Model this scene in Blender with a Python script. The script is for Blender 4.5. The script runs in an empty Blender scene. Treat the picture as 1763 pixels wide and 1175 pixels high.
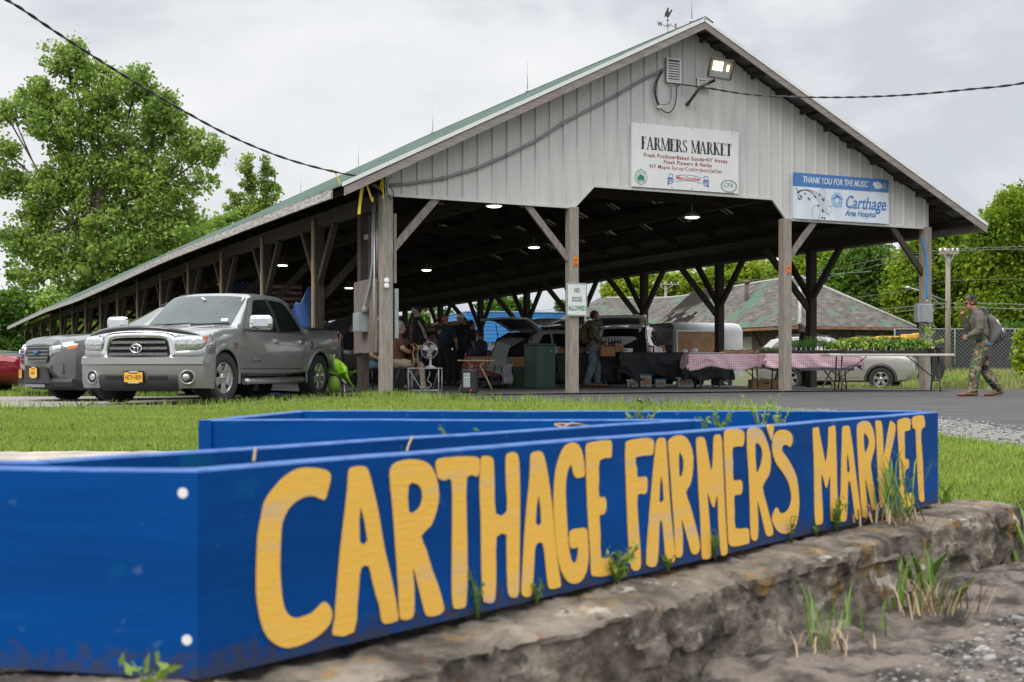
import bpy, bmesh, math, random
import numpy as np
from mathutils import Vector, Matrix, noise as mnoise
random.seed(7); RNG = np.random.default_rng(7)
R = math.radians
SC = bpy.context.scene
COL = SC.collection
# ------------------------------------------------------------------ camera
F, CX, HZ, CH = 2304.0, 881.5, 632.0, 0.5       # focal length and horizon of the photograph (px), eye height (m)
cam_d = bpy.data.cameras.new('camera'); cam = bpy.data.objects.new('camera', cam_d); COL.objects.link(cam)
cam.location = (0, 0, CH); cam.rotation_euler = (R(90), 0, 0)
cam_d.sensor_width = 36; cam_d.lens = F/1763*36
cam_d.shift_y = (HZ-587.5)/1763
cam_d.clip_start = 0.05; cam_d.clip_end = 2000
cam_d.dof.use_dof = True; cam_d.dof.focus_distance = 21; cam_d.dof.aperture_fstop = 8.0
SC.camera = cam
SC.view_settings.view_transform = 'Standard'; SC.view_settings.look = 'None'
SC.view_settings.exposure = 0.15; SC.view_settings.gamma = 1
SC.cycles.max_bounces = 6; SC.cycles.diffuse_bounces = 4; SC.cycles.transparent_max_bounces = 12
SC.cycles.use_denoising = True
# ------------------------------------------------------------------ sky: overcast, Nishita behind a cloud layer
W = bpy.data.worlds.new('World'); SC.world = W; W.use_nodes = True
nt = W.node_tree; nt.nodes.clear()
def N(tree, t, **kw):
    n = tree.nodes.new(t)
    for k, v in kw.items():
        if k in n.inputs: n.inputs[k].default_value = v
        else: setattr(n, k, v)
    return n
SUN_EL, SUN_AZ = R(42), R(-142)
sky = N(nt, 'ShaderNodeTexSky', sky_type='NISHITA', sun_disc=False); sky.sun_elevation = SUN_EL; sky.sun_rotation = SUN_AZ
tc = N(nt, 'ShaderNodeTexCoord'); mp = N(nt, 'ShaderNodeMapping'); mp.inputs['Scale'].default_value = (2.6, 2.6, 5.0); mp.inputs['Location'].default_value = (.35, .1, .62)
nz = N(nt, 'ShaderNodeTexNoise', Scale=1.0, Detail=7.0, Roughness=.55); nz.inputs['Distortion'].default_value = .3
rp = N(nt, 'ShaderNodeValToRGB'); e = rp.color_ramp.elements
e[0].position = .40; e[0].color = (.61, .64, .69, 1); e[1].position = .60; e[1].color = (.885, .892, .905, 1)
el = rp.color_ramp.elements.new(.50); el.color = (.80, .815, .84, 1)
sc_ = N(nt, 'ShaderNodeVectorMath', operation='SCALE'); sc_.inputs['Scale'].default_value = 10.6
mx = N(nt, 'ShaderNodeMix', data_type='RGBA'); mx.inputs['Factor'].default_value = .97
bg = N(nt, 'ShaderNodeBackground', Strength=.1); wo = N(nt, 'ShaderNodeOutputWorld')
L = nt.links.new
L(tc.outputs['Generated'], mp.inputs[0]); L(mp.outputs[0], nz.inputs['Vector']); L(nz.outputs[0], rp.inputs[0])
sep = N(nt, 'ShaderNodeSeparateXYZ'); zr_ = N(nt, 'ShaderNodeMapRange', interpolation_type='SMOOTHSTEP')      # overcast skies are brightest overhead
zr_.inputs[1].default_value = .22; zr_.inputs[2].default_value = .95; zr_.inputs[3].default_value = 9.5; zr_.inputs[4].default_value = 32
L(tc.outputs['Generated'], sep.inputs[0]); L(sep.outputs[2], zr_.inputs[0]); L(zr_.outputs[0], sc_.inputs['Scale'])
L(rp.outputs[0], sc_.inputs[0]); L(sky.outputs[0], mx.inputs[6]); L(sc_.outputs[0], mx.inputs[7]); L(mx.outputs[2], bg.inputs[0]); L(bg.outputs[0], wo.inputs[0])
sun_d = bpy.data.lights.new('sun', 'SUN'); sun_d.energy = 1.5; sun_d.angle = R(25); sun_d.color = (1, .95, .87)
sun = bpy.data.objects.new('sun', sun_d); COL.objects.link(sun)
sd = Vector((math.sin(SUN_AZ)*math.cos(SUN_EL), math.cos(SUN_AZ)*math.cos(SUN_EL), math.sin(SUN_EL)))
sun.rotation_euler = sd.to_track_quat('Z', 'Y').to_euler()
# ------------------------------------------------------------------ helpers
def P(px, py, Y): return Vector(((px-CX)/F*Y, Y, CH+(HZ-py)/F*Y))
def ss(a, b, x):
    t = min(1, max(0, (x-a)/(b-a))); return t*t*(3-2*t)
def lerp_tab(tab, x):
    if x <= tab[0][0]: return tab[0][1]
    for (a, p), (b, q) in zip(tab, tab[1:]):
        if x <= b:
            t = (x-a)/(b-a); return p+(q-p)*t
    return tab[-1][1]
MATS = {}
def mat(name, col, rough=.6, metal=0, var=.18, scale=6, stretch=(1, 1, 1), bump=0, bscale=None, col2=None, mix=(.35, .65), coat=0, spec=.5, trans=0, detail=5, island=0):
    """Procedural principled material: base colour with noise variation, optional second colour, bump."""
    if name in MATS: return MATS[name]
    m = bpy.data.materials.new(name); m.use_nodes = True; t = m.node_tree; b = t.nodes['Principled BSDF']
    b.inputs['Roughness'].default_value = rough; b.inputs['Metallic'].default_value = metal
    b.inputs['Coat Weight'].default_value = coat; b.inputs['Coat Roughness'].default_value = .05
    b.inputs['Specular IOR Level'].default_value = spec
    tcn = N(t, 'ShaderNodeTexCoord'); mpn = N(t, 'ShaderNodeMapping'); mpn.inputs['Scale'].default_value = stretch
    t.links.new(tcn.outputs['Object'], mpn.inputs[0])
    n = N(t, 'ShaderNodeTexNoise', Scale=scale, Detail=detail, Roughness=.6); t.links.new(mpn.outputs[0], n.inputs['Vector'])
    r = N(t, 'ShaderNodeValToRGB'); r.color_ramp.elements[0].position = mix[0]; r.color_ramp.elements[1].position = mix[1]
    c = Vector(col); c2 = Vector(col2) if col2 else c*(1-var)
    c1 = c if col2 else c*(1+var*.6)
    r.color_ramp.elements[0].color = (*c2, 1); r.color_ramp.elements[1].color = (*c1, 1)
    t.links.new(n.outputs[0], r.inputs[0])
    out = r.outputs[0]
    if island:
        g = N(t, 'ShaderNodeNewGeometry'); hs = N(t, 'ShaderNodeHueSaturation'); mr = N(t, 'ShaderNodeMapRange')
        mr.inputs[3].default_value = 1-island; mr.inputs[4].default_value = 1+island
        t.links.new(g.outputs['Random Per Island'], mr.inputs[0]); t.links.new(mr.outputs[0], hs.inputs['Value'])
        t.links.new(out, hs.inputs['Color']); out = hs.outputs[0]
    t.links.new(out, b.inputs['Base Color'])
    if bump:
        n2 = N(t, 'ShaderNodeTexNoise', Scale=bscale or scale*3, Detail=6); t.links.new(mpn.outputs[0], n2.inputs['Vector'])
        bp = N(t, 'ShaderNodeBump', Strength=bump, Distance=.02); t.links.new(n2.outputs[0], bp.inputs['Height']); t.links.new(bp.outputs[0], b.inputs['Normal'])
    if trans:
        tr = N(t, 'ShaderNodeBsdfTranslucent'); ms = N(t, 'ShaderNodeMixShader'); ms.inputs[0].default_value = trans
        t.links.new(out, tr.inputs[0]); t.links.new(b.outputs[0], ms.inputs[1]); t.links.new(tr.outputs[0], ms.inputs[2])
        t.links.new(ms.outputs[0], t.nodes['Material Output'].inputs[0])
    MATS[name] = m; return m
def emat(name, col, s):
    if name in MATS: return MATS[name]
    m = bpy.data.materials.new(name); m.use_nodes = True; b = m.node_tree.nodes['Principled BSDF']
    b.inputs['Base Color'].default_value = (*col, 1); b.inputs['Emission Color'].default_value = (*col, 1); b.inputs['Emission Strength'].default_value = s
    MATS[name] = m; return m
def tag(o, label=None, cat=None, group=None, kind=None):
    if label: o['label'] = label
    if cat: o['category'] = cat
    if group: o['group'] = group
    if kind: o['kind'] = kind
    return o
def thing(name, label, cat, loc=(0, 0, 0), rz=0, group=None, scale=None):
    o = bpy.data.objects.new(name, None); COL.objects.link(o); o.empty_display_size = .1
    o.location = loc; o.rotation_euler = (0, 0, rz)
    if scale: o.scale = scale
    return tag(o, label, cat, group)
def copy_tree(o, parent=None):
    c = o.copy(); COL.objects.link(c)
    if parent: c.parent = parent
    for ch in o.children: copy_tree(ch, c)
    return c
def link_mesh(name, me, mats, parent=None, loc=None):
    o = bpy.data.objects.new(name, me); COL.objects.link(o)
    for m in (mats if isinstance(mats, (list, tuple)) else [mats]): me.materials.append(m)
    if parent: o.parent = parent
    if loc is not None: o.location = loc
    return o
class MB:
    """Collects boxes, bars, tubes, prisms; build() links them as ONE mesh object."""
    def __init__(s): s.v = []; s.f = []; s.m = []; s.s = []
    def add(s, vs, fs, mi=0, sm=False, T=None):
        b = len(s.v)
        s.v += [tuple(T @ Vector(v)) if T else tuple(v) for v in vs]
        for f in fs: s.f.append(tuple(b+i for i in f)); s.m.append(mi); s.s.append(sm)
        return s
    def box(s, c, d, mi=0, rz=0, T=None):
        x, y, z = d[0]/2, d[1]/2, d[2]/2
        M = Matrix.Translation(c) @ Matrix.Rotation(rz, 4, 'Z')
        if T: M = T @ M
        vs = [(i*x, j*y, k*z) for i in (-1, 1) for j in (-1, 1) for k in (-1, 1)]
        return s.add(vs, [(0, 1, 3, 2), (4, 6, 7, 5), (0, 4, 5, 1), (2, 3, 7, 6), (0, 2, 6, 4), (1, 5, 7, 3)], mi, T=M)
    def bar(s, a, b, w, h, mi=0, up=(0, 0, 1)):
        a, b = Vector(a), Vector(b); d = (b-a).normalized(); u = Vector(up)
        if abs(d.dot(u)) > .99: u = Vector((0, 1, 0))
        x = d.cross(u).normalized(); y = x.cross(d)
        vs = [p+x*(i*w/2)+y*(j*h/2) for p in (a, b) for i, j in ((-1, -1), (1, -1), (1, 1), (-1, 1))]
        return s.add(vs, [(0, 3, 2, 1), (4, 5, 6, 7), (0, 1, 5, 4), (1, 2, 6, 5), (2, 3, 7, 6), (3, 0, 4, 7)], mi)
    def tube(s, pts, r, n=8, mi=0, sm=True, cap=True, flat=None):
        """Tube along pts; r a number, a list, or a list of (rx, ry). flat: reference side axis."""
        pts = [Vector(p) for p in pts]; k = len(pts); b = len(s.v); pr = None
        for i, p in enumerate(pts):
            d = (pts[min(i+1, k-1)]-pts[max(i-1, 0)]).normalized()
            if flat is not None: x = Vector(flat); x = (x-d*x.dot(d)).normalized()
            elif pr is None:
                x = d.orthogonal().normalized()
            else: x = (pr-d*pr.dot(d)).normalized()
            pr = x; y = d.cross(x)
            rr = r[i] if isinstance(r, (list, tuple)) else r
            rx, ry = rr if isinstance(rr, (list, tuple)) else (rr, rr)
            for j in range(n):
                a = 2*math.pi*j/n; s.v.append(tuple(p+x*(rx*math.cos(a))+y*(ry*math.sin(a))))
        for i in range(k-1):
            for j in range(n):
                s.f.append((b+i*n+j, b+i*n+(j+1) % n, b+(i+1)*n+(j+1) % n, b+(i+1)*n+j)); s.m.append(mi); s.s.append(sm)
        if cap:
            s.f.append(tuple(b+j for j in reversed(range(n)))); s.m.append(mi); s.s.append(False)
            s.f.append(tuple(b+(k-1)*n+j for j in range(n))); s.m.append(mi); s.s.append(False)
        return s
    def lathe(s, prof, n=16, mi=0, T=None, sm=True, cap=True):
        vs = []; fs = []
        for r, z in prof:
            for j in range(n): a = 2*math.pi*j/n; vs.append((r*math.cos(a), r*math.sin(a), z))
        for i in range(len(prof)-1):
            for j in range(n): fs.append((i*n+j, i*n+(j+1) % n, (i+1)*n+(j+1) % n, (i+1)*n+j))
        s.add(vs, fs, mi, sm, T)
        if cap:
            b = len(s.v)-len(vs)
            s.f += [tuple(b+j for j in reversed(range(n))), tuple(b+(len(prof)-1)*n+j for j in range(n))]; s.m += [mi, mi]; s.s += [False, False]
        return s
    def prism(s, poly, d, mi=0, T=None, sm=False):
        """poly: (x, z) outline in the XZ plane, extruded from y=0 to y=d"""
        n = len(poly); vs = [(x, 0, z) for x, z in poly]+[(x, d, z) for x, z in poly]
        fs = [tuple(range(n)), tuple(reversed(range(n, 2*n)))]+[(i, i+n, (i+1) % n+n, (i+1) % n) for i in range(n)]
        return s.add(vs, fs, mi, sm, T)
    def grid(s, fn, nu, nv, mi=0, sm=True, T=None, closed=False):
        vs = [fn(i/nu, j/nv) for i in range(nu+1) for j in range(nv+1)]
        fs = [(i*(nv+1)+j, (i+1)*(nv+1)+j, (i+1)*(nv+1)+j+1, i*(nv+1)+j+1) for i in range(nu) for j in range(nv)]
        return s.add(vs, fs, mi, sm, T)
    def ball(s, c, r, n=12, mi=0, T=None):
        rx, ry, rz = r if isinstance(r, (tuple, list)) else (r, r, r)
        M = Matrix.Translation(c) @ Matrix.Diagonal((rx, ry, rz, 1))
        if T: M = T @ M
        k = n//2
        return s.lathe([(max(.02, math.sin(math.pi*i/k)), -math.cos(math.pi*i/k)) for i in range(k+1)], n, mi, M)
    def mesh(s, name):
        me = bpy.data.meshes.new(name); me.from_pydata(s.v, [], s.f)
        me.polygons.foreach_set('material_index', s.m); me.polygons.foreach_set('use_smooth', s.s); me.update()
        return me
    def build(s, name, mats, parent=None, loc=None, bevel=0, recalc=False, solid=0, seg=2, fine=0):
        me = s.mesh(name)
        if recalc:
            bm = bmesh.new(); bm.from_mesh(me); bmesh.ops.recalc_face_normals(bm, faces=bm.faces); bm.to_mesh(me); bm.free()
        o = link_mesh(name, me, mats, parent, loc)
        if solid:
            md = o.modifiers.new('solid', 'SOLIDIFY'); md.thickness = solid; md.offset = 0
        if fine:
            md = o.modifiers.new('fine', 'SUBSURF'); md.levels = md.render_levels = fine
        if bevel:
            md = o.modifiers.new('bevel', 'BEVEL'); md.width = bevel; md.segments = seg; md.limit_method = 'ANGLE'; md.angle_limit = R(40)
        return o
def sharp(o, deg=35):
    me = o.data
    for p in me.polygons: p.use_smooth = True
    me.set_sharp_from_angle(angle=R(deg)); return o
def baked(o):
    """Replace an object's mesh by its evaluated (modifier-applied) mesh."""
    dg = bpy.context.evaluated_depsgraph_get(); dg.update()
    me = bpy.data.meshes.new_from_object(o.evaluated_get(dg), preserve_all_data_layers=False, depsgraph=dg)
    o.modifiers.clear(); o.data = me; return o
def quads_np(name, V, mats, parent=None, tri=False, smooth=False):
    """Fast mesh of loose quads (or triangles); V has shape (n, 4 or 3, 3)."""
    n, k = V.shape[:2]; me = bpy.data.meshes.new(name)
    me.vertices.add(n*k); me.vertices.foreach_set('co', V.astype(np.float32).ravel())
    me.loops.add(n*k); me.loops.foreach_set('vertex_index', np.arange(n*k, dtype=np.int32))
    me.polygons.add(n); me.polygons.foreach_set('loop_start', np.arange(0, n*k, k, dtype=np.int32))
    if smooth: me.polygons.foreach_set('use_smooth', np.ones(n, dtype=bool))
    me.update(calc_edges=True); return link_mesh(name, me, mats, parent)
def fill_curve(name, loops, m, parent=None, T=None, depth=0.0):
    """Filled flat outlines (with holes) in the XY plane, turned into a mesh; T places it."""
    cu = bpy.data.curves.new(name, 'CURVE'); cu.dimensions = '2D'; cu.fill_mode = 'BOTH' if depth else 'FRONT'; cu.extrude = depth
    for lp in loops:
        sp = cu.splines.new('POLY'); sp.points.add(len(lp)-1); sp.use_cyclic_u = True
        for p, (x, y) in zip(sp.points, lp): p.co = (x, y, 0, 1)
    o = bpy.data.objects.new(name, cu); COL.objects.link(o)
    return curve_to_mesh(o, m, parent, T)
def curve_to_mesh(o, m, parent, T):
    dg = bpy.context.evaluated_depsgraph_get(); dg.update()
    me = bpy.data.meshes.new_from_object(o.evaluated_get(dg), depsgraph=dg); me.materials.clear()
    name, cu = o.name, o.data
    bpy.data.objects.remove(o)
    if cu.name in bpy.data.curves: bpy.data.curves.remove(cu)
    if T: me.transform(T)
    return link_mesh(name, me, m, parent)
def text(name, s, size, m, parent, T, align='CENTER', sx=1, bold=0, shear=0, depth=0.0, space=1):
    cu = bpy.data.curves.new(name, 'FONT'); cu.body = s; cu.size = size; cu.align_x = align; cu.align_y = 'CENTER'
    cu.offset = bold; cu.shear = shear; cu.extrude = depth; cu.space_character = space; cu.resolution_u = 3
    o = bpy.data.objects.new(name, cu); COL.objects.link(o)
    return curve_to_mesh(o, m, parent, T @ Matrix.Diagonal((sx, 1, 1, 1)))
UP = Matrix.Rotation(R(90), 4, 'X')               # lays XY text upright, facing -Y
def smooth_loop(lp, k=3):
    """Catmull-Rom rounding of a traced outline"""
    out = []; n = len(lp)
    for i in range(n):
        p0, p1, p2, p3 = lp[i-1], lp[i], lp[(i+1) % n], lp[(i+2) % n]
        for j in range(k):
            t = j/k
            out.append(tuple(.5*((2*p1[a])+(-p0[a]+p2[a])*t+(2*p0[a]-5*p1[a]+4*p2[a]-p3[a])*t*t+(-p0[a]+3*p1[a]-3*p2[a]+p3[a])*t**3) for a in (0, 1)))
    return out
# ------------------------------------------------------------------ shared materials
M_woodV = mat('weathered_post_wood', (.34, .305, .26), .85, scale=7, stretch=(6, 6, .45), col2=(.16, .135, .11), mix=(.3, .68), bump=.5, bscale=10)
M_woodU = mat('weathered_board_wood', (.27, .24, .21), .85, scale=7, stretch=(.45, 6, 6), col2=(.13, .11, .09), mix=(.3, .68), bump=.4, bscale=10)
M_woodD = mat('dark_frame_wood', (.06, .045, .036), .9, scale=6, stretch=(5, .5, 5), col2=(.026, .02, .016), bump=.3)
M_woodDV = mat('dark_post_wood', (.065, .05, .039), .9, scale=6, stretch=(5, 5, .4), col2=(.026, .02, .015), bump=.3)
M_black = mat('black_plastic', (.012, .012, .013), .45, var=.1)
M_rubber = mat('tyre_rubber', (.022, .022, .023), .85, scale=30, bump=.2)
M_chrome = mat('chrome', (.72, .73, .75), .08, 1, var=.03)
M_steel = mat('dull_steel', (.42, .43, .44), .35, 1, var=.15)
M_alloy = mat('alloy_rim', (.50, .50, .49), .28, .85, var=.08)
M_white = mat('white_paint', (.75, .75, .73), .45, var=.06)
M_lamp = mat('clear_lamp', (.55, .58, .60), .08, .6, var=.45, scale=26, coat=1)
M_amber = mat('amber_lens', (.75, .16, .02), .15, var=.1, coat=1)
M_redlens = mat('red_lens', (.45, .015, .015), .12, var=.15, coat=1)
M_plate = mat('plate_yellow', (.80, .42, .02), .45, var=.05)
M_navy = mat('plate_navy', (.015, .018, .05), .5)
M_galv = mat('galvanised_grey', (.36, .38, .39), .42, .55, var=.15, scale=14)
M_greybox = mat('utility_box_grey', (.27, .31, .32), .45, .15, var=.12, scale=9)
M_card = mat('cardboard', (.36, .22, .11), .85, var=.12)
M_cable = mat('black_cable', (.03, .03, .033), .6)
M_cableG = mat('grey_cable', (.24, .25, .25), .6)
M_gravelwhite = mat('pale_plastic', (.62, .62, .60), .5)
def glass(name, tint=(.012, .015, .016), a=0.0):
    if name in MATS: return MATS[name]
    m = mat(name, tint, .04, var=.3, scale=1.2, coat=.6, spec=.8); return m
M_glass = glass('dark_car_glass'); M_glassW = mat('windshield_glass', (.055, .075, .075), .06, var=.3, scale=1.2, spec=.30)
# ================================================================== GROUND
def ground_z(x, y):
    z = 0.0
    z += -.10*ss(-1.5, -5, x)*ss(12, 17, y)*(1-ss(30, 36, y))      # gravel parking strip lies lower on the left
    z += -.03*(1-ss(6, 15, y))                                     # lawn near the planter
    z += -.20*(1-ss(4.3, 5.2, y))                                 # in front of the stone
    z += -.27*ss(3, 6, x)*ss(32, 36, y)*(1-ss(44, 50, y))          # dip behind the market where cars stand
    z += .30*ss(46, 60, y)*ss(6, 12, x)
    z += -.35*ss(40, 70, y)*ss(-4, -12, x)
    return z
EDGE = [(-30, 21.5), (-14, 19.3), (-9, 19.3), (-4.4, 20.4), (-2.5, 22.6), (-1.6, 21.5), (-.7, 19.7), (.4, 18.9), (2.4, 17.7), (3.3, 16.5), (4.1, 14.2), (4.25, 12), (4.1, 10.5), (4.6, 8), (6, 4), (8, 0)]
GEDGE = [(-30, 20.9), (-14, 18.9), (-9, 19.0), (-4.4, 20.2), (-2.5, 22.4), (-1.6, 21.3), (-.7, 19.5), (.4, 18.6), (2.3, 17.3), (3.0, 16.0), (3.3, 14), (3.15, 12), (3.05, 10), (3.05, 8), (3.6, 6.5), (6, 4), (8, 0)]
def in_poly(x, y, poly):
    c = False; n = len(poly); j = n-1
    for i in range(n):
        xi, yi = poly[i]; xj, yj = poly[j]
        if (yi > y) != (yj > y) and x < (xj-xi)*(y-yi)/(yj-yi)+xi: c = not c
        j = i
    return c
LAWN = GEDGE+[(8, -3), (-30, -3)]
# ground sheet to the horizon: grass and soil
def frange(a, b, st):
    out = []; x = a
    while x < b-1e-6: out.append(x); x += st
    return out
gx = [-600, -300, -150, -80, -50]+frange(-34, 34, .8)+[34, 50, 80, 150, 300, 600]
gy = [-60, -20, -6]+frange(-2, 74, .8)+[74, 90, 120, 200, 400, 900]
mb = MB(); vs = [(x, y, ground_z(x, y)-.012) for x in gx for y in gy]
k = len(gy); mb.add(vs, [(i*k+j, (i+1)*k+j, (i+1)*k+j+1, i*k+j+1) for i in range(len(gx)-1) for j in range(k-1)], 0, True)
M_soil = mat('lawn_soil', (.055, .085, .018), .95, scale=1.3, col2=(.10, .085, .045), mix=(.40, .58), bump=.6, bscale=40)
tag(mb.build('ground', M_soil), kind='structure')
M_asph = mat('old_asphalt', (.078, .073, .070), .9, scale=1.1, col2=(.045, .042, .041), mix=(.3, .7), bump=.6, bscale=90, detail=9)
def sheet(name, poly, dz, m, step=.5, jag=0.0):
    """flat sheet over the ground, triangulated finely enough to follow it"""
    bm = bmesh.new()
    pts = []
    n = len(poly)
    for i in range(n):
        a, b = poly[i], poly[(i+1) % n]; d = math.dist(a, b); q = max(1, int(d/step)) if jag else 1
        for t in range(q):
            x, y = a[0]+(b[0]-a[0])*t/q, a[1]+(b[1]-a[1])*t/q
            pts.append((x+random.uniform(-jag, jag), y+random.uniform(-jag, jag)))
    f = bm.faces.new([bm.verts.new((x, y, 0)) for x, y in pts])
    bmesh.ops.triangulate(bm, faces=[f])
    xs = [p[0] for p in pts]; ys = [p[1] for p in pts]
    for ax, lo, hi in ((0, min(xs), max(xs)), (1, min(ys), max(ys))):
        q = max(1, int((hi-lo)/(step*2)))
        if q > 70: q = 70
        for i in range(1, q):
            co = [0, 0, 0]; no = [0, 0, 0]; co[ax] = lo+(hi-lo)*i/q+.013; no[ax] = 1
            bmesh.ops.bisect_plane(bm, geom=bm.verts[:]+bm.edges[:]+bm.faces[:], plane_co=co, plane_no=no)
    for v in bm.verts: v.co.z = ground_z(v.co.x, v.co.y)+dz
    bmesh.ops.recalc_face_normals(bm, faces=bm.faces)
    me = bpy.data.meshes.new(name); bm.to_mesh(me); bm.free()
    for p in me.polygons:
        p.use_smooth = True
        if p.normal.z < 0: p.flip()
    return tag(link_mesh(name, me, m), kind='structure')
AS = [(-3.2, 23.4)]+[(x, y) for x, y in EDGE[4:]]+[(30, 0), (30, 20), (13, 30), (9.0, 30.2), (8.2, 31), (-3, 25)]
sheet('road', AS, .004, M_asph, 1.0, .05)
M_gravel = mat('grey_gravel', (.26, .255, .245), .95, scale=55, col2=(.09, .088, .085), mix=(.36, .6), bump=1.0, bscale=55, detail=3)
sheet('path', GEDGE[7:]+list(reversed(EDGE[7:])), .000, M_gravel, .4, .04)
M_gravelL = mat('pale_gravel', (.34, .31, .285), .95, scale=40, col2=(.13, .12, .11), mix=(.36, .6), bump=1.0, bscale=50, detail=3)
sheet('gravel_parking', [(-60, 22.4), (-30, 21.2)]+[(x, y+.1) for x, y in EDGE[1:4]]+[(-3.4, 21.6), (-2.9, 23), (-3.3, 26), (-8, 27), (-14, 27), (-60, 27)], .004, M_gravelL, 1.0, .06)
# gravel stones along the road edge
def stones(name, spots, size, m, label=None):
    mbs = MB()
    for x, y, z in spots:
        r = random.uniform(*size); a = random.uniform(0, 6.28)
        vs = []; 
        for zz, q in ((-.4, .8), (.25, 1), (.6, .55)):
            for j in range(5):
                an = a+j*1.257; qq = q*random.uniform(.75, 1.2); vs.append((x+r*qq*math.cos(an), y+r*qq*.8*math.sin(an), z+r*zz))
        fs = [(i*5+j, i*5+(j+1) % 5, (i+1)*5+(j+1) % 5, (i+1)*5+j) for i in (0, 1) for j in range(5)]+[(10, 11, 12, 13, 14)]
        mbs.add(vs, fs)
    return tag(mbs.build(name, m), label, 'gravel' if label else None, kind='stuff')
M_pebble = mat('pebble', (.24, .23, .22), .9, scale=3, var=.4, island=.5)
sp = []
for _ in range(2600):
    t = random.random()**.8; i = random.uniform(8, 14.5); q = int(i); fr = i-q
    if q+1 >= len(EDGE): continue
    g = Vector(GEDGE[min(q, len(GEDGE)-2)]).lerp(Vector(GEDGE[min(q+1, len(GEDGE)-1)]), fr); ed = Vector(EDGE[q]).lerp(Vector(EDGE[q+1]), fr)
    p = g.lerp(ed, random.uniform(-.05, 1.12)); sp.append((p.x, p.y, ground_z(p.x, p.y)+.004))
stones('gravel', sp, (.005, .017), M_pebble, 'loose grey gravel along the broken asphalt edge')
# pavilion floor slab (worn asphalt, with a pale worn front strip)
A0 = Vector((-2.18, 23.09, 0)); TH = math.atan2(.435, .9005)
U = Vector((math.cos(TH), math.sin(TH), 0)); V = Vector((-math.sin(TH), math.cos(TH), 0))
WID, BAY, NB = 12.155, 3.8, 15
LEN = BAY*NB
def BL(s, t, z=0): return A0+U*s+V*t+Vector((0, 0, z))
def to_st(x, y):
    d = Vector((x, y, 0))-A0; return d.dot(U), d.dot(V)
def fac(px, py, off=0):
    """photo pixel on the gable plane -> (s, z)"""
    q = (px-CX)/F; s = (q*A0.y-A0.x)/(U.x-q*U.y); Y = A0.y+U.y*s
    return s, CH+(HZ-py)/F*Y
M_floor = mat('pavilion_floor', (.11, .105, .10), .85, scale=.8, col2=(.06, .057, .055), mix=(.3, .7), bump=.3, bscale=60)
mb = MB()
def fl(u, v):
    p = BL(-.35+u*(WID+.7), -.45+v*(LEN+1)); return (p.x, p.y, max(.012, ground_z(p.x, p.y)+.012)+.018*math.sin(u*math.pi))
mb.grid(fl, 14, 40)
tag(mb.build('pavement', M_floor), kind='structure')
def floor_z(x, y):
    s, t = to_st(x, y)
    if -.3 < s < WID+.3 and t > -.4: return .012+.018*math.sin(max(0, min(1, (s+.35)/(WID+.7)))*math.pi)
    return ground_z(x, y)
def at(px, Y, dz=0):
    """standing point under photo column px at distance Y"""
    x = (px-CX)/F*Y; return Vector((x, Y, floor_z(x, Y)+dz))
# ================================================================== FOREGROUND: stone, planter
M_conc = mat('worn_aggregate', (.16, .132, .108), .95, scale=9, col2=(.03, .024, .019), mix=(.40, .58), bump=1.0, bscale=38, detail=10)
def frac(p, sc, seed): return mnoise.cell(p*sc+Vector((seed, seed*.7, 0))+mnoise.noise_vector(p*sc*.6+Vector((seed, 0, 3)))*.9)
def rough_patch(name, x0, x1, y0, y1, z, m, amp, n, clip=None):
    mbp = MB()
    def fn(u, v):
        x, y = x0+(x1-x0)*u, y0+(y1-y0)*v
        return (x, y, z+amp*mnoise.fractal(Vector((x*2.3, y*2.3, 3)), .9, 2.1, 5)+.010*mnoise.fractal(Vector((x*14, y*14, 3)), .8, 2.1, 4)+.012*(frac(Vector((x, y, 0)), 4, 3)-.5)+.006*(frac(Vector((x, y, 0)), 22, 5)-.5))
    mbp.grid(fn, n, int(n*(y1-y0)/(x1-x0)))
    return mbp.build(name, m)
tag(rough_patch('broken_pavement', -1.5, 4.2, .7, 5.0, -.098, M_conc, .022, 330), kind='structure')
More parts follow.
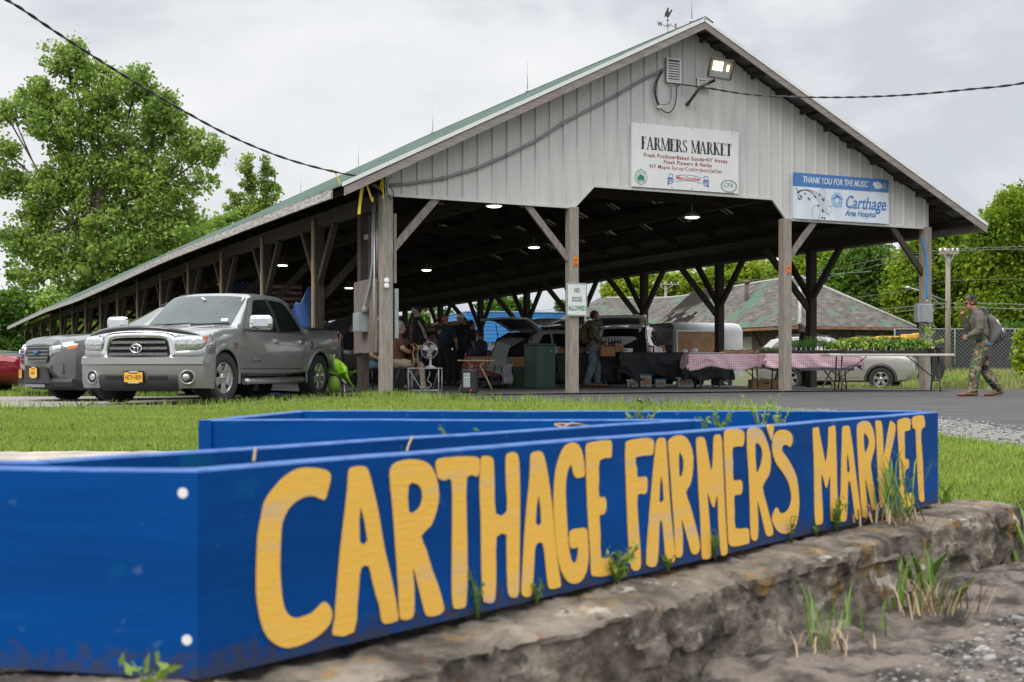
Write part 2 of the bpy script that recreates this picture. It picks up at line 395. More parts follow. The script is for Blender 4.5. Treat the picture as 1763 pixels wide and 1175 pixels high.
# drive the pavement surface down under the lawn on the far side
for v in bpy.data.objects['broken_pavement'].data.vertices:
    k_ = (v.co.x-.55)*(-.802)+(v.co.y-2.6)*.597
    if v.co.y > 4.1: v.co.z -= .25*ss(4.1, 4.7, v.co.y)
bd = Vector((.597, .802, 0)).normalized(); bn = Vector((.802, -.597, 0)).normalized()     # along and out of the lettered board
PN = Vector((-.427, 1.825, 0)); ZT, ZB = .5-.1405, .5-.427
PLEN = 2.95
def stone_block(name, o, d, length, width, z0, z1, m, label, seed, tilt=0.0, nl=90, nw=26, nh=10, rough=1.0):
    """rough hewn layered slab: its cross section swept along, broken into facets and ledges"""
    nrm = Vector((d.y, -d.x, 0)); H_ = z1-z0; mbs = MB(); per = [(-.5, 0), (-.5, 1), (.5, 1), (.5, 0)]; loop = []
    for (a, za), (b, zb_), q in zip(per, per[1:], (nh, nw, nh)): loop += [(a+(b-a)*i/q, za+(zb_-za)*i/q, 0 if a == b else 1) for i in range(q)]
    loop.append((.5, 0, 0)); K = len(loop)
    for i in range(nl+1):
        u = i/nl; l = u*length
        for wq, hq, top in loop:
            w, h = wq*width, z0+hq*H_; ex, el = (.5-abs(wq))*width, min(u, 1-u)*length
            P0 = o+d*l+nrm*w+Vector((0, 0, h)); big = mnoise.fractal(P0*3.1+Vector((seed, 0, 0)), .8, 2.1, 3); f1, f2 = frac(P0, 6.5, seed), frac(P0, 17, seed+9); fine = mnoise.fractal(P0*34, .7, 2.1, 3)
            sd_ = 1 if wq > 0 else -1; hh = h-.03 if top else h
            st_ = math.floor((hh+.02*big)/.045); led = mnoise.cell(Vector((st_+.5, math.floor(l*3.3+.8*big)+.5, seed)))
            disp = .040*big+.008*(f1-.5)+.004*(f2-.5)+.008*(led-.5)+.006*fine+.010*mnoise.fractal(P0*9+Vector((seed, 2, 0)), .8, 2.1, 4); e_ = max(0, 1-ex/.07) if top or hq > .985 else 0
            if top or hq > .985: h += (.008*big+.005*(f2-.5))*rough+.004*fine-.022*e_*e_*(.8+.4*f1)
            else: h += .006*(f2-.5)*rough
            w += sd_*rough*disp*(e_**.7 if top else 1)*.8
            if el < .10: k_ = 1-el/.10; l2 = l+(1 if u < .5 else -1)*.05*k_*k_*(.4+f1); h -= .02*k_*k_*hq
            else: l2 = l
            q_ = o+d*l2+nrm*w; mbs.v.append((q_.x, q_.y, h+tilt*l))
    for i in range(nl):
        for j in range(K-1): mbs.f.append((i*K+j, i*K+j+1, (i+1)*K+j+1, (i+1)*K+j)); mbs.m.append(0); mbs.s.append(True)
    mbs.f += [tuple(range(K)), tuple(nl*K+j for j in range(K))]; mbs.m += [0, 0]; mbs.s += [False]*2
    ob = mbs.build(name, m, recalc=True); ob.data.set_sharp_from_angle(angle=R(38))
    return tag(ob, label, 'stone slab')
m = mat('lichen_stone', (.25, .212, .168), .95, scale=7, col2=(.042, .033, .025), mix=(.36, .64), bump=1.0, bscale=26, detail=11)
t_ = m.node_tree; b_ = t_.nodes['Principled BSDF']       # lichen and rust patches over the grey stone
src = b_.inputs['Base Color'].links[0].from_socket
tc_ = N(t_, 'ShaderNodeTexCoord')
for sc1, lo, hi, colr, seed in ((6.5, .56, .64, (.26, .15, .035), 1), (9, .61, .66, (.42, .39, .34), 4), (14, .63, .70, (.22, .07, .03), 9), (22, .60, .66, (.03, .026, .02), 14)):
    mp_ = N(t_, 'ShaderNodeMapping'); mp_.inputs['Location'].default_value = (seed, seed*2, 0); n_ = N(t_, 'ShaderNodeTexNoise', Scale=sc1, Detail=8.0, Roughness=.65)
    mr_ = N(t_, 'ShaderNodeMapRange'); mr_.inputs[1].default_value = lo; mr_.inputs[2].default_value = hi; mr_.inputs[4].default_value = .8
    mx_ = N(t_, 'ShaderNodeMix', data_type='RGBA'); mx_.inputs[7].default_value = (*colr, 1)
    t_.links.new(tc_.outputs['Object'], mp_.inputs[0]); t_.links.new(mp_.outputs[0], n_.inputs['Vector']); t_.links.new(n_.outputs[0], mr_.inputs[0]); t_.links.new(mr_.outputs[0], mx_.inputs[0])
    t_.links.new(src, mx_.inputs[6]); src = mx_.outputs[2]
t_.links.new(src, b_.inputs['Base Color'])
M_stone = m
so = PN-bd*.25-bn*.085
stone_block('stone_slab', so, bd, 3.55, .50, -.19, ZB-.012, M_stone, 'long rough grey stone slab with lichen under the blue planter', 2.0, nl=420, nw=44, nh=34)
stone_block('stone_slab', Vector((-1.6, 1.93, 0)), Vector((1, -.06, 0)).normalized(), 1.22, .5, -.19, ZB+.004, M_stone, 'short stone slab under the left end of the blue planter', 7.0, nl=150, nw=40, nh=30)
M_slab = mat('pale_concrete', (.42, .37, .31), .9, scale=4, col2=(.22, .19, .16), mix=(.3, .65), bump=.5)
stone_block('concrete_slab', Vector((-4.6, 7.35, 0)), Vector((1, .02, 0)).normalized(), 3.0, .9, -.16, .01, M_slab, 'flat pale concrete slab at the lawn edge behind the planter', 12.0, nl=60, nw=16, nh=8, rough=.3)
# blue boards
def blue_mat(name, col, sx):
    m = mat(name, col, .6, var=.2, scale=2.2, stretch=sx, bump=.07, bscale=16, spec=.08)
    t = m.node_tree; b = t.nodes['Principled BSDF']; src = b.inputs['Base Color'].links[0].from_socket; tc1 = N(t, 'ShaderNodeTexCoord')
    for sc1, lo, hi, colr, loc in ((7, .62, .70, (.005, .16, .20), (2, 1, 0)), (3.2, .60, .75, (.002, .02, .10), (5, 3, 1)), (30, .68, .72, (.12, .2, .36), (1, 1, 7))):
        mp1 = N(t, 'ShaderNodeMapping'); mp1.inputs['Location'].default_value = loc; n1 = N(t, 'ShaderNodeTexNoise', Scale=sc1, Detail=7.0)
        mr1 = N(t, 'ShaderNodeMapRange'); mr1.inputs[1].default_value = lo; mr1.inputs[2].default_value = hi; mr1.inputs[4].default_value = .28
        mx1 = N(t, 'ShaderNodeMix', data_type='RGBA'); mx1.inputs[7].default_value = (*colr, 1)
        t.links.new(tc1.outputs['Object'], mp1.inputs[0]); t.links.new(mp1.outputs[0], n1.inputs['Vector']); t.links.new(n1.outputs[0], mr1.inputs[0]); t.links.new(mr1.outputs[0], mx1.inputs[0])
        t.links.new(src, mx1.inputs[6]); src = mx1.outputs[2]
    sz1 = N(t, 'ShaderNodeSeparateXYZ'); t.links.new(tc1.outputs['Object'], sz1.inputs[0]); n1 = N(t, 'ShaderNodeTexNoise', Scale=45.0, Detail=5.0); t.links.new(tc1.outputs['Object'], n1.inputs['Vector'])      # mud splashed along the foot of the boards
    a1 = N(t, 'ShaderNodeMath', operation='MULTIPLY_ADD'); a1.inputs[1].default_value = -.16; t.links.new(n1.outputs[0], a1.inputs[0]); t.links.new(sz1.outputs[2], a1.inputs[2])
    mr1 = N(t, 'ShaderNodeMapRange'); mr1.inputs[1].default_value = .035; mr1.inputs[2].default_value = -.005; mr1.inputs[4].default_value = .75; t.links.new(a1.outputs[0], mr1.inputs[0])
    mx1 = N(t, 'ShaderNodeMix', data_type='RGBA'); mx1.inputs[7].default_value = (.05, .045, .045, 1); t.links.new(mr1.outputs[0], mx1.inputs[0]); t.links.new(src, mx1.inputs[6]); src = mx1.outputs[2]
    t.links.new(src, b.inputs['Base Color']); return m
M_blueF = blue_mat('blue_board_paint', (.0003, .056, .245), (.6, .6, 3))
M_edge = mat('worn_blue_edge', (.045, .14, .38), .6, scale=22, col2=(.01, .07, .27), mix=(.35, .6))
M_yel = mat('yellow_sign_paint', (.86, .49, .07), .55, scale=3.5, stretch=(1, 1, 5), col2=(.66, .46, .24), mix=(.30, .46), bump=.08, bscale=30)
planter = thing('planter_box', 'blue wooden planter with yellow hand painted lettering on a stone slab', 'planter', PN)
TB = .036
def board(name, a, b, z0, z1, zl0=None, parent=planter, th=TB, side=1):
    """plank from a to b (plan), thickness to the side, paler worn top edge"""
    a, b = Vector(a)-PN, Vector(b)-PN; d = (b-a).normalized(); n = Vector((-d.y, d.x, 0))*th*side; mbb = MB()
    q = max(2, int((b-a).length/.12)); rows = []
    for i in range(q+1):
        p = a.lerp(b, i/q); zb = z0 if zl0 is None else z0+(zl0-z0)*i/q; zz = z1+.0025*mnoise.noise(Vector((p.x*4, p.y*4, z1)))
        rows += [p+Vector((0, 0, zb)), p+Vector((0, 0, zz-.003)), p+n*.08+Vector((0, 0, zz)), p+n*.92+Vector((0, 0, zz)), p+n+Vector((0, 0, zz-.003)), p+n+Vector((0, 0, zb))]
    for i in range(q):
        for j in range(6):
            f = (i*6+j, (i+1)*6+j, (i+1)*6+(j+1) % 6, i*6+(j+1) % 6)
            mbb.f.append(f); mbb.m.append(1 if j in (1, 2, 3) else 0); mbb.s.append(False)
    mbb.f += [tuple(range(6)), tuple(q*6+j for j in reversed(range(6)))]; mbb.m += [0, 0]; mbb.s += [False, False]
    mbb.v = [tuple(v) for v in rows]
    return mbb.build(name, [M_blueF, M_edge], parent, recalc=True)
PF = PN+bd*PLEN                                        # far end of the lettered board
ld = Vector((-.99, .10, 0)).normalized()
front = board('front_board', PN+ld*.0, PF, ZB, ZT, side=1)
board('side_board', PN-bd*.0+ld*.0-bd*.001, PN+ld*1.25, ZB, ZT, ZB+.045, side=-1)
PM = Vector((.488, 3.59, 0))
bi0 = Vector((-.69, 2.0, 0))
board('inner_board', bi0, PM, ZB+.005, ZT-.001, side=1)
board('inner_board', bi0+ld*.001, bi0+ld*.9, ZB+.005, ZT-.002, side=-1)
PL = Vector((-.84, 3.59, 0)); PB = Vector((-.70, 4.33, 0))
board('inner_board', PL, PM+Vector((.02, 0, 0)), ZB, ZT-.001, side=1)
board('end_board', PL+Vector((-.001, -.0, 0)), PB, ZB, ZT-.0015, side=-1)
board('rear_board', PB+Vector((0, .0, 0)), PF+Vector((-.03, .10, 0)), ZB, ZT, side=-1)
M_earth = mat('dark_potting_soil', (.055, .040, .028), .95, scale=30, var=.5, bump=1, bscale=50)
def soil(poly):
    mbs = MB(); mbs.add([Vector((x, y, 0))-PN+Vector((0, 0, ZT-.06)) for x, y in poly], [tuple(range(len(poly)))]); return mbs.build('soil', M_earth, planter)
soil([tuple(v) for v in ((PN+bd*.02-bn*.04).xy, (PF-bn*.04).xy, (PM+Vector((.1, .1, 0))).xy, (bi0+bn*.02).xy)])
soil([(-.80, 3.64), (.50, 3.64), (1.25, 4.2), (-.66, 4.28)])
# white carriage bolts on the side board
for px, py in ((315, 849), (322, 1102)):
    q = (px-CX)/F; t = (q*PN.y-PN.x)/(ld.x-q*ld.y); p = PN+ld*t; z = CH+(HZ-py)/F*p.y
    T = Matrix.Translation(p-PN+Vector((0, 0, z))) @ ld.to_track_quat('X', 'Z').to_matrix().to_4x4() @ Matrix.Rotation(R(90), 4, 'X')
    MB().lathe([(.0072, -.001), (.0070, .003), (.005, .006), (.002, .0075)], 14, 0, T).build('bolt', M_white, planter)
# ---- the hand painted lettering: outlines traced on the board's own plane
ZM = {'A': (420, 780, 3.358), 'B': (650, 750, 3.454), 'C': (860, 740, 3.918), 'D': (1060, 730, 4.521), 'E': (1190, 720, 4.7), 'F': (1390, 705, 5.595)}
def zz(k, pts): x0, y0, s = ZM[k]; return [(x0+x/s, y0+y/s) for x, y in pts]
GL = [
 [zz('A', [(497,140),(480,105),(440,92),(380,85),(310,92),(240,130),(175,195),(115,280),(95,370),(75,480),(68,640),(66,790),(80,920),(110,1030),(155,1090),(220,1125),(285,1122),(370,1090),(440,1045),(490,990),(505,940),(498,900),(465,860),(430,885),(390,925),(340,945),(285,955),(240,920),(220,860),(210,780),(203,660),(208,500),(215,410),(245,335),(290,285),(345,255),(400,250),(460,272),(480,215)])],
 [zz('A', [(600,110),(625,82),(690,78),(715,105),(740,200),(770,330),(790,450)])+zz('B', [(40,690),(80,860),(118,1075),(100,1105),(40,1120),(18,1095),(5,1010)])+zz('A', [(760,830),(735,730),(715,655),(672,665),(660,760),(650,880),(630,1035),(510,1055),(520,960),(540,700),(555,540),(580,330),(595,190)]), zz('A', [(668,310),(710,505),(664,515)])],
 [zz('B', [(72,200),(110,160),(190,142),(260,150),(310,180),(345,250),(360,350),(345,450),(310,540),(255,595),(285,680),(320,800),(355,890),(388,1010),(385,1045),(350,1070),(295,1075),(275,1050),(250,950),(205,780),(213,900),(212,1050),(190,1090),(145,1095),(125,1070),(118,900),(100,640),(85,430),(70,280)]), zz('B', [(178,300),(215,285),(248,305),(262,360),(250,420),(215,455),(180,450)])],
 [zz('B', [(342,170),(360,140),(430,130),(520,125),(590,130),(602,160),(598,225),(580,245),(525,250),(525,500),(530,800),(522,1000),(500,1025),(460,1030),(442,1005),(437,850),(440,500),(435,270),(395,268),(355,255),(345,210)])],
 [zz('B', [(610,145),(635,122),(672,130),(685,160),(690,300),(698,465),(765,455),(760,300)])+zz('C', [(38,190),(65,158),(95,152),(120,180),(130,300),(132,600),(128,900),(125,1090),(105,1130),(75,1130),(52,1100),(45,950),(42,705)])+zz('B', [(762,590),(702,600),(700,800),(695,960),(675,995),(640,992),(620,960),(612,700),(610,500),(602,300)])],
 [zz('C', [(205,180),(225,155),(268,145),(295,180),(320,300),(345,480),(360,640),(375,800),(395,950),(408,1050),(390,1065),(340,1075),(320,1040),(305,900),(285,768),(238,780),(228,900),(215,1090),(195,1125),(160,1125),(142,1090),(150,950),(162,720),(180,500),(198,330)]), zz('C', [(257,440),(278,630),(238,628)])],
 [zz('C', [(570,300),(558,175),(530,105),(490,88),(440,110),(405,170),(375,270),(362,400),(360,550),(372,720),(385,850),(410,950),(450,1020),(490,1038),(540,1025),(580,960),(595,850),(590,740),(582,670),(540,665),(470,685),(470,790),(500,800),(525,795),(520,860),(505,900),(480,880),(460,780),(448,600),(440,420),(450,290),(478,235),(490,290),(510,325),(550,320)])],
 [zz('C', [(578,120),(600,90),(660,78),(730,72),(752,90),(750,170),(740,190),(670,205),(665,330),(665,450),(705,455),(715,500),(710,550),(690,575),(668,580),(675,700),(680,860),(740,860),(760,880),(765,960),(720,985),(640,990),(612,970),(608,850),(595,650),(585,450),(578,250)])],
 [zz('D', [(72,170),(90,135),(150,120),(240,110),(285,125),(292,170),(285,225),(265,245),(150,260),(160,350),(165,415),(225,410),(240,440),(238,520),(215,548),(165,552),(165,700),(180,900),(190,1090),(165,1140),(125,1135),(105,1080),(90,850),(78,550),(70,320)])],
 [zz('D', [(315,135),(345,110),(380,118),(388,180),(400,350),(412,560),(430,760),(455,1020),(445,1070),(405,1090),(385,1060),(370,900),(355,765),(335,770),(330,900),(318,1080),(280,1115),(240,1100),(232,1060),(245,850),(265,600),(285,380),(300,230)]), zz('D', [(348,400),(370,590),(333,598)])],
 [zz('D', [(405,140),(440,105),(490,88),(540,105),(575,160),(598,260),(590,400),(570,480),(540,535),(575,640),(615,790),(648,930),(645,985),(620,1015),(585,1005),(560,920),(505,735),(515,850),(515,1000),(500,1035),(475,1040),(458,1010),(450,800),(435,600),(420,380),(408,230)]), zz('D', [(485,240),(500,232),(520,280),(522,350),(510,400),(490,412)])],
 [zz('E', [(35,185),(55,158),(90,155),(110,190),(130,300),(160,440),(172,300),(178,160),(205,135),(235,145),(245,250),(255,450),(265,700),(280,950),(288,1080),(265,1110),(235,1105),(225,1000),(215,850),(205,620),(180,725),(155,690),(125,600),(135,750),(150,950),(155,1110),(130,1140),(95,1140),(80,1110),(70,850),(55,600),(45,380)])],
 [zz('E', [(262,130),(285,98),(340,88),(400,95),(425,130),(420,200),(405,230),(330,238),(332,350),(335,500),(390,500),(408,530),(405,600),(385,622),(342,630),(345,750),(352,890),(440,890),(460,910),(465,1000),(440,1020),(340,1040),(300,1020),(292,950),(280,700),(270,450),(262,280)])],
 [zz('E', [(448,120),(470,85),(515,75),(560,95),(600,170),(630,270),(638,360),(625,460),(572,555),(600,680),(630,800),(658,915),(645,950),(615,955),(595,930),(570,820),(530,670),(535,800),(535,950),(515,992),(490,985),(475,940),(470,700),(460,450),(448,280)]), zz('E', [(512,215),(545,215),(570,270),(565,350),(545,415),(522,435)])],
 [zz('E', [(608,75),(630,52),(660,55),(660,110),(648,185),(630,150)])],
 [zz('E', [(815,180),(810,140),(780,105),(735,95),(690,110),(660,160),(650,230),(660,310),(690,380),(735,440),(775,510),(800,590),(805,660),(790,725),(755,765),(715,770),(700,740),(685,725),(660,770),(648,815),(660,860),(690,910),(735,935),(780,930),(830,890),(855,820),(868,700),(862,580),(845,470),(800,370),(755,300),(728,260),(735,225),(765,215),(795,235)])],
 [zz('F', [(48,200),(70,180),(100,172),(110,230),(140,380),(172,520),(195,330),(200,185),(225,168),(262,165),(268,300),(275,500),(280,750),(290,1000),(285,1075),(230,1078),(220,1040),(215,850),(212,640),(180,760),(160,720),(128,620),(132,800),(142,1000),(138,1095),(95,1112),(70,1095),(62,900),(60,650),(55,430)])],
 [zz('F', [(332,185),(360,160),(395,165),(408,220),(435,400),(460,620),(490,850),(512,1035),(500,1050),(470,1060),(455,1040),(440,930),(408,710),(385,712),(380,900),(370,1060),(340,1080),(305,1070),(305,950),(318,750),(320,560),(328,330)]), zz('F', [(378,420),(405,590),(375,598)])],
 [zz('F', [(472,190),(490,135),(540,112),(590,125),(625,190),(645,290),(640,380),(605,520),(615,620),(635,750),(655,870),(670,940),(650,960),(620,965),(600,870),(548,650),(565,850),(570,1030),(545,1040),(525,1030),(510,880),(492,650),(478,400)]), zz('F', [(535,245),(555,240),(580,280),(588,330),(570,390),(545,415)])],
 [zz('F', [(652,125),(680,112),(705,118),(718,200),(725,350),(728,470),(760,280),(790,130),(810,120),(845,160),(825,300),(775,540),(800,660),(850,840),(830,870),(790,840),(738,690),(742,900),(720,935),(695,930),(682,750),(668,500),(660,300)])],
 [zz('F', [(865,115),(900,95),(940,82),(985,100),(985,190),(960,208),(930,220),(932,350),(935,480),(965,478),(972,560),(935,600),(930,730),(920,820),(990,805),(1015,815),(1018,910),(960,945),(920,945),(890,900),(885,700),(878,450),(865,250)])],
 [zz('F', [(1003,95),(1040,65),(1100,58),(1120,80),(1125,165),(1095,190),(1090,300),(1105,500),(1115,780),(1122,870),(1100,892),(1072,870),(1060,700),(1045,400),(1035,200),(1010,185)])],
]
def on_board(px, py):
    q = (px-CX)/F; t = (q*PN.y-PN.x)/(bd.x-q*bd.y); return t, CH+(HZ-py)/F*(PN.y+bd.y*t)
TBD = Matrix.Translation(bn*.0016) @ Matrix.Rotation(math.atan2(bd.y, bd.x), 4, 'Z') @ UP
loops = [smooth_loop([on_board(*p) for p in lp], 2) for g in GL for lp in g]
fill_curve('lettering', loops, M_yel, front, TBD, .0007)
# ================================================================== PAVILION
pav = thing('market_pavilion', 'long open-sided market shed with grey metal gable and green metal roof', 'pavilion', A0, TH)
RS, RZ, SL = 6.2, 7.08, .497
OL, OR_, OF = .95, 1.15, .55
DZ = [(-1, 0), (0, 0), (6, -.02), (14, -.08), (22, -.26), (30, -.42), (40, -.46), (48, -.60), (58, -.80)]
def dz(t): return (lerp_tab(DZ, t-1.5)+lerp_tab(DZ, t)+lerp_tab(DZ, t+1.5))/3
def zr(s, t): return RZ-SL*abs(s-RS)+dz(t)
M_roof = mat('green_metal_roof', (.08, .13, .105), .65, 0, var=.4, scale=2, bump=.05)
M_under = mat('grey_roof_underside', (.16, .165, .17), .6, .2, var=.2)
M_siding = mat('grey_white_siding', (.53, .525, .51), .55, .0, var=.07, scale=3, stretch=(2.5, 2.5, .35))
M_trim = mat('white_metal_trim', (.66, .67, .66), .45, var=.06)
M_fasc = mat('peeling_white_fascia', (.42, .41, .39), .8, scale=9, stretch=(2, .5, 3), col2=(.22, .19, .165), mix=(.36, .6), bump=.3)
TS = [-OF]+[i*1.9 for i in range(0, 31)]+[LEN+.5]
def roof_side(sa, sb):
    mb = MB(); ribs = .305
    def fn(u, v):
        s = sa+(sb-sa)*u; t = TS[0]+(TS[-1]-TS[0])*v; return (s, t, zr(s, t))
    mb.grid(fn, 8, 130, 0, False)
    q = len(mb.v); 
    return mb
mb = roof_side(-OL, RS); b2 = roof_side(RS, WID+OR_); mb.add(b2.v, b2.f)
# standing ribs run down the slope; visible as a saw edge along the eave
t = -OF+.05
while t < LEN+.4:
    for sa, sb in ((-OL-.02, RS), (WID+OR_+.02, RS)):
        w = .028
        a = [(sa, t-w, zr(sa, t)), (sa, t, zr(sa, t)+.035), (sa, t+w, zr(sa, t)), (sb, t-w, zr(sb, t)), (sb, t, zr(sb, t)+.035), (sb, t+w, zr(sb, t))]
        mb.add(a, [(0, 3, 4, 1), (1, 4, 5, 2), (0, 1, 2)])
    t += .305
roof = mb.build('roof', [M_roof], pav)
md = roof.modifiers.new('thick', 'SOLIDIFY'); md.thickness = .012; md.offset = -1; md.use_rim = True
mb = MB()
for sgn in (-1, 1):
    mb.grid(lambda u, v: (RS+sgn*.2*u, TS[0]-.02+(TS[-1]-TS[0])*v, zr(RS, TS[0]+(TS[-1]-TS[0])*v)+.045-SL*.2*u), 1, 60, 0, False)
mb.build('ridge_cap', M_roof, roof)
# dark boarded deck under the sheets
mb = MB()
for sa, sb in ((-OL+.05, RS), (RS, WID+OR_-.05)):
    mb.grid(lambda u, v: (sa+(sb-sa)*u, .06+(LEN-.1)*v, zr(sa+(sb-sa)*u, (LEN-.1)*v)-.055), 6, 60, 0, False)
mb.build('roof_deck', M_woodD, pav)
# purlins, each its own mesh
def run_beam(name, s, zoff, w, h, m, t0=-.45, t1=LEN+.4, par=pav, zf=None, step=1.9):
    mb = MB(); n = int((t1-t0)/step)+1
    for i in range(n+1):
        t = t0+(t1-t0)*i/n; z = (zf(t) if zf else zr(s, t))+zoff
        mb.v += [(s-w/2, t, z-h), (s+w/2, t, z-h), (s+w/2, t, z), (s-w/2, t, z)]
    for i in range(n):
        for j in range(4): mb.f.append((i*4+j, (i+1)*4+j, (i+1)*4+(j+1) % 4, i*4+(j+1) % 4)); mb.m.append(0); mb.s.append(False)
    mb.f += [(0, 1, 2, 3), (n*4+3, n*4+2, n*4+1, n*4)]; mb.m += [0, 0]; mb.s += [False]*2
    return mb.build(name, m, par, recalc=True)
for i in range(12):
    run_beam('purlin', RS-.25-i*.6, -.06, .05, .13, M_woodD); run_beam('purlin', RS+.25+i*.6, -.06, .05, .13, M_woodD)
# fascias, white drip trim and weathered rake boards
run_beam('fascia', -OL-.02, -.012, .035, .15, M_fasc, -OF+.55, LEN+.5)
run_beam('fascia', WID+OR_+.02, -.012, .035, .15, M_fasc, -OF+.05, LEN+.5)
M_rake = mat('weathered_rake_board', (.30, .265, .24), .85, scale=6, stretch=(.6, 6, 6), col2=(.17, .14, .125), mix=(.3, .7), bump=.3)
for sa, sb in ((-OL+.02, RS), (RS, WID+OR_+.04)):
    zl = lambda s: RZ-SL*abs(s-RS)
    mb = MB(); mb.prism([(sa, zl(sa)-.05), (sb, zl(sb)-.05), (sb, zl(sb)-.195), (sa, zl(sa)-.195)], .04, 0, Matrix.Translation((0, -OF-.02, 0))); mb.build('rake_board', M_rake, pav, recalc=True)
    mb = MB(); mb.prism([(sa-.04, zl(sa)+.022), (sb, zl(sb)+.022), (sb, zl(sb)-.048), (sa-.04, zl(sa)-.048)], .03, 0, Matrix.Translation((0, -OF-.035, 0))); mb.build('rake_trim', M_trim, pav, recalc=True)
# lookouts under the front overhang (seen between the rake board and the wall)
for sgn in (-1, 1):
    for k in range(9):
        s = RS+sgn*(.55+k*.78); mb = MB(); z = zr(s, 0)
        mb.bar((s, -OF+.02, z-.10), (s, .02, z-.10), .16, .06, 0, (sgn*SL, 0, 1)); mb.build('lookout', M_woodD, pav)
    mb = MB(); sa, sb = RS, RS+sgn*(6.2+OL-.02 if sgn < 0 else WID-RS+OR_-.02)
    mb.add([(sa, -OF+.02, zr(sa, 0)-.03), (sb, -OF+.02, zr(sb, 0)-.03), (sb, .02, zr(sb, 0)-.03), (sa, .02, zr(sa, 0)-.03)], [(0, 1, 2, 3)]); mb.build('soffit', M_under, pav)
# gable siding: ribbed sheet with the raised middle opening
prof = [(-.02, 3.46), (3.66, 3.43), (4.08, 3.85), (8.15, 3.83), (8.50, 3.44), (WID+.06, 3.43)]
def sbot(s): return lerp_tab(prof, s)
def gable(name, t, m, sign=-1):
    mb = MB(); xs = []; s = -.02
    while s < WID+.06:
        xs += [(s, 0), (s+.017, .027), (s+.043, .027), (s+.06, 0), (s+.13, 0), (s+.138, .004), (s+.148, 0), (s+.20, 0), (s+.208, .004), (s+.218, 0)]; s += .288
    for q in (3.66, 4.08, 8.15, 8.5, RS, WID+.06):
        xs = [p for p in xs if abs(p[0]-q) > .012]+[(q, 0)]
    xs = sorted(p for p in xs if p[0] <= WID+.0601)
    vs = []
    for s, h in xs: vs += [(s, t+sign*h, sbot(s)), (s, t+sign*h, zr(s, t)-.10)]
    mb.add(vs, [(2*i, 2*i+2, 2*i+3, 2*i+1) for i in range(len(xs)-1)]); return mb.build(name, m, pav, solid=.004)
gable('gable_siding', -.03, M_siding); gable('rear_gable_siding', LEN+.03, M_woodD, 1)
# front sill trim along the siding's bottom edge
mb = MB()
for (a, za), (b, zb_) in zip(prof, prof[1:]): mb.bar((a, -.035, za+.008), (b, -.035, zb_+.008), .05, .05, 0)
mb.build('siding_trim', M_siding, pav)
# beams
zbm = lambda t: 3.50+dz(t)
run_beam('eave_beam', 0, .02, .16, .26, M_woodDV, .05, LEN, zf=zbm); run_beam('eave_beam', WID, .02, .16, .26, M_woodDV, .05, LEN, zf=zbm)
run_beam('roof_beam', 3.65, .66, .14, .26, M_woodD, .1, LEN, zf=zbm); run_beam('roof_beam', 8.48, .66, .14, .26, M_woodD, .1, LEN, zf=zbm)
# posts with knee braces
PW = .19
def post(s, t, h0, h1, m, braces, mb_m, pw=PW, nm='post', jog=None):
    x, y = BL(s, t).xy; z0 = h0
    mb = MB(); n = 6
    for i in range(n):
        za, zb_ = z0+(h1-z0)*i/n, z0+(h1-z0)*(i+1)/n
    mb.box((0, 0, (z0+h1)/2), (pw, pw, h1-z0))
    o = mb.build(nm, m, pav, (s, t, 0), bevel=.012)
    for dx, dy, w, hd in braces:
        b = MB(); zt = h1+.02; L_ = hd
        b.bar((dx*pw*.4, dy*pw*.4, zt-L_-.05), (dx*L_, dy*L_, zt-.02), w[0], w[1], 0, (0, 0, 1) if True else None)
        b.build('brace', mb_m, o)
    return o
fz = lambda s, t: ground_z(*BL(s, t).xy)
M_brace = mat('weathered_brace', (.27, .24, .22), .85, scale=6, stretch=(4, 4, 1), col2=(.15, .125, .11), bump=.3)
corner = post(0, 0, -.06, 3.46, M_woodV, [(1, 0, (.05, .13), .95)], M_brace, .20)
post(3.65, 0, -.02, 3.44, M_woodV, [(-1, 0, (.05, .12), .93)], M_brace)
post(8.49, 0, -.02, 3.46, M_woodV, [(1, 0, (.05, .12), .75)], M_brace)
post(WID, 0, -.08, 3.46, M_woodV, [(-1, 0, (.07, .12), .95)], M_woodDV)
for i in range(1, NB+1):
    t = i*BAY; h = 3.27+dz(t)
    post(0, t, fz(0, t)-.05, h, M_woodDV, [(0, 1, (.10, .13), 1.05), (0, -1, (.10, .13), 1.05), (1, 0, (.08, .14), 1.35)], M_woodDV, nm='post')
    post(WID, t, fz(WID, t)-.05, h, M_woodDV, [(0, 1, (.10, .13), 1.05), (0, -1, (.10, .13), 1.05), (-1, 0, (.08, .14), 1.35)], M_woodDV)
# lighter outer guard boards nailed on the left row of posts
M_batten = mat('tan_guard_board', (.36, .27, .18), .8, scale=6, stretch=(6, 6, .5), col2=(.22, .155, .10), bump=.3)
for i in range(1, NB):
    t = i*BAY; mb = MB(); mb.box((-.125, -.04, 1.75+dz(t)/2), (.04, .10, 3.3)); o = mb.build('guard_board', M_batten, pav, (0, t, 0))
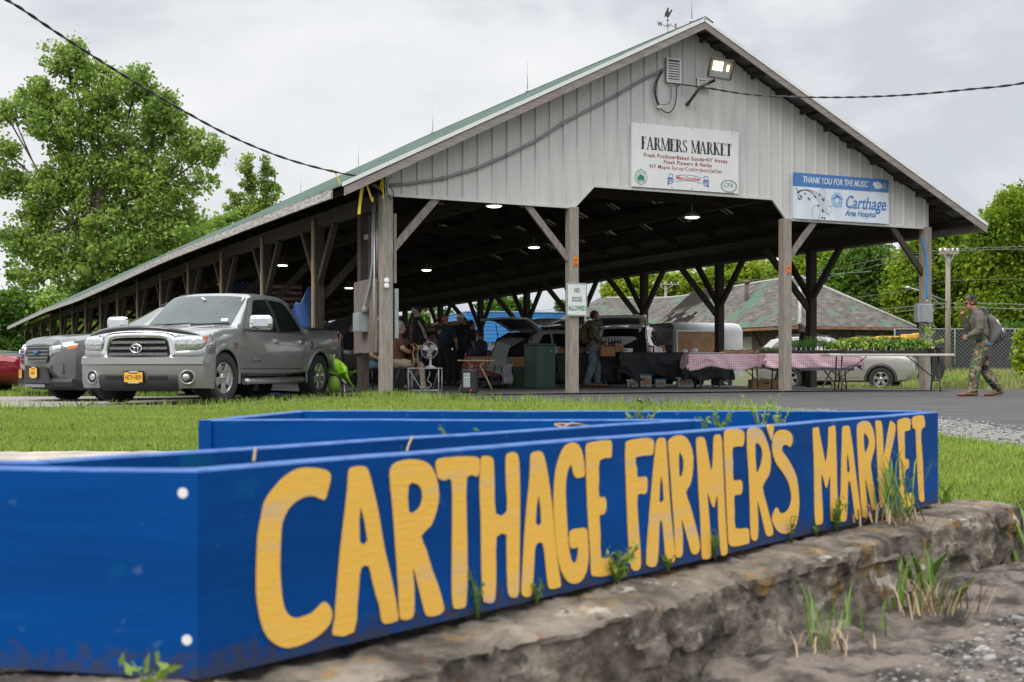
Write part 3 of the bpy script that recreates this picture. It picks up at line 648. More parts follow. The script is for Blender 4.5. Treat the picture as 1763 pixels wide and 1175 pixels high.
# trusses over the hall
def truss(t):
    mb = MB(); d = dz(t); zc = 4.02+d
    mb.bar((.1, t, zr(.1, t)-.2), (RS, t, zr(RS, t)-.2), .06, .18); mb.bar((WID-.1, t, zr(WID, t)-.2), (RS, t+.001, zr(RS, t)-.2), .06, .18)
    sa = RS-(zr(RS, t)-zc)/SL+.55; sb = WID-.9
    if round(t/1.9) % 4 not in (1,): mb.build('rafter_pair', M_woodD, pav); return
    mb.bar((1.35, t+.06, zc), (WID-1.3, t+.06, zc), .05, .17)
    for a, za, b, zb_ in ((3.65, zc, 4.9, zr(4.9, t)-.3), (RS, zc, 4.9, zr(4.9, t)-.3), (RS, zc, 7.5, zr(7.5, t)-.3), (8.48, zc, 7.5, zr(7.5, t)-.3), (RS, zc, RS, zr(RS, t)-.3)):
        mb.bar((a, t-.06, za), (b, t-.06, zb_), .05, .13)
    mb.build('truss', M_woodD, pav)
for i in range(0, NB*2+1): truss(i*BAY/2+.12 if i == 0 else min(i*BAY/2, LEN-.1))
# added pale plates under the rafters, standing in for light patches on the ceiling
M_patch = mat('light_patch_board', (.80, .80, .78), .8, var=.25, island=.3)
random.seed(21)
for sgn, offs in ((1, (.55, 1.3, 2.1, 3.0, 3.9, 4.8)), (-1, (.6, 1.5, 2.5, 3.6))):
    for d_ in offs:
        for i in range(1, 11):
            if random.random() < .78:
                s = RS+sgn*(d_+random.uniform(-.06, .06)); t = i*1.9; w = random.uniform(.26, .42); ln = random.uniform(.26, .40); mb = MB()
                mb.add([(s+a*w/2, t+b*ln/2, zr(s+a*w/2, t)-.305) for a, b in ((-1, -1), (1, -1), (1, 1), (-1, 1))], [(0, 1, 2, 3)]); mb.build('roof_light_patch', M_patch, pav, solid=.008)
random.seed(11)
# louvre vent and its smaller twin on the gable
for (px0, py0, px1, py1) in ((1143, 101, 1168, 146), (1196, 136, 1214, 153)):
    s0, z1 = fac(px0, py0); s1, z0 = fac(px1, py1); mb = MB()
    mb.box(((s0+s1)/2, -.068, (z0+z1)/2), (s1-s0, .03, z1-z0), 1)
    for e_ in ((s0, s0+.035), (s1-.035, s1)): mb.box(((e_[0]+e_[1])/2, -.078, (z0+z1)/2), (.035, .05, z1-z0))
    mb.box(((s0+s1)/2, -.078, z1-.015), (s1-s0-.071, .05, .03)); mb.box(((s0+s1)/2, -.078, z0+.015), (s1-s0-.071, .05, .03))
    n = int((z1-z0)/.055)
    for i in range(n):
        z = z0+.05+i*(z1-z0-.08)/n; mb.bar((s0+.036, -.088, z), (s1-.036, -.088, z), .012, .045, 0, (0, .8, 1))
    mb.build('vent_louvre', [M_trim, M_black], pav)
# lightning rods along the ridge and the ground wire end
for px, py in ((1191, 26), (908, 158), (745, 222), (617, 280), (518, 330)):
    q = (px-CX)/F; a = A0+U*RS; t = (q*a.y-a.x)/(V.x-q*V.y); t = min(max(t, -.35), LEN)
    mb = MB(); z = zr(RS, t); mb.tube([(RS, t, z), (RS, t, z+.75)], [.010, .006], 6); mb.lathe([(.05, z+.03), (.03, z+.08), (.012, z+.10)], 8, 0, Matrix.Translation((RS, t, 0))); mb.build('lightning_rod', M_galv, roof)
# weathervane
q = (1172-CX)/F; sv = (q*A0.y-A0.x)/(U.x-q*U.y); 
vp = BL(RS-.25, .35); 
wv = thing('weathervane', 'small iron weathervane with letters W and E on the roof ridge', 'weathervane', (vp.x, vp.y, zr(RS-.25, 0)), TH, None, (.5, .5, .62))
M_iron = mat('dark_iron', (.06, .06, .06), .5, .6)
mb = MB(); mb.tube([(0, 0, -.05), (0, 0, .72)], .011, 6); mb.lathe([(.005, .40), (.045, .45), (.005, .50)], 10); mb.build('rod', M_iron, wv)
mb = MB(); mb.tube([(-.30, 0, .28), (.30, 0, .28)], .008, 6); mb.tube([(0, -.30, .28), (0, .30, .28)], .008, 6)
for i in range(8): a = i*.785; mb.tube([(.06*math.cos(a), 0, .28+.06*math.sin(a)), (.06*math.cos(a+.785), 0, .28+.06*math.sin(a+.785))], .006, 5)
mb.build('cross_arms', M_iron, wv)
for s_, x in (('W', -.36), ('E', .36)): text('letter', s_, .2, M_iron, wv, Matrix.Translation((x, -.01, .29)) @ UP, depth=.006, bold=.006)
mb = MB(); mb.prism([(-.03, .52), (.06, .56), (.12, .66), (.22, .78), (.16, .80), (.08, .70), (.03, .72), (.05, .82), (.0, .86), (-.04, .78), (-.12, .66), (-.16, .52), (-.08, .58)], .014, 0, Matrix.Translation((0, -.007, 0))); mb.build('pointer', M_iron, wv, recalc=True)
# ---- big sign and banner on the gable
def sheet_sign(name, label, px, py_l, py_r, m, cat, h_l, h_r, off, th):
    (s0, zt0), (s1, zt1) = fac(px[0], py_l), fac(px[1], py_r); (_, zb0), (_, zb1) = fac(px[0], h_l), fac(px[1], h_r)
    o = thing(name, label, cat, BL(s0, -off), TH); w = s1-s0
    return o, w, zt0, zt1, zb0, zb1
sg, w, zt0, zt1, zb0, zb1 = sheet_sign('market_sign', 'large white FARMERS MARKET sign with black title and red lines on the gable', (1083, 1267), 210, 231, None, 'sign', 321, 336, .085, .01)
M_sign = mat('sign_white', (.66, .665, .66), .45, var=.05, scale=2)
zt, zb_ = (zt0+zt1)/2, (zb0+zb1)/2; hs = zt-zb_
mb = MB(); mb.box((w/2, 0, (zt+zb_)/2), (w, .012, hs)); mb.build('panel', M_sign, sg)
M_ink = mat('black_ink', (.018, .018, .02), .5); M_redink = mat('dark_red_ink', (.28, .02, .02), .5); M_grnink = mat('green_ink', (.01, .20, .09), .5); M_bluink = mat('blue_ink', (.03, .11, .33), .5); M_redink2 = mat('bright_red_ink', (.55, .02, .03), .5)
def T2(x, z, y=-.009): return Matrix.Translation((x, y, z)) @ UP
# serif capitals drawn as strokes
SER = {'F': (.62, ['V0', 'T0', 'M0']), 'A': (.78, []), 'R': (.75, []), 'M': (.98, []), 'E': (.66, []), 'S': (.55, []), 'K': (.76, []), 'T': (.66, [])}
def rect(x0, y0, x1, y1): return [(x0, y0), (x1, y0), (x1, y1), (x0, y1)]
def serif(x, y, w=.30, h=.07): return rect(x-w/2, y, x+w/2, y+h)
def quad(xa, xb, ya, yb, wa, wb=None): wb = wb or wa; return [(xa-wa/2, ya), (xa+wa/2, ya), (xb+wb/2, yb), (xb-wb/2, yb)]
def arcs(cx, cy, rx, ry, a0, a1, w0, n=10, thin=.45):
    o, i = [], []
    for k in range(n+1):
        a = R(a0+(a1-a0)*k/n); f = abs(math.cos(a)); w = w0*(thin+(1-thin)*f)
        o.append((cx+rx*math.cos(a), cy+ry*math.sin(a))); i.append((cx+(rx-w)*math.cos(a), cy+(ry-w*.6)*math.sin(a)))
    return o+i[::-1]
def glyph(c):
    b = .25
    if c == 'F': return [rect(.07, 0, .07+b, 1), serif(.15, 0, .32), rect(.02, .955, .54, 1), rect(.49, .74, .54, .96), rect(.24, .50, .40, .57), rect(.36, .42, .40, .62)]
    if c == 'E': return [rect(.07, 0, .07+b, 1), rect(.02, .955, .56, 1), rect(.51, .76, .56, .96), rect(.24, .50, .42, .545), rect(.38, .42, .42, .62), rect(.02, 0, .60, .045), rect(.55, .04, .60, .26)]
    if c == 'T': return [rect(.24, 0, .24+b, 1), serif(.325, 0, .32), rect(.02, .955, .63, 1), rect(.02, .74, .065, .96), rect(.585, .74, .63, .96)]
    if c == 'R': return [rect(.07, 0, .07+b, 1), serif(.15, 0, .32), rect(.02, .955, .40, 1), rect(.22, .47, .40, .515), arcs(.36, .735, .24, .265, -90, 90, .17), quad(.66, .42, 0, .50, .19, .17), rect(.60, 0, .78, .045)]
    if c == 'K': return [rect(.07, 0, .07+b, 1), serif(.15, 0, .32), serif(.15, .955, .32), quad(.26, .60, .42, 1, .06), quad(.67, .37, 0, .62, .19, .17), serif(.67, 0, .28), serif(.60, .955, .24)]
    if c == 'A': return [quad(.10, .36, 0, 1, .09), quad(.64, .37, 0, 1, .19, .16), rect(.18, .29, .56, .335), serif(.10, 0, .22), serif(.64, 0, .32)]
    if c == 'M': return [rect(.10, 0, .175, 1), quad(.48, .16, 0, 1, .10, .17), quad(.47, .80, 0, 1, .08, .08), rect(.74, 0, .74+b, 1), serif(.13, 0, .24), serif(.13, .955, .24), serif(.82, 0, .32), serif(.83, .955, .26)]
    if c == 'S': return [arcs(.27, .745, .23, .255, 30, 180, .16), arcs(.27, .745, .23, .25, 180, 265, .17), arcs(.29, .255, .25, .255, -5, 85, .18), arcs(.27, .255, .25, .255, -150, -5, .15), quad(.17, .41, .60, .39, .18, .18), rect(.455, .70, .49, .98), rect(.035, .02, .07, .30)]
    return []
def serif_text(name, s, x0, z0, h, wtot, m, par):
    adv = {'F': .60, 'A': .78, 'R': .76, 'M': .97, 'E': .64, 'S': .58, 'K': .78, 'T': .66, ' ': .35}
    tot = sum(adv[c] for c in s); k = wtot/tot; x = x0; mb = MB(); n = 0
    for c in s:
        for g in glyph(c):
            y = -.0071-.00012*(n % 17); n += 1
            mb.add([(x+p[0]*k, y, z0+p[1]*h) for p in g], [tuple(range(len(g)))])
        x += adv[c]*k
    return mb.build(name, m, par)
serif_text('title', 'FARMERS MARKET', w*.085, zb_+hs*.595, hs*.20, w*.845, M_ink, sg)
LH = hs*.082
text('lettering', 'Fresh Produce\u2022Baked Goods\u2022NY Honey', LH*1.05, M_redink, sg, T2(w*.50, zb_+hs*.505), bold=.0022, space=1.16, sx=.96)
text('lettering', 'Fresh Flowers & Herbs', LH*1.05, M_redink, sg, T2(w*.515, zb_+hs*.42), bold=.0022, space=1.16, sx=.96)
text('lettering', 'NY Maple Syrup\u2022Crafts\u2022Jams/Jellies', LH*1.05, M_redink, sg, T2(w*.50, zb_+hs*.335), bold=.001, space=1.16, sx=.94)
def ring(x, z, r0, r1, m, par, name, n=28, ax=1.0, y=-.0075):
    mb = MB(); vs = []
    for i in range(n): a = 2*math.pi*i/n; vs += [(x+r0*ax*math.cos(a), y, z+r0*math.sin(a)), (x+r1*ax*math.cos(a), y, z+r1*math.sin(a))]
    mb.add(vs, [(2*i, 2*i+1, (2*i+3) % (2*n), (2*i+2) % (2*n)) for i in range(n)]); return mb.build(name, m, par)
ex, ez, er = w*.085, zb_+hs*.155, hs*.115
ring(ex, ez, er*.92, er, M_grnink, sg, 'seal_ring'); ring(ex, ez, er*.60, er*.66, M_grnink, sg, 'seal_ring')
mb = MB()
for k_ in range(5):
    pts = [(ex-er*.5+er*.95*u, ez-er*.42+er*(.06+.16*k_)*math.sin(u*2.2+.3)) for u in [i/8 for i in range(9)]]
    for a, b in zip(pts, pts[1:]): mb.bar((a[0], -.0076-.0001*k_, a[1]), (b[0], -.0076-.0001*k_, b[1]), .0008, .018, 0)
mb.prism([(ex-er*.5, ez+er*.05), (ex-er*.1, ez+er*.45), (ex+er*.25, ez+er*.2), (ex+er*.5, ez+er*.02)], -.001, 0, Matrix.Translation((0, -.0071, 0)))
mb.prism([(ex-er*.06, ez+er*.98), (ex-er*.06, ez+er*1.25), (ex+er*.1, ez+er*1.05)], -.001, 0, Matrix.Translation((0, -.0071, 0)))
mb.build('seal_field', M_grnink, sg)
def arc_text(s, cx, cz, r, a0, a1, size, m, par, flip=False):
    for i, c in enumerate(s):
        if c == ' ': continue
        a = R(a0+(a1-a0)*i/max(1, len(s)-1)); rot = a-math.pi/2 if not flip else a+math.pi/2
        text('seal_letter', c, size, m, par, Matrix.Translation((cx+r*math.cos(a), -.0078, cz+r*math.sin(a))) @ UP @ Matrix.Rotation(rot, 4, 'Z'))
arc_text('PRIDE OF', ex, ez, er*.79, 190, 40, er*.26, M_grnink, sg); arc_text('NEW YORK', ex, ez, er*.79, 225, 330, er*.26, M_grnink, sg, True)
# scroll with May-October
sx_, sz_ = w*.52, zb_+hs*.165
for sgn in (-1, 1):
    mb = MB(); x = sx_+sgn*w*.165
    for a, b in (((-.055, .085), (.045, .10)), ((.045, .10), (.055, .015)), ((.055, .015), (-.04, -.005)), ((-.04, -.005), (-.055, .085)), ((-.08, .01), (-.06, -.06)), ((-.06, -.06), (.06, -.055)), ((.06, -.055), (.085, .01)), ((-.02, .0), (.06, .0)), ((-.07, -.02), (.07, -.03)), ((-.06, -.075), (-.01, -.11)), ((-.01, -.11), (.06, -.075))):
        mb.bar((x+sgn*a[0]*w*.36, -.0075, sz_+a[1]*hs*.78), (x+sgn*b[0]*w*.36, -.0075, sz_+b[1]*hs*.78), .001, .014)
    mb.prism([(x+sgn*w*p*.36, sz_+hs*q*.8) for p, q in ((.03, -.09), (.075, -.06), (.08, -.11), (.05, -.14))], -.001, 0, Matrix.Translation((0, -.0071, 0)))
    mb.prism([(x+sgn*w*p*.36, sz_+hs*q*.8) for p, q in ((-.045, .02), (.05, .03), (.045, .0), (-.04, -.008))], -.001, 0, Matrix.Translation((0, -.0073, 0)))
    mb.build('scroll_end', M_bluink, sg, recalc=True)
mb = MB()
for z0 in (.045, -.045):
    pts = [(sx_+w*.125*u, sz_+hs*(z0+.03*(1-u*u))) for u in [i/6-1 for i in range(13)]]
    for a, b in zip(pts, pts[1:]): mb.bar((a[0], -.0075, a[1]), (b[0], -.0075, b[1]), .001, .009)
mb.build('scroll_line', M_bluink, sg)
text('scroll_text', 'May-October', hs*.085, M_redink2, sg, T2(sx_, sz_+hs*.02), bold=.0015)
ring(w*.905, zb_+hs*.11, hs*.094, hs*.104, M_grnink, sg, 'seal_ring', ax=1.55); ring(w*.905, zb_+hs*.11, hs*.082, hs*.086, M_grnink, sg, 'seal_ring', ax=1.55)
text('seal_text', 'CFA', hs*.10, M_grnink, sg, T2(w*.895, zb_+hs*.12), shear=.4)
for px, py in ((1098, 213), (1153, 218.5), (1187, 223), (1255, 230.5), (1098, 319), (1152, 323.5), (1187, 326), (1257, 332.5)):
    s, z = fac(px, py); MB().lathe([(.016, 0), (.016, .004), (.008, .008)], 8, 0, Matrix.Translation((s-fac(1083, 210)[0], -.006, z)) @ Matrix.Rotation(R(90), 4, 'X')).build('screw', M_steel, sg)
# hospital banner
bs, wB, zt0, zt1, zb0, zb1 = sheet_sign('sponsor_banner', 'white vinyl banner with blue THANK YOU FOR THE MUSIC strip on the gable', (1360, 1524), 299, 310, None, 'banner', 378, 386, .10, .002)
zt, zb_ = (zt0+zt1)/2, (zb0+zb1)/2; hB = zt-zb_
M_vinyl = mat('banner_vinyl', (.60, .64, .70), .4, var=.06, scale=3); M_vblue = mat('banner_blue', (.05, .17, .42), .4, var=.06); M_vlight = mat('banner_light_blue', (.30, .45, .62), .4)
def wav(x, z): return -.004+.010*math.sin(x*7+z*2)*math.sin((z-zb_)/hB*3.1)+.006*math.sin(x*17)
mb = MB(); mb.grid(lambda u, v: (wB*u, wav(wB*u, zb_+hB*v), zb_+hB*v), 40, 20)
o = mb.build('cloth', [M_vinyl, M_vblue], bs)
for p in o.data.polygons:
    if p.center.z > zb_+hB*.715: p.material_index = 1
def onto(o, dy=-.004):
    for v in o.data.vertices: v.co.y = wav(v.co.x, v.co.z)+dy-.0
    return o
onto(text('heading', 'THANK YOU FOR THE MUSIC', hB*.19, M_vinyl, bs, T2(wB*.435, zb_+hB*.852, -.03), bold=.004, shear=.2, sx=.72))
mb = MB(); x0, z0 = wB*.90, zb_+hB*.85
for px_, pz, r_ in ((-.06, .015, .035), (-.045, -.02, .035), (-.03, .03, .03), (-.02, -.02, .04), (0, .02, .03), (.015, -.01, .035)): mb.lathe([(r_*wB*.55, 0), (r_*wB*.5, .001)], 10, 0, Matrix.Translation((x0+px_*wB*.9, -.022, z0+pz*wB*.6)) @ Matrix.Rotation(R(90), 4, 'X'))
for k_ in range(3):
    mb.box((x0+wB*(.035+.014*k_), -.022, z0), (wB*.008, .001, hB*.13)); mb.box((x0+wB*.05, -.0235, z0+hB*(.045-.04*k_)), (wB*.045, .001, hB*.02))
onto(mb.build('guitar_motif', M_vinyl, bs), -.006)
text_c = text('name', 'Carthage', hB*.40, M_vblue, bs, T2(wB*.745, zb_+hB*.42, -.03), bold=.005, shear=.28, sx=.80); onto(text_c)
onto(text('name', 'Area Hospital', hB*.18, M_vblue, bs, T2(wB*.695, zb_+hB*.185, -.03), bold=.004, shear=.28, sx=.86))
mb = MB(); cx_, cz_ = wB*.448, zb_+hB*.46; rr = hB*.165
mb.lathe([(rr, 0), (rr, .0005)], 24, 0, Matrix.Translation((cx_, -.02, cz_)) @ Matrix.Rotation(R(90), 4, 'X')); onto(mb.build('emblem_disc', M_vlight, bs), -.004)
mb = MB(); mb.prism([(cx_-rr*.98, cz_+rr*.08), (cx_, cz_+rr*.75), (cx_+rr*1.0, cz_+rr*.08), (cx_+rr*.4, cz_+rr*.08), (cx_, cz_+rr*.35), (cx_-rr*.4, cz_+rr*.08)], -.0005); onto(mb.build('emblem_peak', M_vblue, bs), -.006)
mb = MB(); mb.lathe([(rr*.30, 0), (rr*.30, .0005)], 14, 0, Matrix.Translation((cx_, -.02, cz_-rr*.05)) @ Matrix.Rotation(R(90), 4, 'X')); onto(mb.build('emblem_sun', M_vinyl, bs), -.008)
M_note = mat('music_note_ink', (.05, .05, .06), .5)
mb = MB()
for k_ in range(4):
    pts = [(wB*(.04+.33*u), zb_+hB*(.60-.02*k_+.08*math.sin(u*3.0)-.42*u*u*(.55+.16*k_)+(.02*k_)*math.sin(u*6))) for u in [i/16 for i in range(17)]]
    for a, b in zip(pts, pts[1:]): mb.bar((a[0], -.03, a[1]), (b[0], -.03, b[1]), .0008, .006)
for cx2, cz2, rx, rz_, a0, a1 in ((.36, .24, .035, .10, -190, 80), (.23, .15, .04, .16, 0, 360), (.30, .58, .03, .11, -90, 190)):
    pts = [(wB*(cx2+rx*math.cos(R(a0+(a1-a0)*i/14))), zb_+hB*(cz2+rz_*math.sin(R(a0+(a1-a0)*i/14)))) for i in range(15)]
    for a, b in zip(pts, pts[1:]): mb.bar((a[0], -.03, a[1]), (b[0], -.03, b[1]), .0008, .005)
for x, z in ((.055, .57), (.06, .43), (.08, .48), (.115, .55), (.15, .46), (.165, .43), (.22, .50), (.265, .55), (.30, .45), (.315, .44), (.255, .31), (.295, .22), (.305, .19), (.295, .05), (.32, .04)):
    mb.lathe([(hB*.024, 0), (hB*.024, .0006)], 8, 0, Matrix.Translation((wB*x, -.03, zb_+hB*z)) @ Matrix.Rotation(R(90), 4, 'X')); mb.bar((wB*x+hB*.02, -.03, zb_+hB*z), (wB*x+hB*.02, -.03, zb_+hB*(z+.09)), .0008, .006)
pts = [(.035, .68), (.045, .60), (.05, .50), (.06, .42), (.08, .42), (.085, .48), (.07, .52), (.055, .50)]
for a, b in zip(pts, pts[1:]): mb.bar((wB*a[0], -.03, zb_+hB*a[1]), (wB*b[0], -.03, zb_+hB*b[1]), .0008, .012)
onto(mb.build('music_motif', M_note, bs), -.0045)
mb = MB(); mb.bar((wB*.385, -.03, zb_+hB*.325), (wB*.99, -.03, zb_+hB*.315), .0008, .008); onto(mb.build('underline', M_vblue, bs), -.0045)
# ---- no-dogs sign and two orange notices on posts
p0 = P(968, 487, 24.45); p1 = P(1006, 544, 24.45)
nd = thing('no_dogs_sign', 'white NO DOGS ALLOWED sign with green border on the middle post', 'sign', BL(3.68, -.135), TH)
wn, hn = 37/F*24.4/.92, 57/F*24.4; zc = (p0.z+p1.z)/2
def rrect(w, h, r, n=5):
    o = []
    for cx, cy, a0 in ((w/2-r, h/2-r, 0), (-w/2+r, h/2-r, 90), (-w/2+r, -h/2+r, 180), (w/2-r, -h/2+r, 270)):
        for i in range(n+1): a = R(a0+90*i/n); o.append((cx+r*math.cos(a), cy+r*math.sin(a)))
    return o
M_grnsign = mat('green_sign_paint', (.0, .17, .10), .4)
mb = MB(); mb.prism(rrect(wn, hn, .035), .004, 0, Matrix.Translation((0, 0, zc))); mb.build('panel', M_sign, nd, recalc=True)
fill_curve('border', [rrect(wn-.016, hn-.016, .03), rrect(wn-.042, hn-.042, .02)], M_grnsign, nd, Matrix.Translation((0, -.001, zc)) @ UP)
for s_, dz_ in (('NO', .27), ('DOGS', 0.0), ('ALLOWED', -.27)): text('lettering', s_, hn*.20, M_grnsign, nd, Matrix.Translation((0, -.0015, zc+hn*dz_)) @ UP, bold=.004, sx=.60, space=1.06)
for q in (.40, -.40): MB().lathe([(.008, 0), (.008, .004)], 8, 0, Matrix.Translation((0, -.001, zc+q*hn)) @ Matrix.Rotation(R(90), 4, 'X')).build('bolt', M_steel, nd)
M_orange = mat('orange_notice', (.80, .22, .02), .5, var=.05)
for px, py, s, lab in ((986, 451, 3.67, 'small orange no smoking notice above the NO DOGS sign'), (1354, 465, 8.50, 'small orange no smoking notice on the post under the banner')):
    _, z = fac(px, py); o = thing('notice', lab, 'notice', BL(s, -.105), TH, 'orange notices on the posts')
    mb = MB(); mb.box((0, 0, z), (.105, .003, .155)); mb.build('panel', M_orange, o)
    ring(0, z+.02, .022, .032, M_ink, o, 'symbol', 16, y=-.003); mb = MB(); mb.bar((-.025, -.0035, z+.0), (.025, -.0035, z+.045), .001, .008); mb.box((.0, -.003, z-.05), (.075, .001, .018)); mb.build('symbol', M_ink, o)
# ---- floodlight on an arm
s, z = fac(1180, 182); fl_ = thing('floodlight', 'brown box floodlight lit on an arm beside the gable vent', 'floodlight', BL(s, -.06, z), TH)
s1, z1 = fac(1200, 150)
M_brown = mat('bronze_housing', (.10, .075, .06), .5, .3)
mb = MB(); mb.tube([(0, -.005, 0), (.10, -.30, .30), (s1-s+.02, -.52, z1-z+.02)], .03, 8); mb.lathe([(.035, 0), (.035, .08)], 8, 0, Matrix.Rotation(R(35), 4, 'Y')); mb.build('arm', M_brown, fl_)
TFL = Matrix.Translation((s1-s+.03, -.62, z1-z+.22)) @ Matrix.Rotation(R(-17), 4, 'Z') @ Matrix.Rotation(R(14), 4, 'X') @ Matrix.Rotation(R(7), 4, 'Y')
mb = MB(); w_, h_ = .225, .175
mb.add([(-w_, -.14, -h_), (w_, -.14, -h_), (w_, -.14, h_), (-w_, -.14, h_), (-w_*.7, .16, -h_*.7), (w_*.7, .16, -h_*.7), (w_*.7, .16, h_*.8), (-w_*.7, .16, h_*.8)], [(4, 7, 6, 5), (0, 4, 5, 1), (1, 5, 6, 2), (2, 6, 7, 3), (3, 7, 4, 0)], 0, T=TFL)
for a, b in (((-w_, -h_), (w_, -h_)), ((w_, -h_), (w_, h_)), ((w_, h_), (-w_, h_)), ((-w_, h_), (-w_, -h_))): mb.bar(TFL @ Vector((a[0], -.145, a[1])), TFL @ Vector((b[0], -.145, b[1])), .035, .03)
mb.build('housing', M_brown, fl_)
M_flood = emat('flood_lamp_glow', (1, .86, .62), 2.2); M_reflector = mat('lamp_reflector', (.75, .66, .50), .2, .8, var=.3, scale=18)
mb = MB(); mb.add([(-w_, -.13, -h_), (w_, -.13, -h_), (w_, -.13, h_), (-w_, -.13, h_)], [(0, 1, 2, 3)], 0, T=TFL); mb.build('reflector', M_reflector, fl_)
mb = MB(); mb.box((-.06, -.137, .045), (.19, .008, .17), 0, T=TFL); mb.box((.14, -.137, .03), (.045, .008, .12), 0, T=TFL); mb.build('lamp', M_flood, fl_)
mb = MB(); mb.box((0, -.139, -.105), (.40, .006, .095), 0, T=TFL); mb.build('shield', M_greybox, fl_)
# ---- conduit across the gable, cable loops, span wires
mb = MB(); pts = [fac(*p) for p in ((668, 320), (700, 318), (760, 308), (820, 290), (870, 268), (920, 243), (965, 214), (1010, 190), (1060, 164), (1100, 140), (1136, 123))]
mb.tube([BL(s, -.085, z) for s, z in pts], .027, 8)
for s, z in pts[2::2]: mb.tube([BL(s-.03, -.085, z-.012), BL(s+.03, -.085, z+.012)], .036, 8)
tag(mb.build('conduit', M_cableG), 'grey electrical conduit sweeping up across the gable siding', 'conduit')
def cable(pts, r, label, m=M_cable, name='cable', n=6, twist=0, cat='cable', group=None):
    P_ = [Vector(p) for p in pts]; out = []
    for i in range(len(P_)-1):
        p0, p1, p2, p3 = P_[max(i-1, 0)], P_[i], P_[i+1], P_[min(i+2, len(P_)-1)]
        for j in range(8):
            t = j/8; out.append(.5*((2*p1)+(p2-p0)*t+(2*p0-5*p1+4*p2-p3)*t*t+(3*p1-p0-3*p2+p3)*t**3))
    out.append(P_[-1]); mb = MB()
    if twist:
        ln = 0; q = []
        for k_ in range(len(out)-1):
            d = (out[k_+1]-out[k_]); nn = max(1, int(d.length/.06))
            for j in range(nn): q.append((out[k_].lerp(out[k_+1], j/nn), ln+d.length*j/nn))
            ln += d.length
        for ph in (0, math.pi): mb.tube([p+Vector((math.cos(l*twist+ph)*r*.6, 0, math.sin(l*twist+ph)*r*.6)) for p, l in q], r*.62, 5)
    else: mb.tube(out, r, n)
    return tag(mb.build(name, m), label, cat, group)
BF = lambda px, py, off=.1: BL(fac(px, py)[0], -off, fac(px, py)[1])
cable([P(-900, -900, 7.0), P(-300, -170, 10.5), P(-40, -18, 14.0), P(15, 2, 15), P(100, 58, 16.3), P(200, 122, 17.8), P(300, 182, 19.3), P(400, 236, 20.6), P(500, 276, 21.7), P(600, 301, 22.5), P(664, 306, 22.95)], .017, 'twisted black overhead cable running down to the left gable corner', name='overhead_wire', twist=9)
cable([BF(1215, 154), P(1300, 164, 24.6), P(1420, 168, 23), P(1540, 165, 21.4), P(1660, 155, 20), P(1800, 136, 18.5), P(2200, 40, 15), P(3000, -250, 10)], .016, 'twisted black overhead cable leaving the gable to the right', name='overhead_wire', twist=9)
cable([BF(1216, 154), BF(1180, 150, .14), BF(1160, 150, .14), BF(1158, 170, .13), BF(1155, 188), BF(1145, 196), BF(1132, 188), BF(1124, 172), BF(1122, 150), BF(1133, 126)], .012, 'black service cable loop hanging below the conduit end')
cable([BF(1131, 184), BF(1124, 165), BF(1126, 145), BF(1135, 126)], .012, 'short black cable drooping from the conduit end to white connectors')
cable([BF(1150, 149), BF(1151, 168), BF(1146, 180), BF(1134, 182)], .006, 'thin black wire curving under the louvre vent')
tag(MB().box(BF(1130, 186, .1), (.09, .05, .05), 0, TH).build('cable_connector', M_gravelwhite), 'white cable connector block hanging on the gable', 'connector')
cable([BF(666, 322, .12), BF(672, 335, .16), BF(668, 345, .15), BF(661, 330, .15), BF(664, 312, .12), BF(672, 306, .1)], .008, 'coil of thin black wire at the left gable corner')
# yellow ribbons
M_ribbon = mat('yellow_ribbon', (.80, .62, .01), .5, var=.1)
def ribbon(pts, Y, w, label):
    mb = MB(); V_ = [P(x, y, Y) for x, y in pts]
    for i, (a, b) in enumerate(zip(V_, V_[1:])):
        o = Vector((w/2, .01*math.sin(i*1.3), 0)); o2 = Vector((w/2, .01*math.sin(i*1.3+1.3), 0)); mb.add([a-o, a+o, b+o2, b-o2], [(0, 1, 2, 3)])
    return tag(mb.build('ribbon', M_ribbon, solid=.003), label, 'ribbon', 'yellow ribbons on the cable')
ribbon([(626, 306), (624, 320), (621, 340), (619, 358), (618, 369)], 22.62, .05, 'widest yellow ribbon hanging straight from the overhead cable')
ribbon([(627, 306), (632, 320), (637, 335), (640, 345), (642, 340), (641, 348)], 22.66, .03, 'yellow ribbon with a curled end hanging beside the widest ribbon')
ribbon([(570, 296), (572, 291), (577, 297), (582, 308), (586, 318)], 22.35, .02, 'yellow ribbon looped over the cable by the roof edge')
ribbon([(657, 310), (655, 322), (658, 330), (661, 322), (660, 308), (657, 306), (660, 330), (660, 342)], 22.93, .018, 'yellow ribbon tied at the corner post top')
# ---- electrical stand beside the corner post: second post, plank panel, boxes, conduit
el_ = thing('electrical_stand', 'weathered post and plank panel carrying meter boxes at the front left corner', 'electrical stand', BL(0, 0), TH)
MB().box((0, 1.16, 1.68), (.17, .17, 3.46)).build('post', M_woodDV, el_, bevel=.01)
MB().box((0, .75, 2.62), (.05, .16, 1.15)).build('board', M_woodDV, el_); MB().box((.0, .63, 2.82), (.05, .86, .09)).build('rail', M_woodV, el_); MB().box((.0, .63, 2.02), (.06, .86, .07)).build('rail', M_woodV, el_)
mb = MB()
for k_ in range(5): mb.box((-.135, .18+.235*k_, 1.38+.008*(k_ % 2)), (.03, .23, 1.28))
mb.build('plank_panel', mat('aged_plank', (.22, .19, .16), .9, scale=7, stretch=(6, 6, .45), col2=(.10, .08, .065), mix=(.3, .68), bump=.5), el_, bevel=.004)
MB().box((-.24, .62, 1.28), (.18, .30, .34)).build('meter_box', M_greybox, el_, bevel=.01); MB().box((-.333, .62, 1.28), (.006, .27, .31)).build('meter_box_door', M_greybox, el_, bevel=.003)
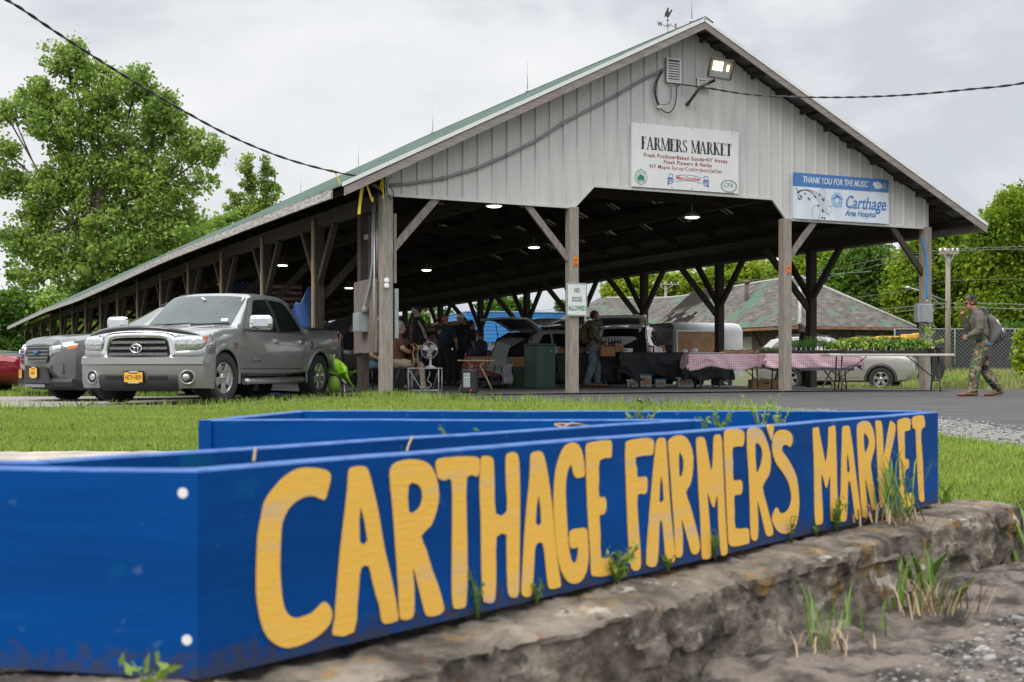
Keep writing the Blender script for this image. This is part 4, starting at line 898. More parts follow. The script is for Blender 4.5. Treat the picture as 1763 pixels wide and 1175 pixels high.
mb = MB(); mb.tube([(-.22, .45, 1.46), (-.22, .45, 1.52), (-.2, .40, 1.7), (-.17, .30, 1.95), (-.155, .22, 2.3), (-.15, .20, 3.3)], .028, 8); mb.lathe([(.05, 1.45), (.05, 1.5), (.035, 1.56)], 10, 0, Matrix.Translation((-.22, .45, 0))); mb.build('conduit', M_cableG, el_)
MB().tube([(-.155, .16, .70), (-.155, .14, 1.5), (-.15, .14, 3.4)], .017, 8).build('conduit', M_galv, el_); MB().tube([(-.02, .33, 2.0), (-.02, .33, 3.2)], .035, 8).build('conduit', M_galv, el_)
MB().box((.175, .02, 1.42), (.07, .20, .86)).build('breaker_box', M_greybox, el_, bevel=.006); MB().box((.16, .04, 2.55), (.05, .16, 1.2)).build('board', M_woodV, el_)
for k_ in range(2): MB().lathe([(.05, 0), (.05, .02), (.03, .035)], 10, 0, Matrix.Translation((-.02, -.103, 1.98-.09*k_)) @ Matrix.Rotation(R(90), 4, 'X')).build('insulator', M_white, el_)
# right post: metal box with a blue cable
rb = thing('junction_box', 'grey metal electrical box on the front right post', 'electrical box', BL(WID, 0), TH)
_, z = fac(1575, 540); MB().box((-.20, -.16, z), (.42, .13, .39)).build('body', M_galv, rb, bevel=.01); MB().box((-.255, -.229, z), (.20, .008, .36)).build('door', M_steel, rb, bevel=.004); MB().tube([(-.10, -.16, z+.2), (-.10, -.16, z+.30)], .016, 8).build('fitting', M_galv, rb)
M_bluec = mat('bright_blue_cable', (.01, .25, .60), .5)
cable([BL(WID-.10, -.16, z+.30), BL(WID-.10, -.16, z+.9), BL(WID-.12, -.15, z+1.2), BL(WID-.19, -.12, z+1.62)], .02, 'bright blue cable rising from the metal box on the right post', M_bluec)
# ---- hanging ceiling lights (lit)
M_led = emat('led_glow', (1, .93, .84), 9.0)
lights = [(8.0, 2.6), (3.3, 2.65), (8.0, 10.2), (3.3, 10.2), (8.0, 17.8), (3.3, 17.8), (8.0, 25.4), (3.3, 25.4), (3.3, 33), (3.3, 40.6)]
LBL = ['nearest right one', 'nearest left one', 'second right one', 'second left one', 'third right one', 'third left one', 'fourth right one', 'fourth left one', 'fifth left one', 'farthest left one']
first = None
for (s, t), lb in zip(lights, LBL):
    if first is None:
        o = first = thing('ceiling_light', '', 'ceiling light', (0, 0, 0), TH, 'lit ceiling lamps under the market roof')
        MB().lathe([(.10, .10), (.17, .02), (.18, 0)], 14).build('housing', M_gravelwhite, o); MB().lathe([(.03, -.025), (.12, -.018), (.15, -.001)], 14).build('lamp', M_led, o); MB().tube([(0, 0, .1), (0, 0, .34)], .012, 6).build('rod', M_galv, o)
    else: o = copy_tree(first)
    o.location = BL(s, t, 3.74+dz(t)); o['label'] = 'round lit ceiling lamp under the market roof, '+lb
mb = MB(); mb.tube([BL(3.3, .3, 4.0), BL(5, 3, 3.98), BL(8.2, 4, 4.0)], .01, 5)
# ================================================================== VEHICLES
def paint(name, col, metal=.45, rough=.30):
    return mat(name, col, rough, metal, var=.05, scale=4, coat=.8)
M_silver = paint('silver_truck_paint', (.26, .265, .262), rough=.26); M_charc = paint('charcoal_suv_paint', (.125, .13, .135)); M_wcar = paint('white_car_paint', (.68, .68, .67), 0, .35)
M_red = paint('red_car_paint', (.30, .012, .025), .2); M_beige = paint('champagne_car_paint', (.30, .29, .265), .3); M_dkcar = paint('dark_car_paint', (.03, .032, .038), .2); M_lsil = paint('pale_silver_paint', (.50, .52, .54), .3)
M_trimblk = mat('black_trim', (.025, .025, .027), .55, var=.1); M_seam = mat('panel_gap', (.012, .012, .012), .8)
class Body:
    def __init__(s, st): s.st = sorted(st, key=lambda r: -r[0])
    def at(s, x):
        st = s.st
        if x >= st[0][0]: return st[0][1:]
        for a, b in zip(st, st[1:]):
            if x >= b[0]:
                t = (a[0]-x)/(a[0]-b[0]+1e-9); return tuple(p+(q-p)*t for p, q in zip(a[1:], b[1:]))
        return st[-1][1:]
    def half(s, x):
        zb, yw, zs, zt, yt = s.at(x); h = zs-zb; ys = yw*.955; g = zt-zs
        return [(0, zb), (yw*.90, zb), (yw*.975, zb+min(.05, h*.2)), (yw*.992, zb+h*.28), (yw, zb+h*.55), (yw*.99, zb+h*.82), (ys, zs), (ys+(yt-ys)*.5+min(.012, g*.03), zs+g*.5), (yt+min(.008, g*.02), zs+g*.86), (yt*.965, zt-g*.06-.004), (yt*.86, zt-min(.010, g*.1)), (yt*.45, zt+min(.012, g*.12)), (0, zt+min(.016, g*.16))]
    def side(s, x, z):
        """half width of the flank at (x, z)"""
        h = s.half(x)[1:10]
        for a, b in zip(h, h[1:]):
            if z <= b[1] and b[1] > a[1]: t = max(0, (z-a[1])/(b[1]-a[1])); return a[0]+(b[0]-a[0])*t
        return h[-1][0]
    def mesh(s, sub=5):
        xs = []
        for a, b in zip(s.st, s.st[1:]): xs += [a[0]+(b[0]-a[0])*i/sub for i in range(sub)]
        xs.append(s.st[-1][0]); mb = MB(); K = 0
        for x in xs:
            h = s.half(x); ring = [(x, y, z) for y, z in h]+[(x, -y, z) for y, z in h[-2:0:-1]]; K = len(ring); mb.v += ring
        for i in range(len(xs)-1):
            for j in range(K): mb.f.append((i*K+j, i*K+(j+1) % K, (i+1)*K+(j+1) % K, (i+1)*K+j)); mb.m.append(0); mb.s.append(True)
        n = len(xs); mb.f += [tuple(reversed(range(K))), tuple((n-1)*K+j for j in range(K))]; mb.m += [0, 0]; mb.s += [False]*2
        return mb
def make_body(root, bd_, m, wheels, wr, inner=.62, name='body'):
    o = bd_.mesh().build(name, [m, M_seam], root, recalc=True)
    cut = MB()
    for x in wheels:
        for sg in (-1, 1): cut.lathe([(wr, inner), (wr, 1.3)], 36, 1, Matrix.Translation((x, 0, wr*.86)) @ Matrix.Rotation(R(-90*sg), 4, 'X'))
    c = cut.build('cutter', [m, M_seam], root, recalc=True)
    md = o.modifiers.new('cut', 'BOOLEAN'); md.object = c; md.operation = 'DIFFERENCE'; md.solver = 'EXACT'; md.use_self = True
    baked(o); cm = c.data; bpy.data.objects.remove(c); bpy.data.meshes.remove(cm)
    sharp(o, 32); return o
def flank(bd_, poly, sg, off=.005):
    return [(x, sg*(bd_.side(x, z)+off), z) for x, z in poly]
def pane(bd_, name, poly, sg, m, par, off=.005, sub=0):
    bm = bmesh.new(); bmesh.ops.triangulate(bm, faces=[bm.faces.new([bm.verts.new((x, 0, z)) for x, z in poly])])
    for ax, st in ((0, .16), (2, .045)):
        lo = min(p[ax//2] for p in poly); hi = max(p[ax//2] for p in poly); q = int((hi-lo)/st)+1
        for i in range(1, q):
            co = [0, 0, 0]; no = [0, 0, 0]; co[ax] = lo+(hi-lo)*i/q; no[ax] = 1
            bmesh.ops.bisect_plane(bm, geom=bm.verts[:]+bm.edges[:]+bm.faces[:], plane_co=co, plane_no=no)
    for v in bm.verts: v.co.y = sg*(bd_.side(v.co.x, v.co.z)+off)
    bmesh.ops.recalc_face_normals(bm, faces=bm.faces)
    me = bpy.data.meshes.new(name); bm.to_mesh(me); bm.free()
    for p in me.polygons: p.use_smooth = True
    return link_mesh(name, me, m, par)
def strip(bd_, pts, sg, w, m, par, name, off=.003):
    mb = MB()
    for a, b in zip(pts, pts[1:]):
        d = Vector((b[0]-a[0], b[1]-a[1])); n = Vector((-d.y, d.x)).normalized()*w/2
        q = [(a[0]+n.x, a[1]+n.y), (b[0]+n.x, b[1]+n.y), (b[0]-n.x, b[1]-n.y), (a[0]-n.x, a[1]-n.y)]
        mb.add([(x, sg*(bd_.side(x, z)+off), z) for x, z in q], [(0, 1, 2, 3)])
    return mb.build(name, m, par)
def screen(bd_, name, xb, xt, m, par, k=.93, off=.007, n=6, k2=None):
    """windscreen or rear window lying on the body's own slope"""
    mb = MB(); d = Vector((xt-xb, 0, bd_.at(xt)[3]-bd_.at(xb)[3])).normalized(); nn = Vector((-d.z, 0, d.x)) if d.x < 0 else Vector((-d.z, 0, d.x))
    if nn.z < 0: nn = -nn
    def fn(u, v):
        x = xb+(xt-xb)*v; h = bd_.half(x); yt = h[9][0]*(k+((k2 or k)-k)*v); y = yt*(2*u-1); a = abs(y)
        z = h[9][1]
        for p, q in zip(h[9:], h[10:]):
            if q[0] <= a <= p[0]: z = p[1]+(q[1]-p[1])*((p[0]-a)/(p[0]-q[0]+1e-9))
        return (x+nn.x*off, y, z+nn.z*off)
    mb.grid(fn, 12, n); return mb.build(name, m, par)
def wheel(root, x, y, r, rr, w, spokes=5, rim=None, steer=0, sp_w=.55):
    sg = 1 if y > 0 else -1
    T = Matrix.Rotation(R(-90), 4, 'X') if sg > 0 else Matrix.Rotation(R(90), 4, 'X')
    o = bpy.data.objects.new('wheel', None); COL.objects.link(o); o.parent = root; o.location = (x, y, r); o.rotation_euler = (0, 0, R(steer)); o.empty_display_size = .1
    mb = MB(); prof = [(rr*.94, -w/2), (r*.93, -w/2), (r*.985, -w*.42), (r, -w*.30), (r, w*.30), (r*.985, w*.42), (r*.93, w/2), (rr*1.02, w/2-.005), (rr*.985, w/2-.02)]
    mb.lathe(prof, 40, 0, T, True, False)
    for i in range(40):
        a = 2*math.pi*i/40
        for zz_ in (-.33, -.11, .11, .33): mb.box((r*math.cos(a+.04*(zz_ > 0)), r*math.sin(a+.04*(zz_ > 0)), w*zz_), (.022, .035, w*.19), 0, a, T)
    mb.build('tyre', M_rubber, o)
    mb = MB(); mb.lathe([(rr*.98, w/2-.022), (rr*.93, w/2-.012), (rr*.88, w/2-.03), (rr*.86, w*.05), (.02, w*.04)], 40, 0, T, True, False)
    r_ = mb.build('rim', [rim or M_alloy], o)
    mb = MB(); mb.lathe([(rr*.85, w*.06), (rr*.3, w*.055), (.01, w*.055)], 30, 0, T, True, False); mb.build('brake_disc', M_seam, r_)
    mb = MB()
    for i in range(spokes):
        a = 2*math.pi*i/spokes+.31; c, s_ = math.cos(a), math.sin(a); wi = rr*.20*sp_w/.55; wo = rr*.30*sp_w/.55
        q = []
        for rad, hw, h in ((rr*.20, wi, w/2-.035), (rr*.55, wi*1.1, w/2-.022), (rr*.90, wo, w/2-.022)):
            q += [(rad*c-hw*s_, rad*s_+hw*c, h), (rad*c+hw*s_, rad*s_-hw*c, h), (rad*c+hw*s_, rad*s_-hw*c, h-.03), (rad*c-hw*s_, rad*s_+hw*c, h-.03)]
        fs = []
        for k in (0, 4): fs += [(k, k+1, k+5, k+4), (k+1, k+2, k+6, k+5), (k+3, k, k+4, k+7)]
        mb.add(q, fs, 0, False, T)
    mb.lathe([(rr*.30, w/2-.04), (rr*.28, w/2-.02), (rr*.12, w/2-.012), (.005, w/2-.010)], 18, 0, T, True, False)
    mb.build('spokes', rim or M_alloy, r_, bevel=.004, recalc=False)
    mb = MB()
    for i in range(6): a = i*1.047; mb.lathe([(.014, w/2-.02), (.010, w/2-.004)], 8, 0, T @ Matrix.Translation((rr*.2*math.cos(a), rr*.2*math.sin(a), 0)))
    mb.build('lug_nut', M_steel, r_); return o
def plate(root, x, y, z, txt, tilt=0, w=.305, h=.155, rear=False, frame=True):
    T = Matrix.Translation((x, y, z)) @ Matrix.Rotation(R(90 if not rear else -90), 4, 'Z')
    mb = MB(); mb.box((0, -.004, 0), (w+.03, .012, h+.045), 0, 0, T); o = mb.build('licence_plate', M_seam, root)
    mb = MB(); mb.box((0, -.013, 0), (w, .004, h), 0, 0, T); mb.build('panel', M_plate, o)
    text('plate_text', txt, h*.66, M_navy, o, T @ Matrix.Translation((0, -.0165, -.008)) @ UP, sx=.60, bold=.002)
    mb = MB(); mb.box((0, -.0112, h/2+.012), (w*.45, .002, .010), 0, 0, T); mb.box((0, -.0112, -h/2-.012), (w*.6, .002, .012), 0, 0, T); mb.build('frame_lettering', M_white, o)
    mb = MB(); mb.box((0, -.0158, h*.40), (w*.5, .002, .014), 0, 0, T); mb.build('plate_band', M_navy, o); return o
def mirror(root, x, y, z, sg, m, cap, s=1.0):
    mb = MB(); mb.bar((x, sg*(y-.02), z-.02), (x+.02, sg*(y+.16*s), z-.03), .07, .05); o = mb.build('mirror', M_trimblk, root, bevel=.01)
    T = Matrix.Translation((x+.02, sg*(y+.20*s), z+.05*s)) @ Matrix.Rotation(R(12*sg), 4, 'Z')
    sh_ = MB().box((.02*s, 0, .01*s), (.12*s, .25*s, .17*s), 0, 0, T).build('mirror_shell', cap, o, bevel=.045*s, seg=4); sharp(sh_, 60); mb = MB(); mb.box((-.012, 0, 0), (.012, .23*s, .16*s), 0, 0, T); mb.build('mirror_glass', M_glass, o, bevel=.004); return o
def lamp_patch(bd_, name, pts, m, par, off=.006, thick=.012):
    """lamp lens given as (x, y, z) outline, pushed outward and given thickness"""
    mb = MB(); mb.add(pts, [tuple(range(len(pts)))]); o = mb.build(name, m, par)
    md = o.modifiers.new('t', 'SOLIDIFY'); md.thickness = thick; md.offset = 0; return o
# ------------------------------------------------------------------ pickup truck
hd = Vector((-math.sin(R(15.5)), -math.cos(R(15.5)))); trz = math.atan2(hd.y, hd.x)
lat = Vector((-hd.y, hd.x))           # truck's left
tp = Vector((-5.54, 21.5))
truck = thing('pickup_truck', 'silver crew cab pickup truck with chrome grille parked on the grass edge', 'pickup truck', (tp.x, tp.y, -.068), trz, None, (1, 1.035, .962))
tb = Body([(.76, .66, .80, 1.00, 1.075, .66), (.72, .60, .88, 1.03, 1.11, .74), (.62, .54, .955, 1.06, 1.16, .80), (.40, .50, 1.0, 1.10, 1.195, .83), (0, .46, 1.005, 1.135, 1.235, .85), (-.62, .44, 1.0, 1.16, 1.275, .86), (-.68, .44, 1.0, 1.162, 1.30, .855), (-1.40, .43, 1.0, 1.175, 1.835, .715), (-1.56, .43, 1.0, 1.175, 1.885, .70), (-2.1, .43, 1.0, 1.18, 1.915, .70), (-2.75, .44, 1.0, 1.19, 1.895, .70), (-2.98, .45, 1.0, 1.195, 1.83, .70), (-3.16, .46, 1.0, 1.20, 1.42, .78), (-3.22, .47, 1.0, 1.205, 1.325, .90), (-3.30, .47, 1.0, 1.22, 1.31, .935), (-4.2, .50, 1.0, 1.245, 1.325, .94), (-4.74, .54, .985, 1.25, 1.33, .93), (-4.82, .58, .95, 1.24, 1.31, .90)])
tbody = make_body(truck, tb, M_silver, (0, -3.70), .475)
# wheel arch flares
for wx in (0, -3.70):
    for sg in (-1, 1):
        mb = MB()
        for ra, oy in ((.470, .010), (.520, .028), (.565, .002)):
            for i in range(21):
                a = R(-12+204*i/20); x, z = wx+ra*math.cos(a), .41+ra*math.sin(a); mb.v.append((x, sg*(tb.side(x, max(z, .50))+oy), z))
        mb.f = [(k*21+i, k*21+i+1, (k+1)*21+i+1, (k+1)*21+i) for k in (0, 1) for i in range(20)]; mb.m = [0]*40; mb.s = [True]*40
        mb.build('wheel_arch', M_silver, truck)
for x in (0, -3.70):
    for sg in (-1, 1): wheel(truck, x, sg*.86, .41, .265, .275, 5, steer=(-4 if x == 0 else 0))
mb = MB(); mb.box((-1.9, 0, .42), (4.6, 1.1, .16)); mb.box((-.0, 0, .36), (.25, 1.2, .12)); mb.box((-3.7, 0, .40), (.2, 1.3, .14)); mb.box((.75, 0, .40), (.2, 1.2, .14)); mb.build('chassis', M_seam, truck)
# windows, seams, handles, badges (both flanks)
for sg in (-1, 1):
    pane(tb, 'window', [(-1.02, 1.22), (-1.06, 1.31), (-1.48, 1.73), (-1.58, 1.775), (-1.98, 1.80), (-1.99, 1.22)], sg, M_glass, truck)
    pane(tb, 'window', [(-2.12, 1.22), (-2.11, 1.80), (-2.62, 1.785), (-2.74, 1.70), (-2.98, 1.30), (-2.98, 1.25)], sg, M_glass, truck)
    pane(tb, 'pillar_trim', [(-2.0, 1.22), (-1.99, 1.81), (-2.10, 1.81), (-2.11, 1.22)], sg, M_trimblk, truck, .0062)
    strip(tb, [(-.62, .55), (-.62, 1.10), (-.78, 1.24), (-1.42, 1.80)], sg, .012, M_seam, truck, 'door_gap'); strip(tb, [(-2.05, .55), (-2.05, 1.82)], sg, .012, M_seam, truck, 'door_gap', .0075); strip(tb, [(-3.06, 1.20), (-3.06, .95), (-2.98, .80), (-2.93, .55)], sg, .012, M_seam, truck, 'door_gap'); strip(tb, [(-3.24, .60), (-3.24, 1.28)], sg, .014, M_seam, truck, 'door_gap'); strip(tb, [(-.62, .56), (-2.93, .56)], sg, .012, M_seam, truck, 'door_gap')
    strip(tb, [(-.9, 1.205), (-3.05, 1.215)], sg, .018, M_trimblk, truck, 'belt_trim', .004)
    for hx in (-1.86, -2.88):
        mb = MB(); y = tb.side(hx, 1.05); mb.bar((hx+.10, sg*(y+.030), 1.052), (hx-.10, sg*(y+.030), 1.052), .03, .045); mb.box((hx, sg*(y+.004), 1.05), (.20, .012, .085)); mb.build('door_handle', M_chrome, truck, bevel=.01)
    mb = MB(); mb.tube([(-.66, sg*.98, .34), (-.72, sg*1.02, .345), (-2.85, sg*1.02, .355), (-2.92, sg*.98, .36)], .055, 10); mb.bar((-1, sg*.7, .42), (-1, sg*1.0, .36), .05, .05); mb.bar((-2.5, sg*.7, .42), (-2.5, sg*1.0, .36), .05, .05); mb.build('running_board', M_steel, truck)
    mirror(truck, -.74, .97, 1.25, sg, M_trimblk, M_chrome, 1.5)
    T = Matrix.Translation((-.34, sg*(tb.side(-.34, .95)+.004), .955)) @ Matrix.Rotation(R(0 if sg < 0 else 180), 4, 'Z')
    mb = MB(); mb.box((0, -.003, 0), (.16, .006, .085), 0, 0, T); o = mb.build('side_badge', M_chrome, truck); text('badge_text', '5.7L', .055, M_redlens, o, T @ Matrix.Translation((0, -.0075, 0)) @ UP)
    T = Matrix.Translation((-1.10, sg*(tb.side(-1.1, .72)+.008), .70)) @ Matrix.Rotation(R(0 if sg < 0 else 180), 4, 'Z')
    text('side_lettering', 'TUNDRA', .075, M_chrome, truck, T @ UP, depth=.002, sx=1.2, bold=.002)
    T = Matrix.Translation((-4.42, sg*(tb.side(-4.42, 1.13)+.006), 1.12)) @ Matrix.Rotation(R(0 if sg < 0 else 180), 4, 'Z'); text('side_lettering', 'TRD', .10, M_redlens, truck, T @ UP, sx=1.5, shear=.3, bold=.004)
    lamp_patch(tb, 'tail_light', [(-4.80, sg*.96, .98), (-4.62, sg*1.0, .99), (-4.70, sg*.985, 1.26), (-4.80, sg*.94, 1.27)], M_redlens, truck)
    mb = MB(); mb.box((-4.42, sg*.93, 1.335), (.9, .09, .02)); mb.bar((-3.28, sg*.93, 1.325), (-4.75, sg*.93, 1.34), .09, .022); mb.build('bed_rail', M_trimblk, truck)
    if sg > 0: mb = MB(); y = tb.side(-3.36, 1.0); mb.lathe([(.085, 0), (.082, .004), (.01, .005)], 16, 0, Matrix.Translation((-3.33, sg*(y+.001), 1.0)) @ Matrix.Rotation(R(-90*sg), 4, 'X')); mb.build('fuel_door', M_charc, truck)
screen(tb, 'windshield', -.70, -1.39, M_glassW, truck, .90, k2=.97); screen(tb, 'rear_window', -3.0, -3.14, M_glass, truck, .85)
mb = MB(); mb.bar((-.66, -.60, 1.318), (-.72, .05, 1.345), .02, .015); mb.bar((-.66, .05, 1.318), (-.72, .70, 1.345), .02, .015); mb.build('wiper', M_trimblk, truck)
mb = MB(); mb.box((-4.0, 0, 1.315), (1.5, 1.75, .03)); mb.build('bed_cover', M_trimblk, truck)
mb = MB(); mb.bar((-1.33, -.10, 1.815), (-1.25, .0, 1.77), .03, .02); mb.build('visor_tag', M_sign, truck); mb = MB(); mb.box((-.80, .58, 1.425), (.005, .12, .055), 0); mb.build('window_sticker', M_sign, truck)
for o in [bpy.data.objects['window_sticker']]: o.rotation_euler = (0, R(-38), 0); o.location = (.0, 0, 0); o.data.transform(Matrix.Translation((.80, -.58, -1.425))); o.location = (-.795, .58, 1.40)
# bumper: lofted bar curved in plan
def bumper(root, m, W_, x0, prof, curve=.16, name='bumper', wrap=.13):
    """prof: (dx, z) outline of the bar's cross section, swept across and bent back at the corners"""
    mb = MB(); n = 28; K = len(prof)
    for i in range(n+1):
        u = 2*i/n-1; a = abs(u); y = W_*math.copysign(min(1, a/.86) if a < .86 else 1, u); bk = curve*min(1, a/.86)**3+(0 if a < .86 else wrap*(a-.86)/.14)
        if a >= .86: y = W_*math.copysign(1, u)*(1+.012*math.sin((a-.86)/.14*1.5))
        mb.v += [(x0+dx-bk, y, z) for dx, z in prof]
    mb.f = [(i*K+j, i*K+(j+1) % K, (i+1)*K+(j+1) % K, (i+1)*K+j) for i in range(n) for j in range(K)]; mb.m = [0]*len(mb.f); mb.s = [True]*len(mb.f)
    mb.f += [tuple(range(K)), tuple(n*K+j for j in reversed(range(K)))]; mb.m += [0, 0]; mb.s += [False]*2
    return sharp(mb.build(name, m, root, recalc=True), 28)
fb = bumper(truck, M_silver, 1.025, .93, [(-.26, .80), (-.12, .795), (.0, .74), (.014, .635), (-.012, .615), (-.012, .58), (-.02, .36), (-.06, .25), (-.20, .24)])
def on_bump(y, x0=.93, W_=1.0, c=.16): return x0-c*min(1, abs(y)/W_)**3
mb = MB(); n = 20
for i in range(n+1):
    y = -.66+1.32*i/n; x = on_bump(y); k = .02*(abs(y) > .6); mb.v += [(x-.010, y, .475-k), (x+.000, y, .46-k), (x-.012, y, .34), (x-.05, y, .235), (x-.16, y, .20)]
mb.f = [(i*5+j, (i+1)*5+j, (i+1)*5+j+1, i*5+j+1) for i in range(n) for j in range(4)]; mb.m = [0]*len(mb.f); mb.s = [True]*len(mb.f)
mb.build('lower_grille', M_trimblk, fb)
for y0, y1 in ((-.52, -.24), (.20, .50)):
    mb = MB(); mb.bar((on_bump(y0)+.004, y0, .425), (on_bump(y1)+.004, y1, .425), .02, .045); mb.build('air_slot', M_seam, fb)
plate(truck, .945, -.03, .425, 'HCY\u20221859')
for y in (-.80, .80):
    x = on_bump(y)-.014; T = Matrix.Translation((x, y, .425)) @ Matrix.Rotation(R(90), 4, 'Y') @ Matrix.Rotation(R(17 if y < 0 else -17), 4, 'X')
    mb = MB(); mb.lathe([(.125, -.004), (.118, .012), (.10, .012), (.088, .002)], 22, 0, T, True, False); o = mb.build('fog_light', M_silver, truck)
    mb = MB(); mb.lathe([(.10, .006), (.01, .006)], 20, 0, T, True, False); mb.build('fog_recess', M_seam, o)
    mb = MB(); mb.ball((0, -.02*(1 if y > 0 else -1), .014), (.058, .058, .02), 14, 0, T); mb.build('fog_lens', M_lamp, o)
# grille surround
def gx_(y): return .935-.10*min(1, abs(y)/.75)**2
out_ = [(-.68, .70), (-.71, .78), (-.62, 1.10), (-.52, 1.165), (0, 1.185), (.52, 1.165), (.62, 1.10), (.71, .78), (.68, .70), (0, .69)]
in_ = [(-.52, .735), (-.53, .77), (-.475, 1.02), (-.43, 1.045), (0, 1.055), (.43, 1.045), (.475, 1.02), (.53, .77), (.52, .735), (0, .73)]
mb = MB(); n = len(out_)
for (y, z), (yi, zi) in zip(out_, in_):
    ym, zm = (y+yi)/2, (z+zi)/2; rk = lambda z: -.10*(z-.70)
    mb.v += [(gx_(y)-.06+rk(z), y, z), (gx_(y)+.0+rk(z), y*.985, z*.985+.012), (gx_(ym)+.022+rk(zm), ym, zm), (gx_(yi)+.008+rk(zi), yi, zi), (gx_(yi)-.05+rk(zi), yi, zi)]
mb.f = [(i*5+j, ((i+1) % n)*5+j, ((i+1) % n)*5+j+1, i*5+j+1) for i in range(n) for j in range(4)]; mb.m = [0]*len(mb.f); mb.s = [True]*len(mb.f)
gr = mb.build('grille', M_chrome, truck, recalc=True, fine=1)
mb = MB(); mb.add([(gx_(y)-.04-.10*(z-.70), y, z) for y, z in in_], [tuple(range(n))]); mb.build('grille_backing', M_seam, gr)
M_mesh = mat('grille_mesh', (.20, .205, .205), .4, .5, var=.7, scale=60)
for k, (z, hw) in enumerate(((.985, .45), (.89, .475), (.795, .49))):
    mb = MB(); 
    for i in range(12):
        ya, yb = -hw+2*hw*i/12, -hw+2*hw*(i+1)/12; mb.bar((gx_(ya)-.012-.10*(z-.70), ya, z), (gx_(yb)-.012-.10*(z-.70), yb, z), .022, .042)
    mb.build('grille_bar', M_mesh, gr)
T = Matrix.Translation((gx_(0)+.012-.018, 0, .885)) @ Matrix.Rotation(R(90), 4, 'Z')
def oval(mb, rx, rz, w, T, n=24, cx=0, cz=0): mb.tube([(cx+rx*math.cos(2*math.pi*i/n), 0, cz+rz*math.sin(2*math.pi*i/n)) for i in range(n+1)], w, 6); return mb
mb = MB(); oval(mb, .092, .068, .010, T); oval(mb, .032, .066, .007, T); oval(mb, .062, .024, .007, T, cz=.034); mb.v = [tuple(T @ Vector(v)) for v in mb.v]; em = mb.build('emblem', M_chrome, gr)
mb = MB(); mb.lathe([(.085, -.002), (.01, -.002)], 20, 0, T @ Matrix.Diagonal((1, 1, .72, 1)) @ Matrix.Rotation(R(90), 4, 'X'), True, False); mb.build('emblem_back', M_seam, em)
# headlights wrap round the corner
for sg in (-1, 1):
    rows = []
    for u in range(9):
        t = u/8; y = .60+.405*min(1, t*1.25); x = .86-.12*t-.30*max(0, t-.55)**1.3; top = 1.095-.035*t; bot = .845+.03*t+.16*max(0, t-.6)**1.2
        rows += [(x+.01, sg*y, bot), (x+.045*(1-t*.6), sg*(y+.012), (top+bot)/2), (x+.0, sg*y, top)]
    mb = MB(); mb.add(rows, [(3*i+j, 3*i+3+j, 3*i+4+j, 3*i+1+j) for i in range(8) for j in (0, 1)], 0, True); hl = mb.build('headlight', M_lamp, truck, recalc=True, fine=1)
    md = hl.modifiers.new('t', 'SOLIDIFY'); md.thickness = .02; md.offset = -1
    mb = MB()
    for yy, rr in ((.70, .062), (.83, .05)): mb.ball((.842-.10*(yy-.6)/.4, sg*yy, .955), (.028, rr, rr), 12)
    mb.build('headlight_bulb', M_chrome, hl)
    mb = MB(); mb.add([(.655, sg*1.006, .985), (.60, sg*1.018, 1.04), (.64, sg*1.016, 1.075), (.72, sg*.99, 1.065), (.70, sg*1.0, 1.0)], [(0, 1, 2, 3, 4)]); o = mb.build('turn_signal', M_amber, hl, solid=.014)
    rows = []
    for u in range(9):
        t = u/8; y = .55+.45*min(1, t*1.2); x = .865-.12*t-.30*max(0, t-.55)**1.3
        rows += [(x+.02, sg*y, .70), (x+.012, sg*(y+.004), .80), (x+.0, sg*y, .86+.03*t+.16*max(0, t-.6)**1.2), (x-.13, sg*(y-.01), .93+.03*t)]
    rows += [(.36, sg*1.012, .70), (.36, sg*1.016, .80), (.36, sg*1.014, .95), (.36, sg*1.0, 1.06)]
    mb = MB(); mb.add(rows, [(4*i+j, 4*i+4+j, 4*i+5+j, 4*i+1+j) for i in range(9) for j in (0, 1, 2)], 0, True); mb.build('fender_nose', M_silver, truck, recalc=True, solid=.01)
# hood deflector
mb = MB()
for i in range(25):
    u = i/12-1; y = .93*u; z = 1.10+.125*(1-abs(u)**2.2); x = .80+.10*(1-abs(u)**2.2)-.12*abs(u)**4
    k = 1-.85*abs(u)**5; mb.v += [(x-.01*k, y, z-.055*k), (x+.03*k, y, z-.02*k), (x, y, z+.035*k), (x-.05*k, y, z+.02*k)]
mb.f = [(i*4+j, (i+1)*4+j, (i+1)*4+(j+1) % 4, i*4+(j+1) % 4) for i in range(24) for j in range(4)]; mb.m = [0]*96; mb.s = [True]*96
M_deflect = mat('smoked_deflector', (.022, .022, .024), .18, var=.1, coat=.7)
mb.build('hood_deflector', M_deflect, truck, recalc=True)
for sg in (-1, 1):
    mb = MB(); pts = [(-.55, sg*.52), (0, sg*.50), (.5, sg*.44), (.72, sg*.40)]
    for (xa, ya), (xb, yb) in zip(pts, pts[1:]):
        za = tb.half(xa)[11][1]+.008; zb_ = tb.half(xb)[11][1]+.008; mb.add([(xa, ya-.02, za-.012), (xa, ya, za+.012), (xa, ya+.02, za-.012), (xb, yb-.02, zb_-.012), (xb, yb, zb_+.012), (xb, yb+.02, zb_-.012)], [(0, 1, 4, 3), (1, 2, 5, 4)], 0, True)
    mb.build('hood_crease', M_silver, truck)
